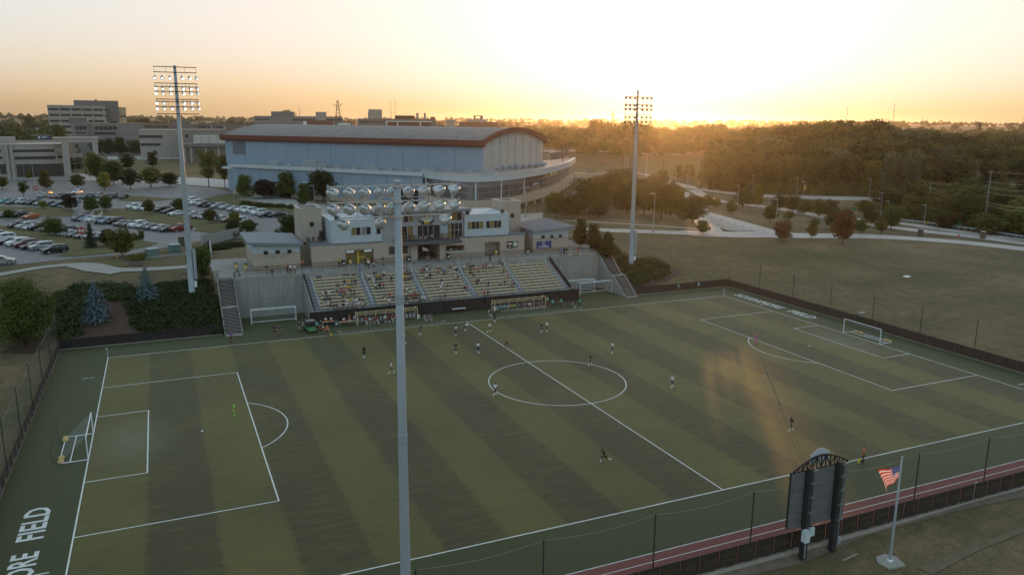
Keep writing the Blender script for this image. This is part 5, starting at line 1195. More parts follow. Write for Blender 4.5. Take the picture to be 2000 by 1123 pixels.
# signs and roadside things
def roadsign(px, pb_, pt, lab, m, sh):
    p = G(px, pb_); H = (pb_-pt)*dep(p)/FPX; o = thing('road_sign', lab, 'sign', p); b = MB(); b.tube((0,0,0), (0,0,H), .05, n=5); b.obj('post', LPM, o)
    b = MB(); r = sh[0]
    if sh[1] == 8: b.add([(r*math.cos(R(22.5+45*k)),-.06,H-r+r*math.sin(R(22.5+45*k))) for k in range(8)], [tuple(range(8))])
    elif sh[1] == 4: b.add([(0,-.06,H-2*r),(r,-.06,H-r),(0,-.06,H),(-r,-.06,H-r)], [(0,1,2,3)])
    else: b.box(-r,r,-.08,-.05,H-sh[1],H)
    b.obj('sign_face', m, o); return o, H
o, H = roadsign(1870, 472, 457, 'red octagonal stop sign at the road junction', mat('stop red',(.4,.04,.04),.5), (.55,8)); x = textmesh('sign_text','STOP',.36,WPAINT,o,ext=.004); x.rotation_euler = (R(90),0,0); x.location = (0,-.07,H-.55)
roadsign(1875, 446, 431, 'green road sign on the far side of the main road', mat('sign green',(.04,.22,.12),.5), (1.5,1.6)); roadsign(1665, 419, 406, 'small green road sign between roadside trees', mat('sign green'), (1.3,.9)); roadsign(1811, 441, 430, 'yellow diamond road sign beside the guard rail', mat('sign yellow',(.55,.36,.03),.5), (.8,4))
for px, py, lab in ((1797,462,'brown stone pillar with plinth at the road junction'),(1919,467,'brown stone pillar on the right road median')):
    p = G(px, py); o = thing('gate_pillar', lab, 'pillar', p); b = MB(); b.box(-.55,.55,-.55,.55,-.3,2.1); b.obj('shaft', mat('brown stone',(.12,.085,.065),.85), o); b = MB(); b.box(-.66,.66,-.66,.66,2.1,2.3); b.obj('cap', CONC, o)
pts = smooth([G(1745,432), G(1830,442), G(1920,455), G(2040,474)], 8); t = thing('guard_rail', 'dark steel guard rail along the far side of the main road', 'guard rail', (pts[0].x, pts[0].y, 0)); b = MB()
for p, q in zip(pts, pts[1:]): b.bar((p.x-pts[0].x,p.y-pts[0].y,gz(p.x,p.y)+.85), (q.x-pts[0].x,q.y-pts[0].y,gz(q.x,q.y)+.85), .15, .5)
b.obj('rail', GALV, t); b = MB()
for p in pts: b.box(p.x-pts[0].x-.1,p.x-pts[0].x+.1,p.y-pts[0].y-.1,p.y-pts[0].y+.1,gz(p.x,p.y)-.2,gz(p.x,p.y)+.8)
b.obj('posts', LPM, t)['kind'] = 'stuff'
BOL = MB().lathe([(.16,0),(.16,.9),(.1,1.0)], 8).mesh('bollard', mat('bollard pale',(.5,.52,.55),.6))
bl = smooth([G(1388,428), G(1410,434), G(1450,445), G(1492,454)], 3)
for k, p in enumerate(bl): tag(link('bollard', BOL, None, (p.x,p.y,gz(p.x,p.y)+.2)), f'pale bollard on the drop off island, {ORD[k]} from the left', 'bollard', 'bollards on the drop off island')
for px, py, lab in ((298,503,'left green transformer cabinet beside the path'),(341,494,'right green transformer cabinet near the left pole')):
    p = G(px, py); o = thing('transformer_cabinet', lab, 'utility cabinet', p, .3); b = MB(); b.box(-1.0,1.0,-.8,.8,0,1.7); b.obj('body', mat('cabinet green',(.13,.2,.18),.6), o); b = MB(); b.box(-1.08,1.08,-.88,.88,1.7,1.82); b.obj('lid', mat('cabinet lid',(.3,.38,.36),.6), o); b = MB(); b.box(-.02,.02,-.83,-.8,.1,1.6); b.obj('door_seam', POSTD, o)
p, q = G(283,505), G(366,497); t = thing('wire_fence', 'black post fence around the transformer cabinets', 'fence', p); b = MB(); rail(b, [(0,0,0),(q.x-p.x,q.y-p.y,q.z-p.z)], 1.7, 1.4, .035, (.2,.9)); b.obj('railing', POSTD, t)
t = thing('retaining_wall', 'low dark wall below the transformer fence', 'wall', p); b = MB(); b.bar((0,-.4,-.1), (q.x-p.x,q.y-p.y-.4,q.z-p.z-.1), .3, 1.0); b.obj('wall', WALLC, t)
p = G(229, 503); o = thing('fire_hydrant', 'yellow fire hydrant on the lawn beside the path', 'hydrant', p); b = MB(); b.lathe([(.2,0),(.2,.08),(.13,.1),(.13,.55),(.17,.58),(.12,.75),(.03,.8)], 8); b.obj('body', YEL, o); b = MB(); b.tube((-.25,0,.42), (.25,0,.42), .07, n=6); b.obj('nozzle', YEL, o)
p = G(355, 480); o = thing('utility_box', 'dark brown box standing behind the transformers', 'box', p); b = MB(); b.box(-.6,.6,-.5,.5,0,1.8); b.obj('body', mat('brown unit'), o); b = MB(); b.box(-.65,.65,-.55,.55,1.8,1.88); b.obj('lid', DKMET, o)
p = G(1771, 541); o = thing('ground_hatch', 'white hatch cover lying on the right hand grass slope', 'hatch', p, .2); b = MB(); b.box(-.8,.8,-.5,.5,0,.18); b.obj('cover', WPAINT, o)
p = G(1683, 612); o = thing('ground_hatch', 'grey slab lying in the grass behind the right fence', 'slab', p, .2); b = MB(); b.box(-.9,.9,-.35,.35,0,.15); b.obj('cover', CONC, o)
p = G(20, 905); o = thing('gear_pile', 'pile of pale boards and a yellow pole left of the left fence', 'gear', (-66, -8.6, gz(-66,-8.6))); b = MB(); b.box(-1.6,1.6,-1.1,1.1,0,.25); b.box(-.8,.9,-.6,.5,.25,.5); b.obj('boards', mat('pale boards',(.45,.47,.5),.7), o); b = MB(); b.tube((-.6,.5,.3), (-1.0,.9,2.8), .06, n=6); b.obj('pole', YEL, o); b = MB(); b.tube((-.2,.6,.3), (-.7,1.0,2.0), .05, n=6); b.obj('pole', mat('lot sign red'), o)

p, q = G(172, 441), G(192, 424); t = thing('lot_stairway', 'short concrete stairway with white rails between two car park levels', 'stairs', p); d = q-p; n = 9; sm = MB().box(-1.1,1.1,-.3,.3,-.25,0).mesh('lot_step', PATHC); az = math.atan2(d.y, d.x)-math.pi/2
for i in range(n): link('step', sm, t, (d.x*(i+.5)/n, d.y*(i+.5)/n, d.z*(i+.5)/n+.22+.04*i), az)
for s_ in (-1, 1):
    e = Vector((math.cos(az), math.sin(az), 0))*1.15*s_; b = MB(); rail(b, [e+Vector((0,0,.2)), e+d+Vector((0,0,.6))], 1.0, 1.6, .04); b.obj('handrail', WPAINT, t)
# ------------------------------------------------------------------ trees
BARK = mat('bark', (.09,.07,.055), .95, col2=(.05,.04,.033), scale=4)
LG = leafmat('leaf green', (.06,.08,.02), (.12,.135,.034)); LD = leafmat('leaf dark green', (.034,.05,.016), (.075,.09,.026)); LO = leafmat('leaf olive', (.095,.095,.024), (.18,.155,.038))
LY = leafmat('leaf yellow green', (.13,.145,.025), (.25,.22,.045)); LR = leafmat('leaf rust', (.13,.055,.024), (.2,.1,.034)); LP = leafmat('leaf purple', (.035,.026,.022), (.06,.045,.03)); LB = leafmat('leaf blue spruce', (.085,.125,.14), (.17,.23,.25), .1, .1)
LF = leafmat('leaf forest', (.045,.056,.018), (.1,.102,.03), .4); LGY = leafmat('leaf grey green', (.1,.115,.06), (.16,.17,.09)); LS = leafmat('leaf spruce', (.022,.036,.018), (.045,.062,.028), .15, .1); LJ = leafmat('leaf juniper', (.03,.045,.017), (.075,.09,.032), .2, .15)
def quads(P, Nn, sz, asp=1.):
    """leaf faces at points P facing Nn"""
    n = len(P); up = nrs.normal(size=(n,3)); A = np.cross(Nn, up); A /= np.linalg.norm(A, axis=1)[:,None]+1e-9; B = np.cross(Nn, A); sz = np.asarray(sz).reshape(-1,1)
    a, b_ = A*sz, B*sz*asp
    V = np.stack([P-a-b_*.3, P-b_, P+a*.9+b_*.2, P+b_], 1).reshape(-1,3)
    return V, np.arange(4*n).reshape(n,4)
def norm(v): return v/(np.linalg.norm(v, axis=1)[:,None]+1e-9)
def crown(seed, n, leaf, shape='round', zlo=.22, wid=.42, nb=16, blob=.17):
    r = np.random.RandomState(seed); C = []; Rb = []
    for i in range(nb):
        t = (i+.5)/nb; z = zlo+(1-zlo)*(.1+.8*t)
        f = (z-zlo)/(1-zlo)
        if shape == 'round': w_ = wid*math.sqrt(max(.02, 1-(2*f-.85)**2/1.6))
        elif shape == 'cone': w_ = wid*(1-f)**.75*1.05+.03
        elif shape == 'vase': w_ = wid*(.35+.75*f)*math.sqrt(max(.05, 1.1-f*f))
        else: w_ = wid*(1-.5*f)
        a = i*2.399+r.uniform(-.4,.4); q = w_*r.uniform(.25,.78) if i % 4 else w_*.15
        C.append((q*math.cos(a), q*math.sin(a), z)); Rb.append(blob*r.uniform(.75,1.25)*(1-.35*f if shape == 'cone' else 1))
    C = np.array(C); Rb = np.array(Rb); k = r.choice(nb, n, p=Rb**2/(Rb**2).sum()); d = norm(r.normal(size=(n,3)))
    rad = Rb[k]*(r.uniform(.55,1.08,n)); P = C[k]+d*rad[:,None]*np.array([1,1,.82]); Nn = norm(d*1.1+r.normal(size=(n,3))*.55+np.array([0,0,.35]))
    P[:,2] = np.clip(P[:,2], zlo*.8, 1.05)
    return quads(P, Nn, leaf*r.uniform(.6,1.3,n)), C
def trunk_mesh(C, r0=.02, zlo=.22, top=.85):
    b = MB(); b.tube((0,0,-.03), (.005,.003,zlo), r0, r0*.8, 7); b.tube((.005,.003,zlo), (0,.01,top), r0*.8, r0*.2, 6)
    for c in C[::2]: z0 = zlo+(c[2]-zlo)*.35; b.tube((0,.004,z0), tuple(c), r0*.45, r0*.12, 4)
    return b.mesh('trunk', BARK)
def spruce_mesh(seed, tiers, per, leaf, wid, dense=14):
    r = np.random.RandomState(seed); P = []; Nn = []
    for i in range(tiers):
        f = i/tiers; z = .03+.95*f; w_ = wid*(1-f**1.25)**.9*(1+.14*math.sin(i*1.7))*(.82 if f < .08 else 1)+.012; m_ = max(5, int(per*(1-f)**.7))
        for k in range(m_):
            a = k*2*math.pi/m_+i*.7+r.uniform(-.15,.15); L = w_*r.uniform(.62,1.16)
            for j in range(dense):
                u = (j+.5)/dense; P.append((L*u*math.cos(a)+r.normal()*.012, L*u*math.sin(a)+r.normal()*.012, z-.1*wid*u*u*1.5+.05*u+r.normal()*.007)); Nn.append((math.cos(a)*.55+r.normal()*.4, math.sin(a)*.55+r.normal()*.4, .7+r.normal()*.3))
    P = np.array(P); Nn = norm(np.array(Nn)); return quads(P, Nn, leaf*r.uniform(.6,1.3,len(P)))
PROTO = {}
def proto(k, cr, tr): PROTO[k] = (npmesh('crown', *cr, [LG]), tr)
for i in range(4): q, C = crown(10+i, 3600, .026, 'round', .17, .46, 20, .2); proto(('round',i), q, trunk_mesh(C))
for i in range(3): q, C = crown(30+i, 2200, .034, 'round', .3, .42, 13, .22); proto(('lolly',i), q, trunk_mesh(C, .022, .33))
for i in range(3): q, C = crown(40+i, 2800, .026, 'cone', .12, .37, 20, .17); proto(('cone',i), q, trunk_mesh(C, .018, .14))
for i in range(2): q, C = crown(50+i, 1500, .026, 'vase', .25, .5, 16, .14); proto(('vase',i), q, trunk_mesh(C, .018, .25))
for i in range(2): q, C = crown(60+i, 1500, .05, 'round', .02, .62, 14, .26); proto(('bush',i), q, trunk_mesh(C, .02, .1))
for i in range(4): q, C = crown(70+i, 2000, .036, 'round', .1, .47, 16, .22); proto(('forest',i), q, trunk_mesh(C, .018, .12))
proto(('spruce',0), spruce_mesh(80, 20, 16, .02, .3), MB().tube((0,0,-.03),(0,0,.95),.02,.004,6).mesh('trunk', BARK))
proto(('spruce',1), spruce_mesh(81, 17, 14, .022, .34), MB().tube((0,0,-.03),(0,0,.95),.02,.004,6).mesh('trunk', BARK))
proto(('blue',0), spruce_mesh(82, 15, 20, .02, .4, 16), MB().tube((0,0,-.03),(0,0,.95),.02,.004,6).mesh('trunk', BARK))
proto(('blue',1), spruce_mesh(83, 14, 19, .021, .4, 16), MB().tube((0,0,-.03),(0,0,.95),.02,.004,6).mesh('trunk', BARK))
q, C = crown(90, 16000, .0125, 'round', .05, .5, 34, .17); proto(('big',0), q, trunk_mesh(C, .02, .08))
WID = {'round': .8, 'lolly': .78, 'cone': .62, 'vase': .9, 'bush': 1.2, 'forest': .9, 'spruce': .62, 'blue': .8, 'big': 1.05}
def plant(kind, p, H, wd=None, m=LG, label=None, cat='tree', group=None, name=None):
    ks = [k for k in PROTO if k[0] == kind]; cr, tr = PROTO[rnd.choice(ks)]
    name = name or {'bush':'shrub','spruce':'spruce_tree','blue':'blue_spruce','forest':'woodland_tree','cone':'conical_tree'}.get(kind, 'broadleaf_tree')
    o = thing(name, label, cat, (p[0], p[1], p[2]-.05), rnd.uniform(0, 6.28), group)
    sx = (wd/(WID[kind]*H)) if wd else rnd.uniform(.9,1.15); o.scale = (H*sx, H*sx, H)
    c = link('crown', cr, o); setmat(c, m); link('trunk', tr, o); return o
def T(kind, px, py, hpx, wpx, m, label, cat='tree', name=None, group=None):
    p = G(px, py); s = dep(p)/FPX; return plant(kind, p, hpx*s*1.02, wpx*s if wpx else None, m, label, cat, group, name)
for a in [
 ('big',48,676,132,140,LG,'large bushy broadleaf tree at the left border by the fence corner'),('blue',190,627,82,66,LB,'left blue spruce on the mulch slope'),('blue',288,587,68,56,LB,'right blue spruce on the mulch slope'),
 ('round',240,503,56,48,LO,'young tree with yellowish top by the path and transformers'),('spruce',178,484,50,34,LS,'dark conifer at the car park island by the lot lamp'),('round',212,482,34,36,LD,'shaggy dark shrubby tree beside the conifer on the island'),('vase',278,475,27,18,LG,'small thin sapling at the tip of the car park island'),
 ('bush',395,540,58,48,LG,'tall clipped bush right of the left stadium pole',),('round',565,468,48,42,LD,'round dark tree beside the left stair tower'),('round',455,466,36,34,LD,'small dark tree behind the left small building, left one'),('bush',487,450,20,44,LG,'low bush behind the left small building'),
 ('vase',408,367,72,52,LO,'thin yellowing tree at the left corner of the arena'),('vase',440,368,66,46,LO,'sparse olive tree against the arena corner'),('round',478,389,46,36,LG,'bright green round tree on the arena plaza'),('round',516,388,36,48,LP,'purple leaved tree on the arena plaza'),('spruce',541,372,40,24,LS,'narrow dark conifer against the arena wall'),('cone',558,388,52,42,LG,'egg shaped green tree on the arena plaza'),('cone',593,404,46,28,LG,'narrow green conical tree on the arena plaza'),('round',632,392,58,56,LD,'big round dark tree in front of the arena'),('cone',722,376,44,50,LD,'wide pointed dark tree behind the floodlights'),('cone',672,372,18,16,LG,'small tree between two big trees at the arena wall'),('cone',790,366,20,22,LD,'small dark treetop in front of the arena curve'),
 ('lolly',5,370,24,24,LG,'small round tree at the left border behind the car park'),('vase',47,386,32,32,LG,'open branched young tree behind the car rows'),('cone',90,369,37,30,LO,'two toned yellow topped street tree'),('lolly',152,369,27,27,LO,'round olive street tree in front of the lawn'),('cone',204,371,35,30,LY,'golden green street tree by the campus road'),('round',222,362,46,40,LD,'dark tree behind the golden street tree'),('round',190,354,52,36,LG,'green tree left of the dark tree on the lawn'),('lolly',255,370,37,36,LD,'dark round street tree, left of a pair by the plaza'),('lolly',295,367,37,42,LO,'wide olive street tree, right of a pair by the plaza'),('round',332,364,26,34,LD,'low dark tree left of the left stadium pole'),('round',250,333,30,30,LD,'dark round tree high on the campus lawn'),('cone',298,327,30,26,LD,'pointed dark tree high on the campus lawn'),('round',331,308,40,26,LD,'tree in front of the beige campus building'),
 ('lolly',138,412,32,38,LP,'purple brown tree between the car rows'),('lolly',177,417,31,30,LG,'left green tree of a pair between the car rows'),('lolly',206,414,30,28,LG,'right green tree of a pair between the car rows'),('lolly',292,418,26,24,LO,'small olive tree in the right car rows'),('lolly',352,416,27,28,LO,'small yellowish tree touching the left stadium pole'),('lolly',412,436,26,28,LO,'thin tree among the white cars'),('lolly',458,440,26,26,LY,'small yellow tree at the end of the car row'),('round',107,460,34,42,LG,'shrubby tree beside the lower car row'),('lolly',18,428,18,20,LG,'small tree at the left border between car rows'),('lolly',84,408,16,18,LY,'tiny yellow tree between parked cars'),
 ('round',115,287,42,38,LG,'tree rising above the parking garage'),('round',60,262,34,28,LD,'dark tall tree left of the office block'),('round',190,305,30,24,LD,'dark tree before the classroom building, far left of four'),('round',212,305,32,30,LD,'wide dark tree before the classroom building, second of four'),('cone',237,304,36,28,LD,'pointed dark tree before the classroom building, third of four'),('round',266,304,29,32,LD,'dark tree before the classroom building, right of four'),('round',284,258,26,38,LD,'broad tree behind the classroom building'),('spruce',155,330,50,22,LS,'dark conifer inside the portal frame'),('bush',95,330,26,60,LD,'dark hedge mass left under the garage'),('bush',135,333,24,50,LD,'dark hedge mass right under the garage'),('bush',36,345,14,22,LY,'light green bush at the garage foot, left one'),('bush',57,348,13,16,LY,'light green bush at the garage foot, right one'),('bush',178,325,26,18,LO,'sunlit bush beside the portal leg'),
 ('round',1086,424,46,42,LG,'round tree in front of the curved arena wall'),('round',1142,418,64,62,LD,'large tree right of the arena entrance'),('round',1170,405,58,50,LG,'tree behind the large arena tree'),('round',1200,402,66,60,LG,'wide tree beside the right stadium pole, upper'),('round',1226,418,50,52,LD,'tree behind the right stadium pole, lower'),('round',1258,420,60,58,LG,'spreading tree right of the right stadium pole'),('round',1292,428,66,62,LO,'wide olive tree beside the lamp post'),('cone',1326,424,60,28,LG,'narrow green tree by the side road'),('round',1352,438,54,48,LD,'dense round dark tree above the access road'),('lolly',1372,459,28,28,LG,'small tree at the edge of the access road'),('round',1170,425,34,44,LD,'low tree on the grass right of the arena'),
 ('cone',1133,486,60,34,LD,'dark pointed evergreen beside right small building, left one'),('cone',1160,492,56,36,LD,'dark pointed evergreen beside right small building, middle one'),('cone',1186,508,56,34,LD,'dark evergreen above the right stairway'),
 ('round',1120,428,44,44,LD,'dark round tree at the foot of the curved arena wall'),('round',1245,400,50,50,LD,'dark tree in the second line right of the right stadium pole'),('round',1275,402,46,48,LG,'green tree in the second line behind the lamp post'),('round',1312,404,44,40,LD,'dark tree left of the narrow green tree'),('round',1160,378,40,44,LD,'dark tree under the arena walkway'),('round',1215,372,40,46,LD,'dark tree left of the flagpoles, lower one'),('round',1280,376,34,40,LO,'olive tree below the campus road'),
 ('spruce',1295,344,30,14,LD,'slim conifer on the far mown lawn'),('cone',1325,348,26,20,LD,'small dark tree by the campus road'),('cone',1345,350,28,26,LD,'dark bushy tree by the campus road'),('spruce',1366,368,34,18,LD,'left dark conifer of a pair below the wood'),('spruce',1388,371,30,16,LD,'right dark conifer of a pair below the wood'),('cone',1294,362,30,28,LG,'tree beside the campus road lamp'),('cone',1314,372,20,18,LD,'bush like tree below the campus road'),
 ('lolly',1363,402,18,18,LG,'small tree on the brown lawn, left one'),('lolly',1382,407,26,24,LG,'small tree on the brown lawn, middle one'),('lolly',1399,408,20,18,LG,'small tree on the brown lawn, right one'),('lolly',1428,420,26,22,LG,'young tree above the drop off loop'),('round',1450,406,36,36,LD,'dark tree above the brown lawn'),('cone',1478,404,46,28,LY,'bright yellow green tree above the brown lawn'),('lolly',1504,434,32,30,LG,'round tree on the brown lawn by the loop'),('lolly',1540,432,20,18,LO,'small olive tree behind the reddish tree'),('round',1527,472,40,36,LR,'reddish tree at the road edge right of the loop'),('lolly',1585,468,32,20,LY,'thin yellow tree at the road edge'),('lolly',1591,446,18,18,LG,'small tree behind the thin yellow tree'),('round',1645,478,68,44,LR,'tall rust coloured tree at the road edge'),('round',1625,448,42,36,LD,'dark green tree beside the rust coloured tree'),('bush',1626,452,16,16,LY,'yellow bush beside the rust coloured tree'),('lolly',1682,458,28,26,LG,'left small round tree at the road junction'),('lolly',1720,458,30,24,LG,'right small round tree at the road junction'),
 ('round',1523,410,28,28,LD,'dark roadside tree, first from the left'),('round',1548,415,32,32,LD,'dark roadside tree, second from the left'),('round',1572,420,30,28,LG,'green roadside tree, third from the left'),('round',1598,424,34,30,LG,'green roadside tree, fourth from the left'),('round',1622,424,32,32,LD,'roadside tree, fifth from the left'),('round',1690,420,28,36,LG,'bushy tree on the median left of the lamp post'),('round',1700,440,34,34,LD,'dark tree on the median'),('round',1740,448,36,40,LD,'wide dark tree by the right junction'),
 ('round',1880,445,64,60,LD,'big dark tree before the utility pole on the right')]:
    T(*a)
# dark woodland and background trees as individuals
def wood_points(n, pxr, tr, mind, seed, ok=None):
    r = random.Random(seed); out = []; tries = 0
    while len(out) < n and tries < n*60:
        tries += 1; px = r.uniform(*pxr); t = r.uniform(*tr); d = ray(px, 300); x, y = CAM.x+d.x*t, CAM.y+d.y*t
        if ok and not ok(px, t): continue
        if all((x-a)**2+(y-c)**2 > mind*mind for a, c in out): out.append((x, y))
    return out
hill = wood_points(270, (1395, 2060), (325, 520), 8.0, 3, lambda px, t: t > 352+max(0,(px-1720))*.25 and (px > 1405+ (t-350)*.0) and not (1838 < px < 1945 and t < 392))
hill.sort(key=lambda p: (p[0]-CAM.x)**2+(p[1]-CAM.y)**2)
for i, (x, y) in enumerate(hill):
    m_ = rnd.choices((LF, LD, LO, LGY, LG), (6, 3, 1.5, .6, 2))[0]; H = rnd.uniform(10, 18)
    plant('forest', (x, y, gz(x, y)-.5), H, H*rnd.uniform(.85,1.2), m_, 'leafy tree in the dense wood covering the right hillside', 'tree', 'trees of the hillside wood')
for px, py, h, w_, m_ in ((1700,372,56,40,LY),(1740,388,86,46,LGY),(1770,392,92,56,LGY),(1840,350,64,28,LGY),(1660,330,40,50,LO)): T('forest', px, py, h, w_, m_, f'pale {"yellow" if m_ is LY else "grey" if m_ is LGY else "olive"} green tree standing out of the hillside wood {"near the road" if py>385 else "above the road" if py>355 else "high on the slope"}{", wider one" if w_ == 56 else ""}', 'tree')
near = wood_points(66, (1750, 2080), (200, 345), 7.5, 5, lambda px, t: t > 268-(px-1750)*.17 and not (1780 < px < 1960 and t > 330-(px-1780)*.0))
for x, y in near:
    H = rnd.uniform(5, 10); plant('forest', (x, y, gz(x, y)-.4), H, H*rnd.uniform(.9,1.4), rnd.choice((LG, LG, LD, LO, LF)), 'leafy tree in the thicket beyond the guard rail at right', 'tree', 'trees of the roadside thicket')
bgt = [(1085,292,26),(1098,296,34),(1110,290,40),(1140,283,30),(1150,298,46),(1163,296,58),(1178,296,56),(1195,296,48),(1210,298,54),(1222,302,50),(1238,304,62),(1252,304,58),(1268,303,48),(1282,298,40),(1294,296,44),(1320,296,40),(1338,294,44),(1352,297,48),(1366,296,44),(1380,296,50),(1395,300,54),(1408,304,52),(1300,303,26),(1330,303,22),(1075,283,20),(995,252,16),(1010,254,14),(985,256,16),(1046,262,18),(1060,266,22)]
for i, (px, py, h) in enumerate(sorted(bgt)): T('forest', px, py, h, h*rnd.uniform(.8,1.05), rnd.choice((LD, LF, LG)), f'dark tree in the background belt right of the arena roof, {ORD[i] if i < 28 else ("second last", "last")[i-28]} from left', 'tree', group='trees of the background belt')
for i, (px, py, h) in enumerate(((12,268,22),(30,266,20),(88,262,20),(100,258,24),(20,252,14),(45,300,22),(300,258,18),(318,258,16),(545,242,22),(562,243,26),(100,300,24),(860,250,12),(690,245,10),(980,248,12))): T('round', px, py, h, h*1.1, rnd.choice((LD, LG)), f'small dark tree among the far campus roofs, {ORD[i]} of those trees {"at the left edge" if px < 110 else "near the left pole" if px < 400 else "above the arena roof"}', 'tree', group='trees among the campus roofs')
# shrubs and ground planting on the banks
def shrubs(name, label, poly, n, H, m, leaf=.09, seed=1, cnt=60):
    r = random.Random(seed); P = GP(*poly); xs = [p.x for p in P]; ys = [p.y for p in P]; Vs = []; k = 0; tries = 0
    def inside(x, y):
        c = False
        for i in range(len(P)):
            a, b_ = P[i], P[i-1]
            if (a.y > y) != (b_.y > y) and x < (b_.x-a.x)*(y-a.y)/(b_.y-a.y)+a.x: c = not c
        return c
    while k < n and tries < n*40:
        tries += 1; x, y = r.uniform(min(xs), max(xs)), r.uniform(min(ys), max(ys))
        if not inside(x, y): continue
        k += 1; h = H*r.uniform(.6,1.25); z = gz(x, y); d = norm(nrs.normal(size=(cnt,3))); d[:,2] = np.abs(d[:,2]); rad = nrs.uniform(.6,1.1,cnt)[:,None]
        P_ = np.array([x,y,z])+d*rad*np.array([h*1.15,h*1.15,h]); V, F = quads(P_, norm(d+nrs.normal(size=(cnt,3))*.6), leaf*nrs.uniform(.6,1.4,cnt)); Vs.append(V)
    V = np.concatenate(Vs); o = link(name, npmesh(name, V, np.arange(len(V)).reshape(-1,4), m)); tag(o, label, 'shrubs', kind='stuff'); return o
shrubs('juniper_bank', 'dense dark juniper ground cover on the bank beside the left stairway', ((258,570),(330,562),(415,556),(428,600),(432,648),(300,655),(252,625)), 330, 1.0, LJ, .15, 1, 110)
shrubs('shrub_bed', 'low green shrubs between the big left tree and the blue spruces', ((95,590),(150,562),(240,556),(262,580),(170,612),(150,660),(118,664),(100,640)), 170, 1.0, LJ, .15, 2, 110)
shrubs('shrub_bed', 'strip of low shrubs behind the right blue spruce', ((300,556),(400,548),(415,560),(330,566)), 60, .7, LJ, .13, 3, 90)
shrubs('juniper_bank', 'dark bushes on the bank around the right stadium pole', ((1180,470),(1215,505),(1265,508),(1308,524),(1290,545),(1235,560),(1222,545),(1170,490)), 190, 1.2, LJ, .16, 4, 110)
shrubs('grass_tuft', 'yellow ornamental grasses beside the transformer fence', ((252,506),(280,499),(283,507),(256,512)), 26, .7, LY, .12, 6, 80)
shrubs('hedge', 'low clipped hedge on the arena plaza', ((473,398),(590,404),(592,410),(473,404)), 70, .9, LD, .18, 7, 80)
shrubs('hedge', 'low hedge strip behind the left concourse', ((400,487),(470,476),(472,482),(402,493)), 60, .7, LD, .15, 8, 80)
shrubs('roadside_brush', 'rough green brush in the verge beyond the guard rail', ((1750,427),(2040,472),(2060,440),(1900,430),(1780,415)), 160, 1.8, LF, .35, 9, 80)
shrubs('woodland_edge', 'dark scrub along the foot of the hillside wood', ((1400,352),(1500,378),(1700,384),(1830,378),(1840,366),(1700,368),(1500,352),(1410,330)), 230, 3.2, LF, .5, 10, 90)
shrubs('roadside_brush', 'brush at the far verge of the near side thicket', ((1740,398),(1850,384),(1940,366),(2040,400),(2040,440),(1880,430)), 220, 2.0, LF, .4, 11, 80)
# far woods: thousands of small crowns joined as one mass
def far_woods():
    r = np.random.RandomState(11); Vs = []
    def mass(n, pxr, tr, H, q, leafk, avoid=None, pw=1.):
        for _ in range(n):
            px = r.uniform(*pxr); t = tr[0]+(tr[1]-tr[0])*r.rand()**pw
            if avoid and avoid(px, t): continue
            d = ray(px, 250); x, y = CAM.x+d.x*t, CAM.y+d.y*t; h = r.uniform(*H)
            z = float(gzs(np.array([x]), np.array([y]))[0]); dd = norm(r.normal(size=(q,3))); dd[:,2] = np.abs(dd[:,2])*.9+.05
            P = np.array([x,y,z+h*.35])+dd*r.uniform(.7,1.05,(q,1))*np.array([h*.5,h*.5,h*.62]); V, _f = quads(P, norm(dd+r.normal(size=(q,3))*.5), h*leafk*r.uniform(.7,1.3,q)); Vs.append(V)
    mass(520, (1000, 2150), (520, 900), (11, 18), 70, .11, lambda px, t: (1040 < px < 1145 and t < 600) or (1235 < px < 1320 and 600 < t < 680))
    mass(900, (-250, 2200), (800, 1800), (10, 18), 40, .15, lambda px, t: px < 1000 and t < 950 and px > 100)
    mass(260, (-200, 100), (430, 900), (8, 14), 60, .13); mass(1500, (-300, 2300), (1700, 5200), (12, 22), 22, .22, None, .7)
    V = np.concatenate(Vs); o = link('far_woods', npmesh('far_woods', V, np.arange(len(V)).reshape(-1,4), LF)); tag(o, 'distant woods stretching to the horizon', 'woods', kind='stuff')
far_woods()
# ------------------------------------------------------------------ cars
def paint(n, c, met=.25): return mat('car paint '+n, c, .28, metal=met, spec=.6)
CPAINT = {'w': ('white', paint('white', (.68,.7,.72), .0)), 'g': ('silver', paint('silver', (.4,.42,.44), .5)), 'd': ('dark grey', paint('dark grey', (.1,.11,.12), .4)), 'k': ('black', paint('black', (.02,.021,.024), .2)), 'b': ('dark blue', paint('dark blue', (.035,.06,.12), .3)), 'r': ('red', paint('red', (.26,.03,.03), .2)), 'm': ('maroon', paint('maroon', (.13,.025,.03), .3)), 't': ('teal', paint('teal', (.12,.42,.42), .2)), 'o': ('orange', paint('orange', (.5,.13,.03), .2)), 'l': ('light blue', paint('light blue', (.2,.3,.4), .4))}
TYRE = mat('tyre', (.02,.02,.02), .85); RIM = mat('wheel rim', (.4,.41,.42), .35, metal=.7); HEADL = mat('headlight', (.7,.72,.75), .15); TAILL = mat('tail light', (.3,.02,.02), .2); CGL = mat('car glass', (.02,.024,.03), .06, spec=.8); TRIM = mat('car trim', (.03,.03,.032), .6)
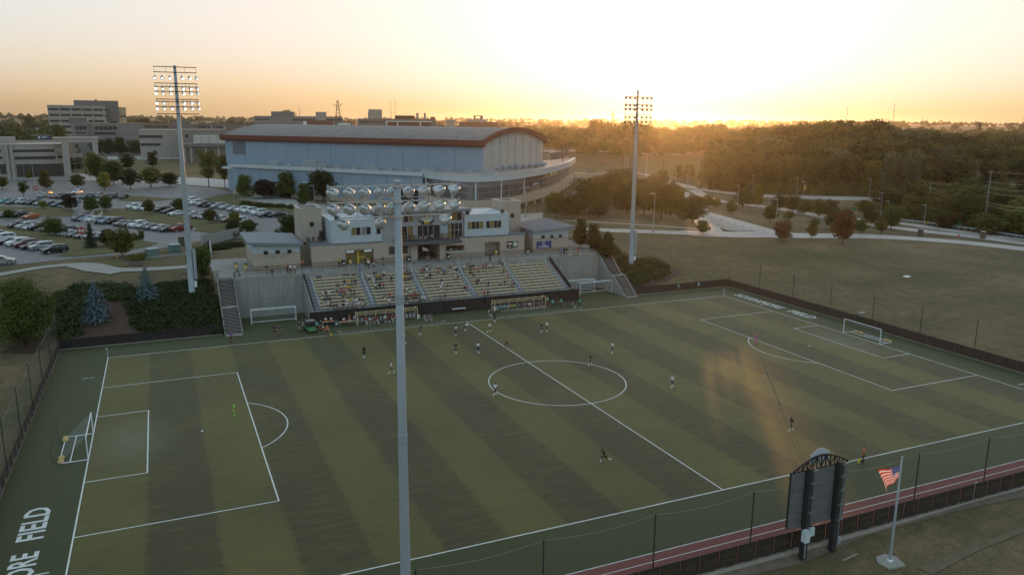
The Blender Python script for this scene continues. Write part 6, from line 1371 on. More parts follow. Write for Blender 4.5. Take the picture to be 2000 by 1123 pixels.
KIND = {'s': ('sedan', .92, [(-2.38,.5),(-2.36,.9),(-2.2,.99),(-1.7,1.02),(-1.05,1.4),(-.3,1.46),(.25,1.42),(1.05,1.0),(1.9,.88),(2.3,.74),(2.4,.5)], (3,4,5,6,7), .98),
        'u': ('suv', .95, [(-2.3,.55),(-2.32,1.0),(-2.22,1.18),(-1.95,1.66),(-1.0,1.74),(.1,1.73),(.5,1.66),(1.2,1.14),(2.0,1.02),(2.3,.85),(2.36,.55)], (2,3,4,5,6,7), 1.1),
        'h': ('hatchback', .88, [(-2.0,.5),(-2.03,.9),(-1.9,1.05),(-1.6,1.42),(-.6,1.54),(.2,1.5),(1.0,1.02),(1.75,.9),(2.05,.7),(2.1,.5)], (2,3,4,5,6), .98),
        'p': ('pickup truck', 1.0, [(-2.9,.6),(-2.92,1.1),(-1.0,1.12),(-.85,1.72),(-.2,1.82),(.55,1.8),(1.25,1.22),(2.5,1.12),(2.85,1.0),(2.92,.6)], (2,3,4,5,6), 1.16)}
CARM = {}
for k, (nm, hw, pr, cab, belt) in KIND.items():
    b = MB(); n = len(pr); W = lambda z: hw if z <= belt+.06 else hw-(z-belt)*.34
    for s in (-1, 1): b.v += [(x, s*W(z), z) for x, z in pr]+[(x*.985, s*hw*.97, .28) for x, z in (pr[-1], pr[0])]
    N_ = n+2
    for i in range(N_): j = (i+1) % N_; b.f.append((i, j, N_+j, N_+i)); b.mi.append(0)
    # sides as a fan of quads from the sill line
    for s in (0, 1):
        o_ = s*N_; f = list(range(o_, o_+N_)); b.f.append(tuple(f[::-1]) if s else tuple(f)); b.mi.append(0)
    bm = bmesh.new(); me = b.mesh('car_body', CPAINT['w'][1]); bm.from_mesh(me); bmesh.ops.recalc_face_normals(bm, faces=bm.faces); bmesh.ops.bevel(bm, geom=[e for e in bm.edges if e.calc_face_angle(0) > .5 and abs(e.verts[0].co.y-e.verts[1].co.y) < .4], offset=.05, segments=2, affect='EDGES'); bm.to_mesh(me); bm.free(); me.polygons.foreach_set('use_smooth', [False]*len(me.polygons))
    parts = []
    c = [pr[i] for i in cab]; x0, x1 = c[0][0], c[-1][0]; top = c[1:-1]
    for s in (-1, 1):   # side glass, split by pillar
        xs = [c[0][0]+.18, top[0][0]+.1, (top[0][0]+top[-1][0])/2+.05, top[-1][0]-.02, c[-1][0]-.22]; zt = lambda x: np.interp(x, [p[0] for p in c], [p[1] for p in c])-.1
        for a, e in ((0,2),(2,4)):
            g = MB(); pts = [(xs[a]+.05,belt+.04),(xs[e]-.05,belt+.04)]+[(x, zt(x)) for x in ([xs[3]-.05, xs[2]+.06] if a else [xs[2]-.06, xs[1]+.06])]
            g.add([(x, s*(W(z)+.012), z) for x, z in pts], [(0,1,2,3)]); parts.append(('side_window', g.mesh('side_window', CGL)))
    for (xa, za), (xb, zb), nm2 in ((c[-1], c[-2], 'windshield'), (c[0], c[1], 'rear_window')):
        g = MB(); e = .012 if nm2 == 'windshield' else -.012; f = lambda t: (xa+(xb-xa)*t+e, za+(zb-za)*t+.012); p0, p1 = f(.1), f(.92); g.add([(p0[0],-W(p0[1])+.12,p0[1]),(p0[0],W(p0[1])-.12,p0[1]),(p1[0],W(p1[1])-.1,p1[1]),(p1[0],-W(p1[1])+.1,p1[1])], [(0,1,2,3)]); parts.append((nm2, g.mesh(nm2, CGL)))
    xf, xr_ = pr[-1][0], pr[0][0]; r = .37 if k in 'pu' else .33
    wm = MB().tube((0,-.11,0), (0,.11,0), r, n=14).mesh('wheel', TYRE); rm = MB().tube((0,-.12,0), (0,.12,0), r*.62, n=10).mesh('rim', RIM)
    hl = MB().box(-.06,.05,-.2,.2,-.09,.09).mesh('headlight', HEADL); tl = MB().box(-.05,.06,-.17,.17,-.12,.12).mesh('tail_light', TAILL); gr = MB().box(-.03,.03,-.5,.5,-.1,.1).mesh('grille', TRIM); bp = MB().box(-.03,.03,-hw*.9,hw*.9,-.09,.09).mesh('bumper', TRIM)
    zl = pr[-2][1]-.03
    if k == 'p': g = MB(); g.box(-2.8,-1.1,-.82,.82,1.125,1.14); parts.append(('cargo_bed', g.mesh('cargo_bed', TRIM)))
    CARM[k] = (nm, me, parts, wm, rm, [(hl, 'headlight', (xf-.06, s*hw*.66, zl)) for s in (-1, 1)]+[(tl, 'tail_light', (xr_+.02, s*hw*.72, pr[1][1]-.12)) for s in (-1, 1)]+[(gr, 'grille', (xf+.0, 0, zl-.05)), (bp, 'bumper', (xf+.01, 0, .42))], [(x, s*(hw-.1), r) for x in (xf-.95, xr_+.95) for s in (-1, 1)])
CARP = {}
def car(k, col, p, rz, label, group=None):
    nm, me, parts, wm, rm, fix, wh = CARM[k]
    o = thing({'suv':'parked_suv','sedan':'parked_sedan','hatchback':'parked_hatchback','pickup truck':'parked_pickup'}[nm], label, 'pickup' if k == 'p' else 'car', p, rz, group)
    setmat(link('body', me, o), CPAINT[col][1])
    for n_, m in parts: link(n_, m, o)
    for m, n_, l in fix: link(n_, m, o, l)
    for l in wh: w_ = link('wheel', wm, o, l); link('rim', rm, w_)
    return o
def row(desc, pts, code, flip=0, ang=0, group='cars in the car park'):
    P = [G(*p) for p in pts]; cs = code.split(); cnt = {}
    for i, (p, c) in enumerate(zip(P, cs)):
        a, b_ = P[max(i-1,0)], P[min(i+1,len(P)-1)]; d = P[-1]-P[0]; h = math.atan2(d.y, d.x)-math.pi/2+(math.pi if flip else 0)+R(ang)+rnd.uniform(-.04,.04)
        nm = KIND[c[0]][0].replace('suv','SUV') if c[0] != 'u' else 'SUV'
        car(c[0], c[1], p, h, f'{CPAINT[c[1]][0]} {nm}, {ORD[i]} from the left {desc}', group)
row('in the far left row', [(10,397),(27,399),(40,398),(54,399),(67,400),(81,401),(98,402),(114,404),(130,406)], 'ht sd uw sd uk sg sk sb hw')
row('in the back row behind the purple tree', [(84,386),(92,382),(106,387),(122,388),(137,387),(151,379),(165,388),(179,387),(192,386),(206,387),(221,388),(242,388)], 'ug uk sd pk ug uw sd ub ug sd uk sk')
row('in the upper row left of the grass island', [(262,408),(275,411),(290,412),(305,412),(318,414),(332,417),(346,421),(362,419),(378,423),(391,427),(404,428),(432,431),(448,434),(466,436)], 'uw uw uw sg uk sk sw sg sg sd ug sg sm uw')
row('in the farthest row beside the plaza', [(374,395),(384,400),(400,404),(412,405),(427,407),(443,409),(459,412),(474,414),(487,416),(506,420),(520,424),(540,424)], 'uw uw uk sk ug sg sg uw uw uw sk sk')
row('in the middle row ending at the red pickup', [(158,431),(171,432),(184,433),(199,436),(211,437),(225,437),(240,441),(254,442),(269,444),(283,446),(299,448),(314,450),(329,452),(353,451)], 'ud sl sw uk ul uk sd sd uw sg sd sg sk pr')
row('in the short row at the left edge', [(6,425),(22,424),(39,424),(61,427)], 'sg sd uk so')
row('in the lower row along the grass', [(36,445),(51,447),(65,449),(79,449),(95,452),(112,452),(129,456),(136,461),(150,463),(166,465),(181,466),(196,467),(214,467),(255,470)], 'uk ug sw pk sg sg uk sg sd sd sg sg sd pk')
row('in the nearest row', [(-6,462),(8,470),(20,477),(36,480),(52,483),(66,486),(82,488),(108,494)], 'sg uw sk uw um sk ug uk')
o = car('u', 'g', G(2,517), math.pi*.02, 'silver SUV half cut off by the left border, alone on the drive')
car('s', 'w', G(327,312), .2, 'left white sedan by the beige campus building'); car('s', 'w', G(343,312), .2, 'right white sedan by the beige campus building')
car('s', 'g', G(1085,295), .1, 'silver sedan on the road behind the arena'); car('s', 'd', G(1068,300), .1, 'grey sedan in front of the road behind the arena'); car('u', 'w', G(1342,385), 1.0, 'white SUV waiting on the side road'); car('s', 'w', G(1346,302), .1, 'white car glinting on the far lawn road'); car('s', 'k', G(1293,302), .1, 'dark car on the far lawn road'); car('u', 'w', G(1262,382), .3, 'white vehicle half hidden by trees right of the right pole'); car('s', 'w', G(1128,381), .4, 'white car beside the arena walkway')
# utility cart beside the pitch
p = G(606, 648); t = thing('utility_cart', 'green and black utility cart parked on the touchline', 'cart', p, -1.45); GRN = mat('cart green', (.05,.2,.05), .5)
b = MB(); b.hexa([(-1.3,-.65,.4),(1.3,-.65,.4),(1.3,.65,.4),(-1.3,.65,.4)], [(-1.3,-.65,.85),(1.1,-.6,.95),(1.1,.6,.95),(-1.3,.65,.85)]); b.obj('body', GRN, t)
b = MB(); b.box(-.3,.3,-.6,.6,.85,1.0); b.box(-.4,-.28,-.6,.6,1.0,1.4); b.obj('seat', TRIM, t); b = MB(); b.box(-.6,.8,-.68,.68,1.9,1.97); b.obj('roof', mat('cart roof',(.2,.2,.2),.6), t); b = MB()
for x, y in ((-.55,-.6),(-.55,.6),(.75,-.6),(.75,.6)): b.tube((x,y,.85), (x,y,1.92), .03, n=5)
b.obj('roof_frame', TRIM, t)
for x in (-.85, .85):
    for y in (-.6, .6): b = MB(); b.tube((x,y-.13,.32), (x,y+.13,.32), .32, n=12); b.obj('wheel', TYRE, t)
# ------------------------------------------------------------------ people
SKIN = [mat('skin light', (.45,.27,.19), .6), mat('skin tan', (.3,.17,.11), .6), mat('skin dark', (.11,.06,.04), .6)]
HAIR = [mat('hair dark', (.02,.014,.01), .7), mat('hair brown', (.07,.04,.02), .7), mat('hair blond', (.3,.2,.09), .7), mat('hair grey', (.25,.24,.23), .7)]
CLO = {k: mat('cloth '+n, c, .85) for k, (n, c) in {'w':('white',(.72,.73,.76)),'k':('black',(.022,.02,.022)),'d':('charcoal',(.05,.045,.05)),'n':('navy',(.03,.04,.1)),'b':('blue',(.06,.22,.55)),'r':('red',(.4,.035,.04)),'m':('dark red',(.17,.03,.035)),'p':('pink',(.55,.12,.22)),'q':('magenta',(.7,.06,.3)),'u':('purple',(.25,.1,.32)),'l':('lavender',(.42,.4,.6)),'y':('yellow',(.62,.38,.04)),'o':('orange',(.7,.17,.05)),'t':('teal',(.15,.55,.55)),'g':('grey',(.27,.27,.29)),'e':('lime green',(.3,.75,.05)),'h':('khaki',(.3,.23,.15)),'j':('denim',(.09,.13,.22)),'v':('plum grey',(.15,.11,.13))}.items()}
CN = {'w':'white','k':'black','d':'charcoal','n':'navy','b':'blue','r':'red','m':'dark red','p':'pink','q':'magenta','u':'purple','l':'lavender','y':'yellow','o':'orange','t':'teal','g':'grey','e':'lime green','h':'khaki','j':'denim','v':'plum grey'}
def skin(name, V, E, rad, m, sub=1):
    me = bpy.data.meshes.new('tmp'); me.from_pydata(V, E, []); o = bpy.data.objects.new('tmp', me); COL.objects.link(o)
    md = o.modifiers.new('s', 'SKIN'); md.use_smooth_shade = True; md.branch_smoothing = .3
    for i, r in enumerate(rad): sv = me.skin_vertices[0].data[i]; sv.radius = r if isinstance(r, tuple) else (r, r); sv.use_root = (i == 0)
    if sub: s_ = o.modifiers.new('u', 'SUBSURF'); s_.levels = sub; s_.render_levels = sub
    dg = bpy.context.evaluated_depsgraph_get(); r_ = bpy.data.meshes.new_from_object(o.evaluated_get(dg)); bpy.data.objects.remove(o); bpy.data.meshes.remove(me)
    r_.materials.clear(); r_.materials.append(m); r_.name = name; r_.polygons.foreach_set('use_smooth', [True]*len(r_.polygons)); return r_
def rotx(v, a): c, s = math.cos(a), math.sin(a); return Vector((v.x, v.y*c-v.z*s, v.y*s+v.z*c))
def make_pose(lean=0., legs=((0,0),(0,0)), arms=((5,10,8),(5,10,8)), hip=.93, turn=0., head=0., spread=.09, pants=False):
    """y is forward. leg = (thigh swing, knee bend); arm = (swing, elbow bend, outward) in degrees"""
    pel = Vector((0,0,hip)); up = lambda h: pel+rotx(Vector((0,0,h)), -R(lean)); V = []; E = []; Rr = []
    def add(p, r, par=None): V.append(tuple(p)); Rr.append(r); (E.append((par, len(V)-1)) if par is not None else None); return len(V)-1
    a = add(pel, (.155,.115)); b_ = add(up(.2), (.135,.1), a); c = add(up(.4), (.165,.11), b_); d = add(up(.5), (.1,.08), c); e = add(up(.58), .052, d)
    hv = rotx(Vector((0,.015,0)), -R(lean+head)); f = add(up(.66)+hv, (.075,.085), e); g = add(up(.76)+hv*1.4, (.085,.1), f); h_ = add(up(.83)+hv, (.06,.07), g); add(up(.68)+rotx(Vector((0,.105,0)), -R(lean+head)), .014, f)
    Jl = []; Ja = []
    for s, (th, kn) in zip((-1, 1), legs):
        hp = pel+Vector((s*.09,0,-.06)); k_ = hp+rotx(Vector((s*(spread-.09)*.6,0,-.43)), R(th)); an = k_+rotx(Vector((s*(spread-.09)*.4,0,-.42)), R(th-kn)); fd = rotx(Vector((0,.17,-.03)), R(max(-50, th-kn)) if th-kn < -20 else 0); to = an+fd
        i = add(hp, .088, a); m_ = add((hp+k_)/2, .078, i); j = add(k_, .055, m_); q = add(k_+(an-k_)*.35, .058, j); l = add(an, .037, q); add(to, (.042,.025), l); Jl.append((hp, k_, an, to))
    for s, (sw, el, ou) in zip((-1, 1), arms):
        sh = up(.46)+Vector((s*.185,0,0)); dv = rotx(Vector((s*math.sin(R(ou)),0,-math.cos(R(ou)))), R(sw)-R(lean)*.6); eb = sh+dv*.29; dv2 = rotx(Vector((s*math.sin(R(ou))*.5,0,-math.cos(R(ou*.5)))), R(sw+el)-R(lean)*.6); wr = eb+dv2*.25; hd = wr+dv2*.09; ft = hd+dv2*.08
        i = add(sh, .058, c); j = add(eb, .042, i); k_ = add(wr, .03, j); l = add(hd, (.04,.018), k_); add(ft, (.03,.012), l); add(hd+Vector((-s*.035,.03,0)), .012, k_); Ja.append((sh, eb))
    body = skin('person', V, E, Rr, SKIN[0])
    V2 = [up(.0), up(.2), up(.41), up(.5)]; E2 = [(0,1),(1,2),(2,3)]; R2 = [(.172,.132),(.158,.122),(.18,.125),(.1,.085)]
    for sh, eb in Ja: n_ = len(V2); V2 += [sh, sh+(eb-sh)*.72]; E2 += [(2,n_),(n_,n_+1)]; R2 += [.075,.066]
    shirt = skin('shirt', [tuple(v) for v in V2], E2, R2, CLO['w'])
    V3 = [pel+Vector((0,0,.06)), pel-Vector((0,0,.03))]; E3 = [(0,1)]; R3 = [(.162,.128),(.165,.13)]
    for hp, k_, an, to in Jl:
        n_ = len(V3); V3 += [hp, hp+(k_-hp)*.45, hp+(k_-hp)*(.82 if not pants else 1)]; E3 += [(1,n_),(n_,n_+1),(n_+1,n_+2)]; R3 += [.1,.097,.09 if not pants else .075]
        if pants: V3 += [k_+(an-k_)*.5, an+(k_-an)*.06]; E3 += [(n_+2,n_+3),(n_+3,n_+4)]; R3 += [.067,.055]
    shorts = skin('shorts', [tuple(v) for v in V3], E3, R3, CLO['k'])
    sock = []
    for hp, k_, an, to in Jl: sock.append(skin('sock', [tuple(k_+(an-k_)*.12), tuple(k_+(an-k_)*.4), tuple(an), tuple(to)], [(0,1),(1,2),(2,3)], [.057,.064,.044,(.05,.033)], CLO['w']))
    hair = skin('hair', [tuple(up(.75)+hv*.2), tuple(up(.8)+hv*.4), tuple(up(.845)+hv*.6)], [(0,1),(1,2)], [(.082,.085),(.092,.1),(.07,.08)], HAIR[0])
    return body, shirt, shorts, sock, hair
POSE = {'stand': make_pose(legs=((2,2),(-3,0)), arms=((6,14,9),(-2,10,10))), 'hips': make_pose(legs=((4,0),(-4,0)), arms=((-25,75,38),(-25,75,38)), spread=.13), 'walk': make_pose(4, ((24,6),(-18,16)), ((-20,20,8),(22,25,8))), 'jog': make_pose(10, ((38,40),(-22,38)), ((-38,70,12),(34,80,12)), hip=.9), 'sprint': make_pose(18, ((62,75),(-38,50)), ((-55,85,14),(48,95,14)), hip=.9), 'watch': make_pose(3, ((6,4),(-6,2)), ((18,70,6),(14,55,8)), spread=.12), 'bend': make_pose(75, ((30,30),(-14,4)), ((20,15,6),(10,10,6)), hip=.86, head=-20), 'point': make_pose(2, ((3,0),(-3,0)), ((75,5,14),(0,10,10))), 'crouch': make_pose(28, ((28,45),(-8,35)), ((25,60,14),(20,55,14)), hip=.84, spread=.16),
  'sit': make_pose(8, ((82,78),(80,82)), ((28,45,8),(30,50,8)), hip=.52, spread=.12), 'sit2': make_pose(28, ((84,92),(78,70)), ((48,40,6),(44,48,6)), hip=.52, spread=.15), 'sit3': make_pose(-6, ((86,70),(84,88)), ((20,70,10),(12,20,14)), hip=.52, spread=.1), 'pants': make_pose(legs=((3,0),(-3,0)), arms=((6,16,8),(10,30,8)), pants=True), 'sitp': make_pose(12, ((82,80),(82,78)), ((30,48,8),(26,40,8)), hip=.52, spread=.12, pants=True)}
def person(p, rz, pose, shirt, shorts, label, socks='w', sk=None, hr=None, group=None, sc=None, cat='person'):
    bo, sh, so, sk_, ha = POSE[pose]; o = link('person', bo, None, p, rz); s = sc or rnd.uniform(.97,1.05); o.scale = (s, s, s)
    setmat(o, SKIN[sk if sk is not None else rnd.choice((0,0,0,1,1,2))]); tag(o, label, cat, group)
    setmat(link('shirt', sh, o), CLO[shirt]); setmat(link('pants' if pose in ('pants','sitp') else 'shorts', so, o), CLO[shorts])
    if socks:
        for q in sk_: setmat(link('sock', q, o), CLO[socks])
    setmat(link('hair', ha, o), HAIR[hr if hr is not None else rnd.choice((0,0,1,1,2,3))]); return o
def F(px, py): p = atz(px, py, .03); return p
D = lambda a: R(a)
# players and officials on the pitch  (heading: 0 faces the far stand, 90 faces left)
for px, py, pose, kit, h, lab in [
 (890,656,'hips','w',40,'player in white beside the bending teammate near the halfway line'),(934,690,'walk','w',160,'player in white with black shorts left of the orange referee'),(956,650,'jog','w',-80,'player in white jogging towards the halfway line near the touchline'),(1068,648,'stand','w',120,'player in white standing by a dark shirted opponent on the far side'),(1196,690,'stand','w',100,'player in white standing alone on the dark stripe right of the halfway line'),(1313,757,'walk','w',110,'player in white walking alone right of the centre circle'),(967,773,'jog','w',-60,'player in white jogging at the left edge of the centre circle'),(765,730,'walk','w',70,'player in white walking just left of the near floodlight pole'),(789,672,'walk','w',30,'player in white half hidden behind the near floodlight pole'),(909,646,'bend','w',-70,'player in white bending down near the halfway line'),
 (822,655,'jog','d',-60,'dark shirted player running near the left team shelter'),(711,699,'stand','k',20,'dark shirted player standing in front of the left block'),(890,691,'stand','k',0,'dark shirted player standing left of a white shirted one'),(966,629,'stand','d',-40,'dark shirted player close to the touchline by the right shelter'),(1057,650,'watch','d',-30,'dark shirted player next to a white shirted one on the far side'),(1153,714,'walk','d',100,'dark shirted player walking at the right edge of the centre circle'),(1545,842,'walk','k',80,'dark shirted player walking on the right near half'),(1180,905,'sprint','k',60,'dark shirted player striding alone on the near stripes')]:
    person(F(px,py), D(h), pose, kit, 'k' if kit == 'w' else ('k' if kit == 'k' else 'd'), lab, 'w', sk=rnd.choice((0,1,2)), hr=rnd.choice((0,0,1)), group='players on the pitch', sc=1.06)
person(F(458,813), D(-85), 'watch', 'e', 'e', 'goalkeeper in lime green standing at the left penalty box edge', 'e', group='goalkeepers', sc=1.06); person(F(1476,673), D(80), 'stand', 'q', 'q', 'goalkeeper in magenta standing at the right penalty arc', 'q', group='goalkeepers', sc=1.06)
person(F(990,679), D(60), 'jog', 'o', 'k', 'referee in orange shirt and black shorts on the halfway line', 'k', group='match officials', sc=1.05)
def linesman(px, py, h, lab, flab):
    p = F(px, py); person(p, D(h), 'stand', 'o', 'k', lab, 'k', group='match officials', sc=1.06); t = thing('linesman_flag', flab, 'flag', (p.x-.32*math.cos(D(h)), p.y-.32*math.sin(D(h)), p.z), D(h)); b = MB(); b.tube((0,.1,.72), (-.1,.12,.1), .02, n=5); b.obj('stick', POSTD, t); b = MB(); b.add([(0,.1,.6),(-.35,.25,.5),(-.45,.2,.05),(-.1,.12,.1)], [(0,1,2,3)]); b.obj('cloth', mat('flag yellow',(.75,.55,.03),.8), t)
linesman(1685, 903, 20, 'assistant referee in orange on the near touchline', 'yellow flag held by the near assistant referee'); linesman(640, 656, 160, 'assistant referee in orange on the far touchline', 'yellow flag held by the far assistant referee')
for px, py, pose, s, q, h, lab in [(452,669,'stand','u','k',0,'child in pink purple shirt at the foot of the left stairway'),(537,655,'stand','k','n',-40,'left of two black shirted people in front of the spare goal'),(547,655,'hips','k','m',200,'right of two black shirted people, in dark red shorts, before the spare goal'),(1325,569,'walk','t','k',90,'ball kid in teal walking along the far brown fence'),(1364,566,'stand','t','k',180,'ball kid in teal standing near the far right corner'),(1132,600,'stand','t','k',200,'person in teal at the end of the black screen'),
  (683,634,'stand','r','w',20,'person in red with white trousers at the drinks table'),(693,634,'stand','l','n',-20,'person in pale top standing right of the drinks table'),(585,648,'hips','k','h',180,'person in black and khaki left of the green cart'),(592,646,'stand','g','k',150,'person in grey top right behind the green cart'),(619,647,'stand','t','k',180,'person in teal right of the green cart'),(627,646,'stand','k','k',180,'person in black between cart and drinks table'),
  (1069,597,'stand','t','k',180,'left person in teal beside the right team shelter'),(1079,602,'hips','t','k',170,'second person in teal beside the right team shelter'),(1096,600,'hips','t','k',190,'person in teal at the black equipment table'),(1088,598,'stand','k','k',180,'person in black between two teal shirts'),(887,603,'stand','d','k',180,'person in dark shirt behind the white scorer table')]:
    person(F(px,py), D(h), pose, s, q, lab, None if q in 'wn' else 'k', group='people along the touchline')
def chair(p, rz, lab, m=None):
    t = thing('folding_chair', lab, 'chair', p, rz, 'chairs along the touchline'); m = m or WPAINT; b = MB(); b.box(-.22,.22,-.22,.22,.43,.47); b.obj('seat', m, t); b = MB(); b.box(-.22,.22,-.25,-.21,.6,.92); b.obj('backrest', m, t)
    for sx in (-1, 1):
        for y0, y1, z1 in ((.2,.2,.43),(-.2,-.24,.9)): b = MB(); b.tube((sx*.2,y0,0), (sx*.2,y1,z1), .018, n=4); b.obj('leg', GALV, t)
for px, py, lab, per in ((818,625,'empty white chair right of the left team shelter',None),(831,626,'white chair, left of two occupied right of the shelter','v'),(841,625,'white chair, right of two occupied right of the shelter','v'),(957,616,'dark chair left of the right team shelter','v'),(967,610,'white chair touching the right team shelter',None),(1121,600,'chair at the right end of the equipment table','m')):
    p = F(px,py); chair(p, math.pi, lab)
    if per: person(p+Vector((0,0,0)), math.pi, rnd.choice(('sit','sit2')), per, 'k', 'substitute in %s sitting on %s'%(CN[per], lab), 'w', group='seated substitutes')
def table(p, rz, L, top, lab, h=.75):
    t = thing('folding_table', lab, 'table', p, rz); b = MB(); b.box(-L/2,L/2,-.38,.38,h-.04,h); b.obj('table_top', top, t)
    for sx in (-1, 1):
        for sy in (-1, 1): b = MB(); b.tube((sx*(L/2-.15),sy*.32,0), (sx*(L/2-.15),sy*.32,h-.04), .025, n=5); b.obj('leg', GALV, t)
    return p
table(F(896,610), 0, 2.6, WPAINT, 'white scorer table in front of the black screen'); pt = table(F(643,636), 0, 2.4, mat('table tan',(.4,.32,.25),.7), 'folding table with orange coolers by the touchline'); table(F(679,636), 0, 3.0, mat('table tan'), 'second drinks table left of the shelter'); pq = table(F(1109,598), 0, 2.6, mat('table black',(.03,.03,.03),.7), 'black equipment table right of the right shelter')
def cooler(p, lab):
    t = thing('drinks_cooler', lab, 'cooler', p, 0, 'orange drinks coolers'); b = MB(); b.lathe([(.19,0),(.2,.05),(.21,.42),(.2,.45)], 12); b.obj('tank', mat('cooler orange',(.6,.13,.05),.6), t); b = MB(); b.lathe([(.22,.45),(.22,.52),(.1,.56)], 12); b.obj('lid', WPAINT, t); b = MB(); b.box(-.03,.03,-.26,-.2,.06,.14); b.obj('tap', WPAINT, t)
cooler(pt+Vector((-.55,0,.75)), 'left orange cooler on the folding table'); cooler(pt+Vector((.35,0,.75)), 'right orange cooler on the folding table'); cooler(F(679,636)+Vector((-.6,0,.75)), 'orange cooler on the second drinks table'); cooler(F(631,644), 'orange cooler standing on the turf beside the cart'); cooler(F(1069,598)+Vector((-1.2,.2,.0)), 'orange cooler beside the right shelter')
def bin_(p, lab, m=None):
    t = thing('trash_bin', lab, 'bin', p, 0); b = MB(); b.lathe([(.28,0),(.34,.95),(.36,1.0)], 10); b.obj('drum', m or POSTD, t); b = MB(); b.lathe([(.36,1.0),(.37,1.06),(.2,1.12)], 10); b.obj('lid', POSTD, t); b = MB(); b.box(-.14,.14,-.36,-.33,.35,.7); b.obj('label_plate', WPAINT, t)
bin_(F(657,637), 'grey trash bin between the drinks tables', mat('bin grey',(.12,.12,.125),.7))
for x, y, lab, m in ((-16.2,56.3,'black trash bin left of the yellow alcove',None),(-3.6,56.3,'black trash bin beside the left tunnel pillar',None),(4.5,56.3,'dark bin under the serving hatch',None),(-14.6,57.9,'left yellow bin in the alcove',YEL),(-11.2,57.9,'right yellow bin in the alcove',YEL),(15.5,57.9,'yellow bin in the right alcove',YEL),(22.4,57.2,'brown bin stack in the recess beside the blue banner',mat('bin brown',(.08,.05,.04),.8)),(-35.0,60.5,'yellow bin on the left concourse',YEL),(-33.4,59.0,'second yellow bin against the left small building',YEL)): bin_((x,y,HC), lab, m)
t = thing('speaker_box', 'black loudspeaker box on the turf left of the scorer table', 'loudspeaker', F(862,612)); b = MB(); b.box(-.25,.25,-.2,.2,.5,1.2); b.obj('cabinet', POSTD, t); b = MB(); b.tube((0,0,0),(0,0,.5),.04,n=5); b.box(-.25,.25,-.25,.25,0,.04); b.obj('stand', POSTD, t)
t = thing('sandwich_board', 'black folding board at the top of the left stairway', 'sign board', (-35.4,53.2,HC), -.2); b = MB()
for s in (-1, 1): b = MB(); b.hexa([(s*.45,-.35,0),(s*.52,-.35,0),(s*.52,.35,0),(s*.45,.35,0)], [(s*.0,-.35,1.25),(s*.07,-.35,1.25),(s*.07,.35,1.25),(s*.0,.35,1.25)]); b.obj('board', POSTD, t)
# team shelters: seated players
for (L_, ns2, t), spec, who in zip(DUG, (['','','r','w','m','r','','w','r','m','r','','','',''], ['','','t','t','t','y','e','v','v','v','v','w','v','v','v','v']), ('left', 'right')):
    for i, c in enumerate(spec[:ns2]):
        if c:
            p = t.matrix_world if False else Vector((t.location.x+L_*(i+.5)/ns2, t.location.y+.72, .03)); person(p, math.pi, rnd.choice(('sit','sit2','sit3')), c, rnd.choice('kdw') if who == 'left' else 'k', f'person in {CN[c]} on the {ORD[i]} seat from left in the {who} shelter', 'w', group='people inside the team shelters')
# spectators: picture points in three enlarged views -> seat on the nearest bench row
Z1 = '370,400p 410,400g 455,400n 775,380w 825,370r 730,385k 890,360m 935,365k 785,495k 850,500y 895,495j 940,495k 700,545n 690,595t 755,585p 785,600p 830,570y 870,570y 905,575h 935,575g 735,625p 880,640h 910,635d 490,655w 535,645k 570,645w 770,680h 830,680g 515,735k 540,740d 565,745k 775,750k 830,745w 875,745y 920,745w 945,745w 1000,745k 1025,745d 600,830k 640,825k 685,815d 720,805w 770,805k 820,800w 865,800l 905,800g 950,795w 985,795w 1030,790w 1065,790g 1195,375k 1235,350g 1295,355l 1320,375w 1125,425w 1175,425w 1240,410y 1270,400h 1185,475w 1230,465k 1280,465k 1435,450k 1215,550w 1275,550k 1325,545r 1335,670g 1410,655r 1405,745w 1460,690k 1570,330u 1590,390y 1600,430y 1640,440p 1560,620w'
Z2 = '60,320u 90,310u 30,335l 130,390n 50,375k 110,390k 45,430y 95,440l 85,620w 60,600k 30,640w 150,640w 200,640r 180,670r 225,680d 100,700k 150,680m 45,740w 95,740k 150,735h 200,700m 240,720k 285,705w 320,715w 265,730g 300,345p 330,345d 375,340w 370,295k 410,290k 525,290w 570,300h 530,370r 605,360b 625,325l 700,285w 745,270o 770,310w 700,320m 370,420w 420,410k 760,400w 790,400m 570,485k 570,570w 655,570k 890,590k 925,580p 555,690b 620,690d 885,270w 935,265k 975,265d 1010,265k 1140,290p 1180,280m 1240,245w 1275,245g 1380,235n 1410,230d 1075,330r 975,380k 1015,380m 1420,335h 1445,330y 1480,385q 1055,485m 1085,480n 1110,490w 1220,515k 1370,500l 1440,495n 1535,530p 1580,525k 1165,640r 1210,635n 1570,215b 1605,215m'
seats = {}
for src, ox, oy in ((Z1, 560, 480), (Z2, 780, 480)):
    for tok in src.split():
        c = tok[-1]; x, y = map(float, tok[:-1].split(',')); px, py = ox+x/7.0167, oy+y/7.0167; best = None
        for k in range(11):
            q = aty(px, py, by(k)); e = abs(q.z-(bz(k)+.3))
            if best is None or e < best[0]: best = (e, k, q.x)
        _, k, x = best; i = min(range(5), key=lambda i: abs(x-(BX[i]+SW/2))); x = min(max(x, BX[i]+.3), BX[i]+SW-.3); seats.setdefault((i, k), []).append((x, c))
BLK = ['the leftmost seating block', 'the second seating block', 'the middle seating block', 'the fourth seating block', 'the rightmost seating block']
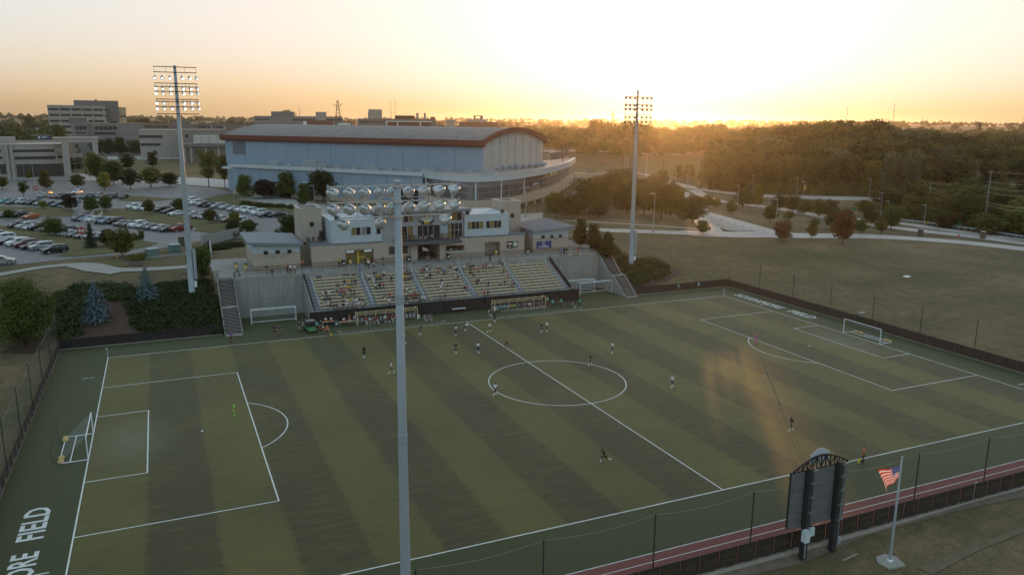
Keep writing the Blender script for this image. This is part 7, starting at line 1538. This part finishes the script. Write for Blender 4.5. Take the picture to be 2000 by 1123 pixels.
for (i, k), L_ in sorted(seats.items()):
    L_.sort(); xs = []
    for x, c in L_: xs.append(max(x, xs[-1]+.5) if xs else x)
    for n_, (x, c) in enumerate(zip(xs, [c for _, c in L_])):
        person((x, by(k)-.02, bz(k)-.45), math.pi+rnd.uniform(-.4,.4), rnd.choice(('sit','sit2','sit3','sitp')), c, rnd.choice('kkjhdgw'), f'spectator in {CN[c]}, {ORD[n_]} from left on {ORD[k]} row of {BLK[i]}', rnd.choice(('w','k','d')), group='spectators on the benches', sc=rnd.uniform(.9,1.0))
person((SX0+1*(SW+AW)+.55, by(10)-.2, bz(10)-.43), math.pi, 'stand', 'b', 'b', 'person in blue standing in the aisle between first and second block', 'k', group='standing spectators')
for px, py, pose, s, q, lab in [(521,536,'pants','n','h','man in navy jacket at the railing above the spare goal'),(532,538,'stand','h','k','person in khaki at the railing next to the navy jacket'),(562,536,'hips','m','k','left of three people at the railing in front of the small building'),(568,536,'stand','w','k','middle of three people at the railing, in white'),(576,535,'stand','w','m','right of three people at the railing, in white with dark red shorts'),(591,524,'stand','o','k','person in orange in the recess right of left small building'),(663,522,'stand','y','k','person in yellow beside the left trash bin'),(715,521,'pants','k','k','dark dressed person left of a white shirt on the concourse'),(720,525,'stand','w','k','person in white shirt and dark shorts standing on the concourse'),(729.5,522,'hips','m','w','person in dark red with white shorts on the concourse'),(748,519,'stand','d','h','person in charcoal against the press building wall'),(836,512,'walk','k','h','dark shirted person walking out of the tunnel'),(856,512,'walk','d','d','dark person right of the tunnel opening'),(957,511,'pants','k','k','dark person at the railing in front of the right alcove'),(1031,499,'stand','d','w','person with white shorts by the recess under the blue banner'),(1096,500,'stand','b','n','person in blue at the right railing'),(1102,499,'pants','k','k','dark person left of the navy shirt at the right railing'),(1107,499,'stand','n','w','person in navy and white shorts at the right railing'),(1121,500,'stand','y','k','child in yellow at the right railing'),(1128,499,'stand','r','r','person in red at the right end of the railing')]:
    person(atz(px, py, HC), math.pi+rnd.uniform(-.6,.6), pose, s, q, lab, 'k', group='people on the concourse', sc=.72 if 'child' in lab else None)
for i, (x, y, z, pose, s, lab) in enumerate([(-5.2,56.0,HC+4.05,'sit3','w','at the left end of the balcony'),(-4.4,56.1,HC+4.05,'stand','k','in black near the left end of the balcony'),(-3.4,55.8,HC+4.05,'sit','d','sitting third from the left on the balcony'),(-2.5,55.9,HC+4.05,'sit','h','sitting in khaki on the balcony'),(-1.6,55.8,HC+4.05,'sit2','k','leaning on the balcony left of the middle'),(-.6,56.0,HC+4.05,'sit','m','in dark red sitting at the middle of the balcony'),(.3,55.8,HC+4.05,'sit','g','in grey sitting under the emblem'),(1.2,56.0,HC+4.05,'sit3','w','in white sitting right of the emblem'),(2.2,56.2,HC+4.05,'stand','k','standing before the pale blue screen'),(3.1,55.9,HC+4.05,'sit','d','in charcoal near the yellow tables'),(-20.9,60.4,HC+4.1,'sit2','k','left of two sitting on the left roof terrace'),(-19.8,60.4,HC+4.1,'sit','k','right of two sitting on the left roof terrace'),(4.9,58.4,HC+.2,'stand','d','serving at the left side of the hatch'),(5.9,58.4,HC+.2,'stand','w','in white serving at the hatch middle'),(7.0,58.4,HC+.2,'stand','h','in khaki serving at the right side of the hatch')]):
    zz_ = z-(.0 if 'sit' not in pose else -.0); person((x,y,zz_), math.pi, pose, s, 'k', 'person '+lab, 'k', group='people on balcony and hatch')
    if 'sit' in pose: t = thing('stool', 'dark stool under the person '+lab, 'stool', (x,y+.05,z), 0, 'stools'); b = MB(); b.box(-.2,.2,-.18,.18,.4,.45); b.obj('seat', TRIM, t); b = MB(); b.tube((0,0,0),(0,0,.4),.05,n=6); b.obj('leg', TRIM, t)
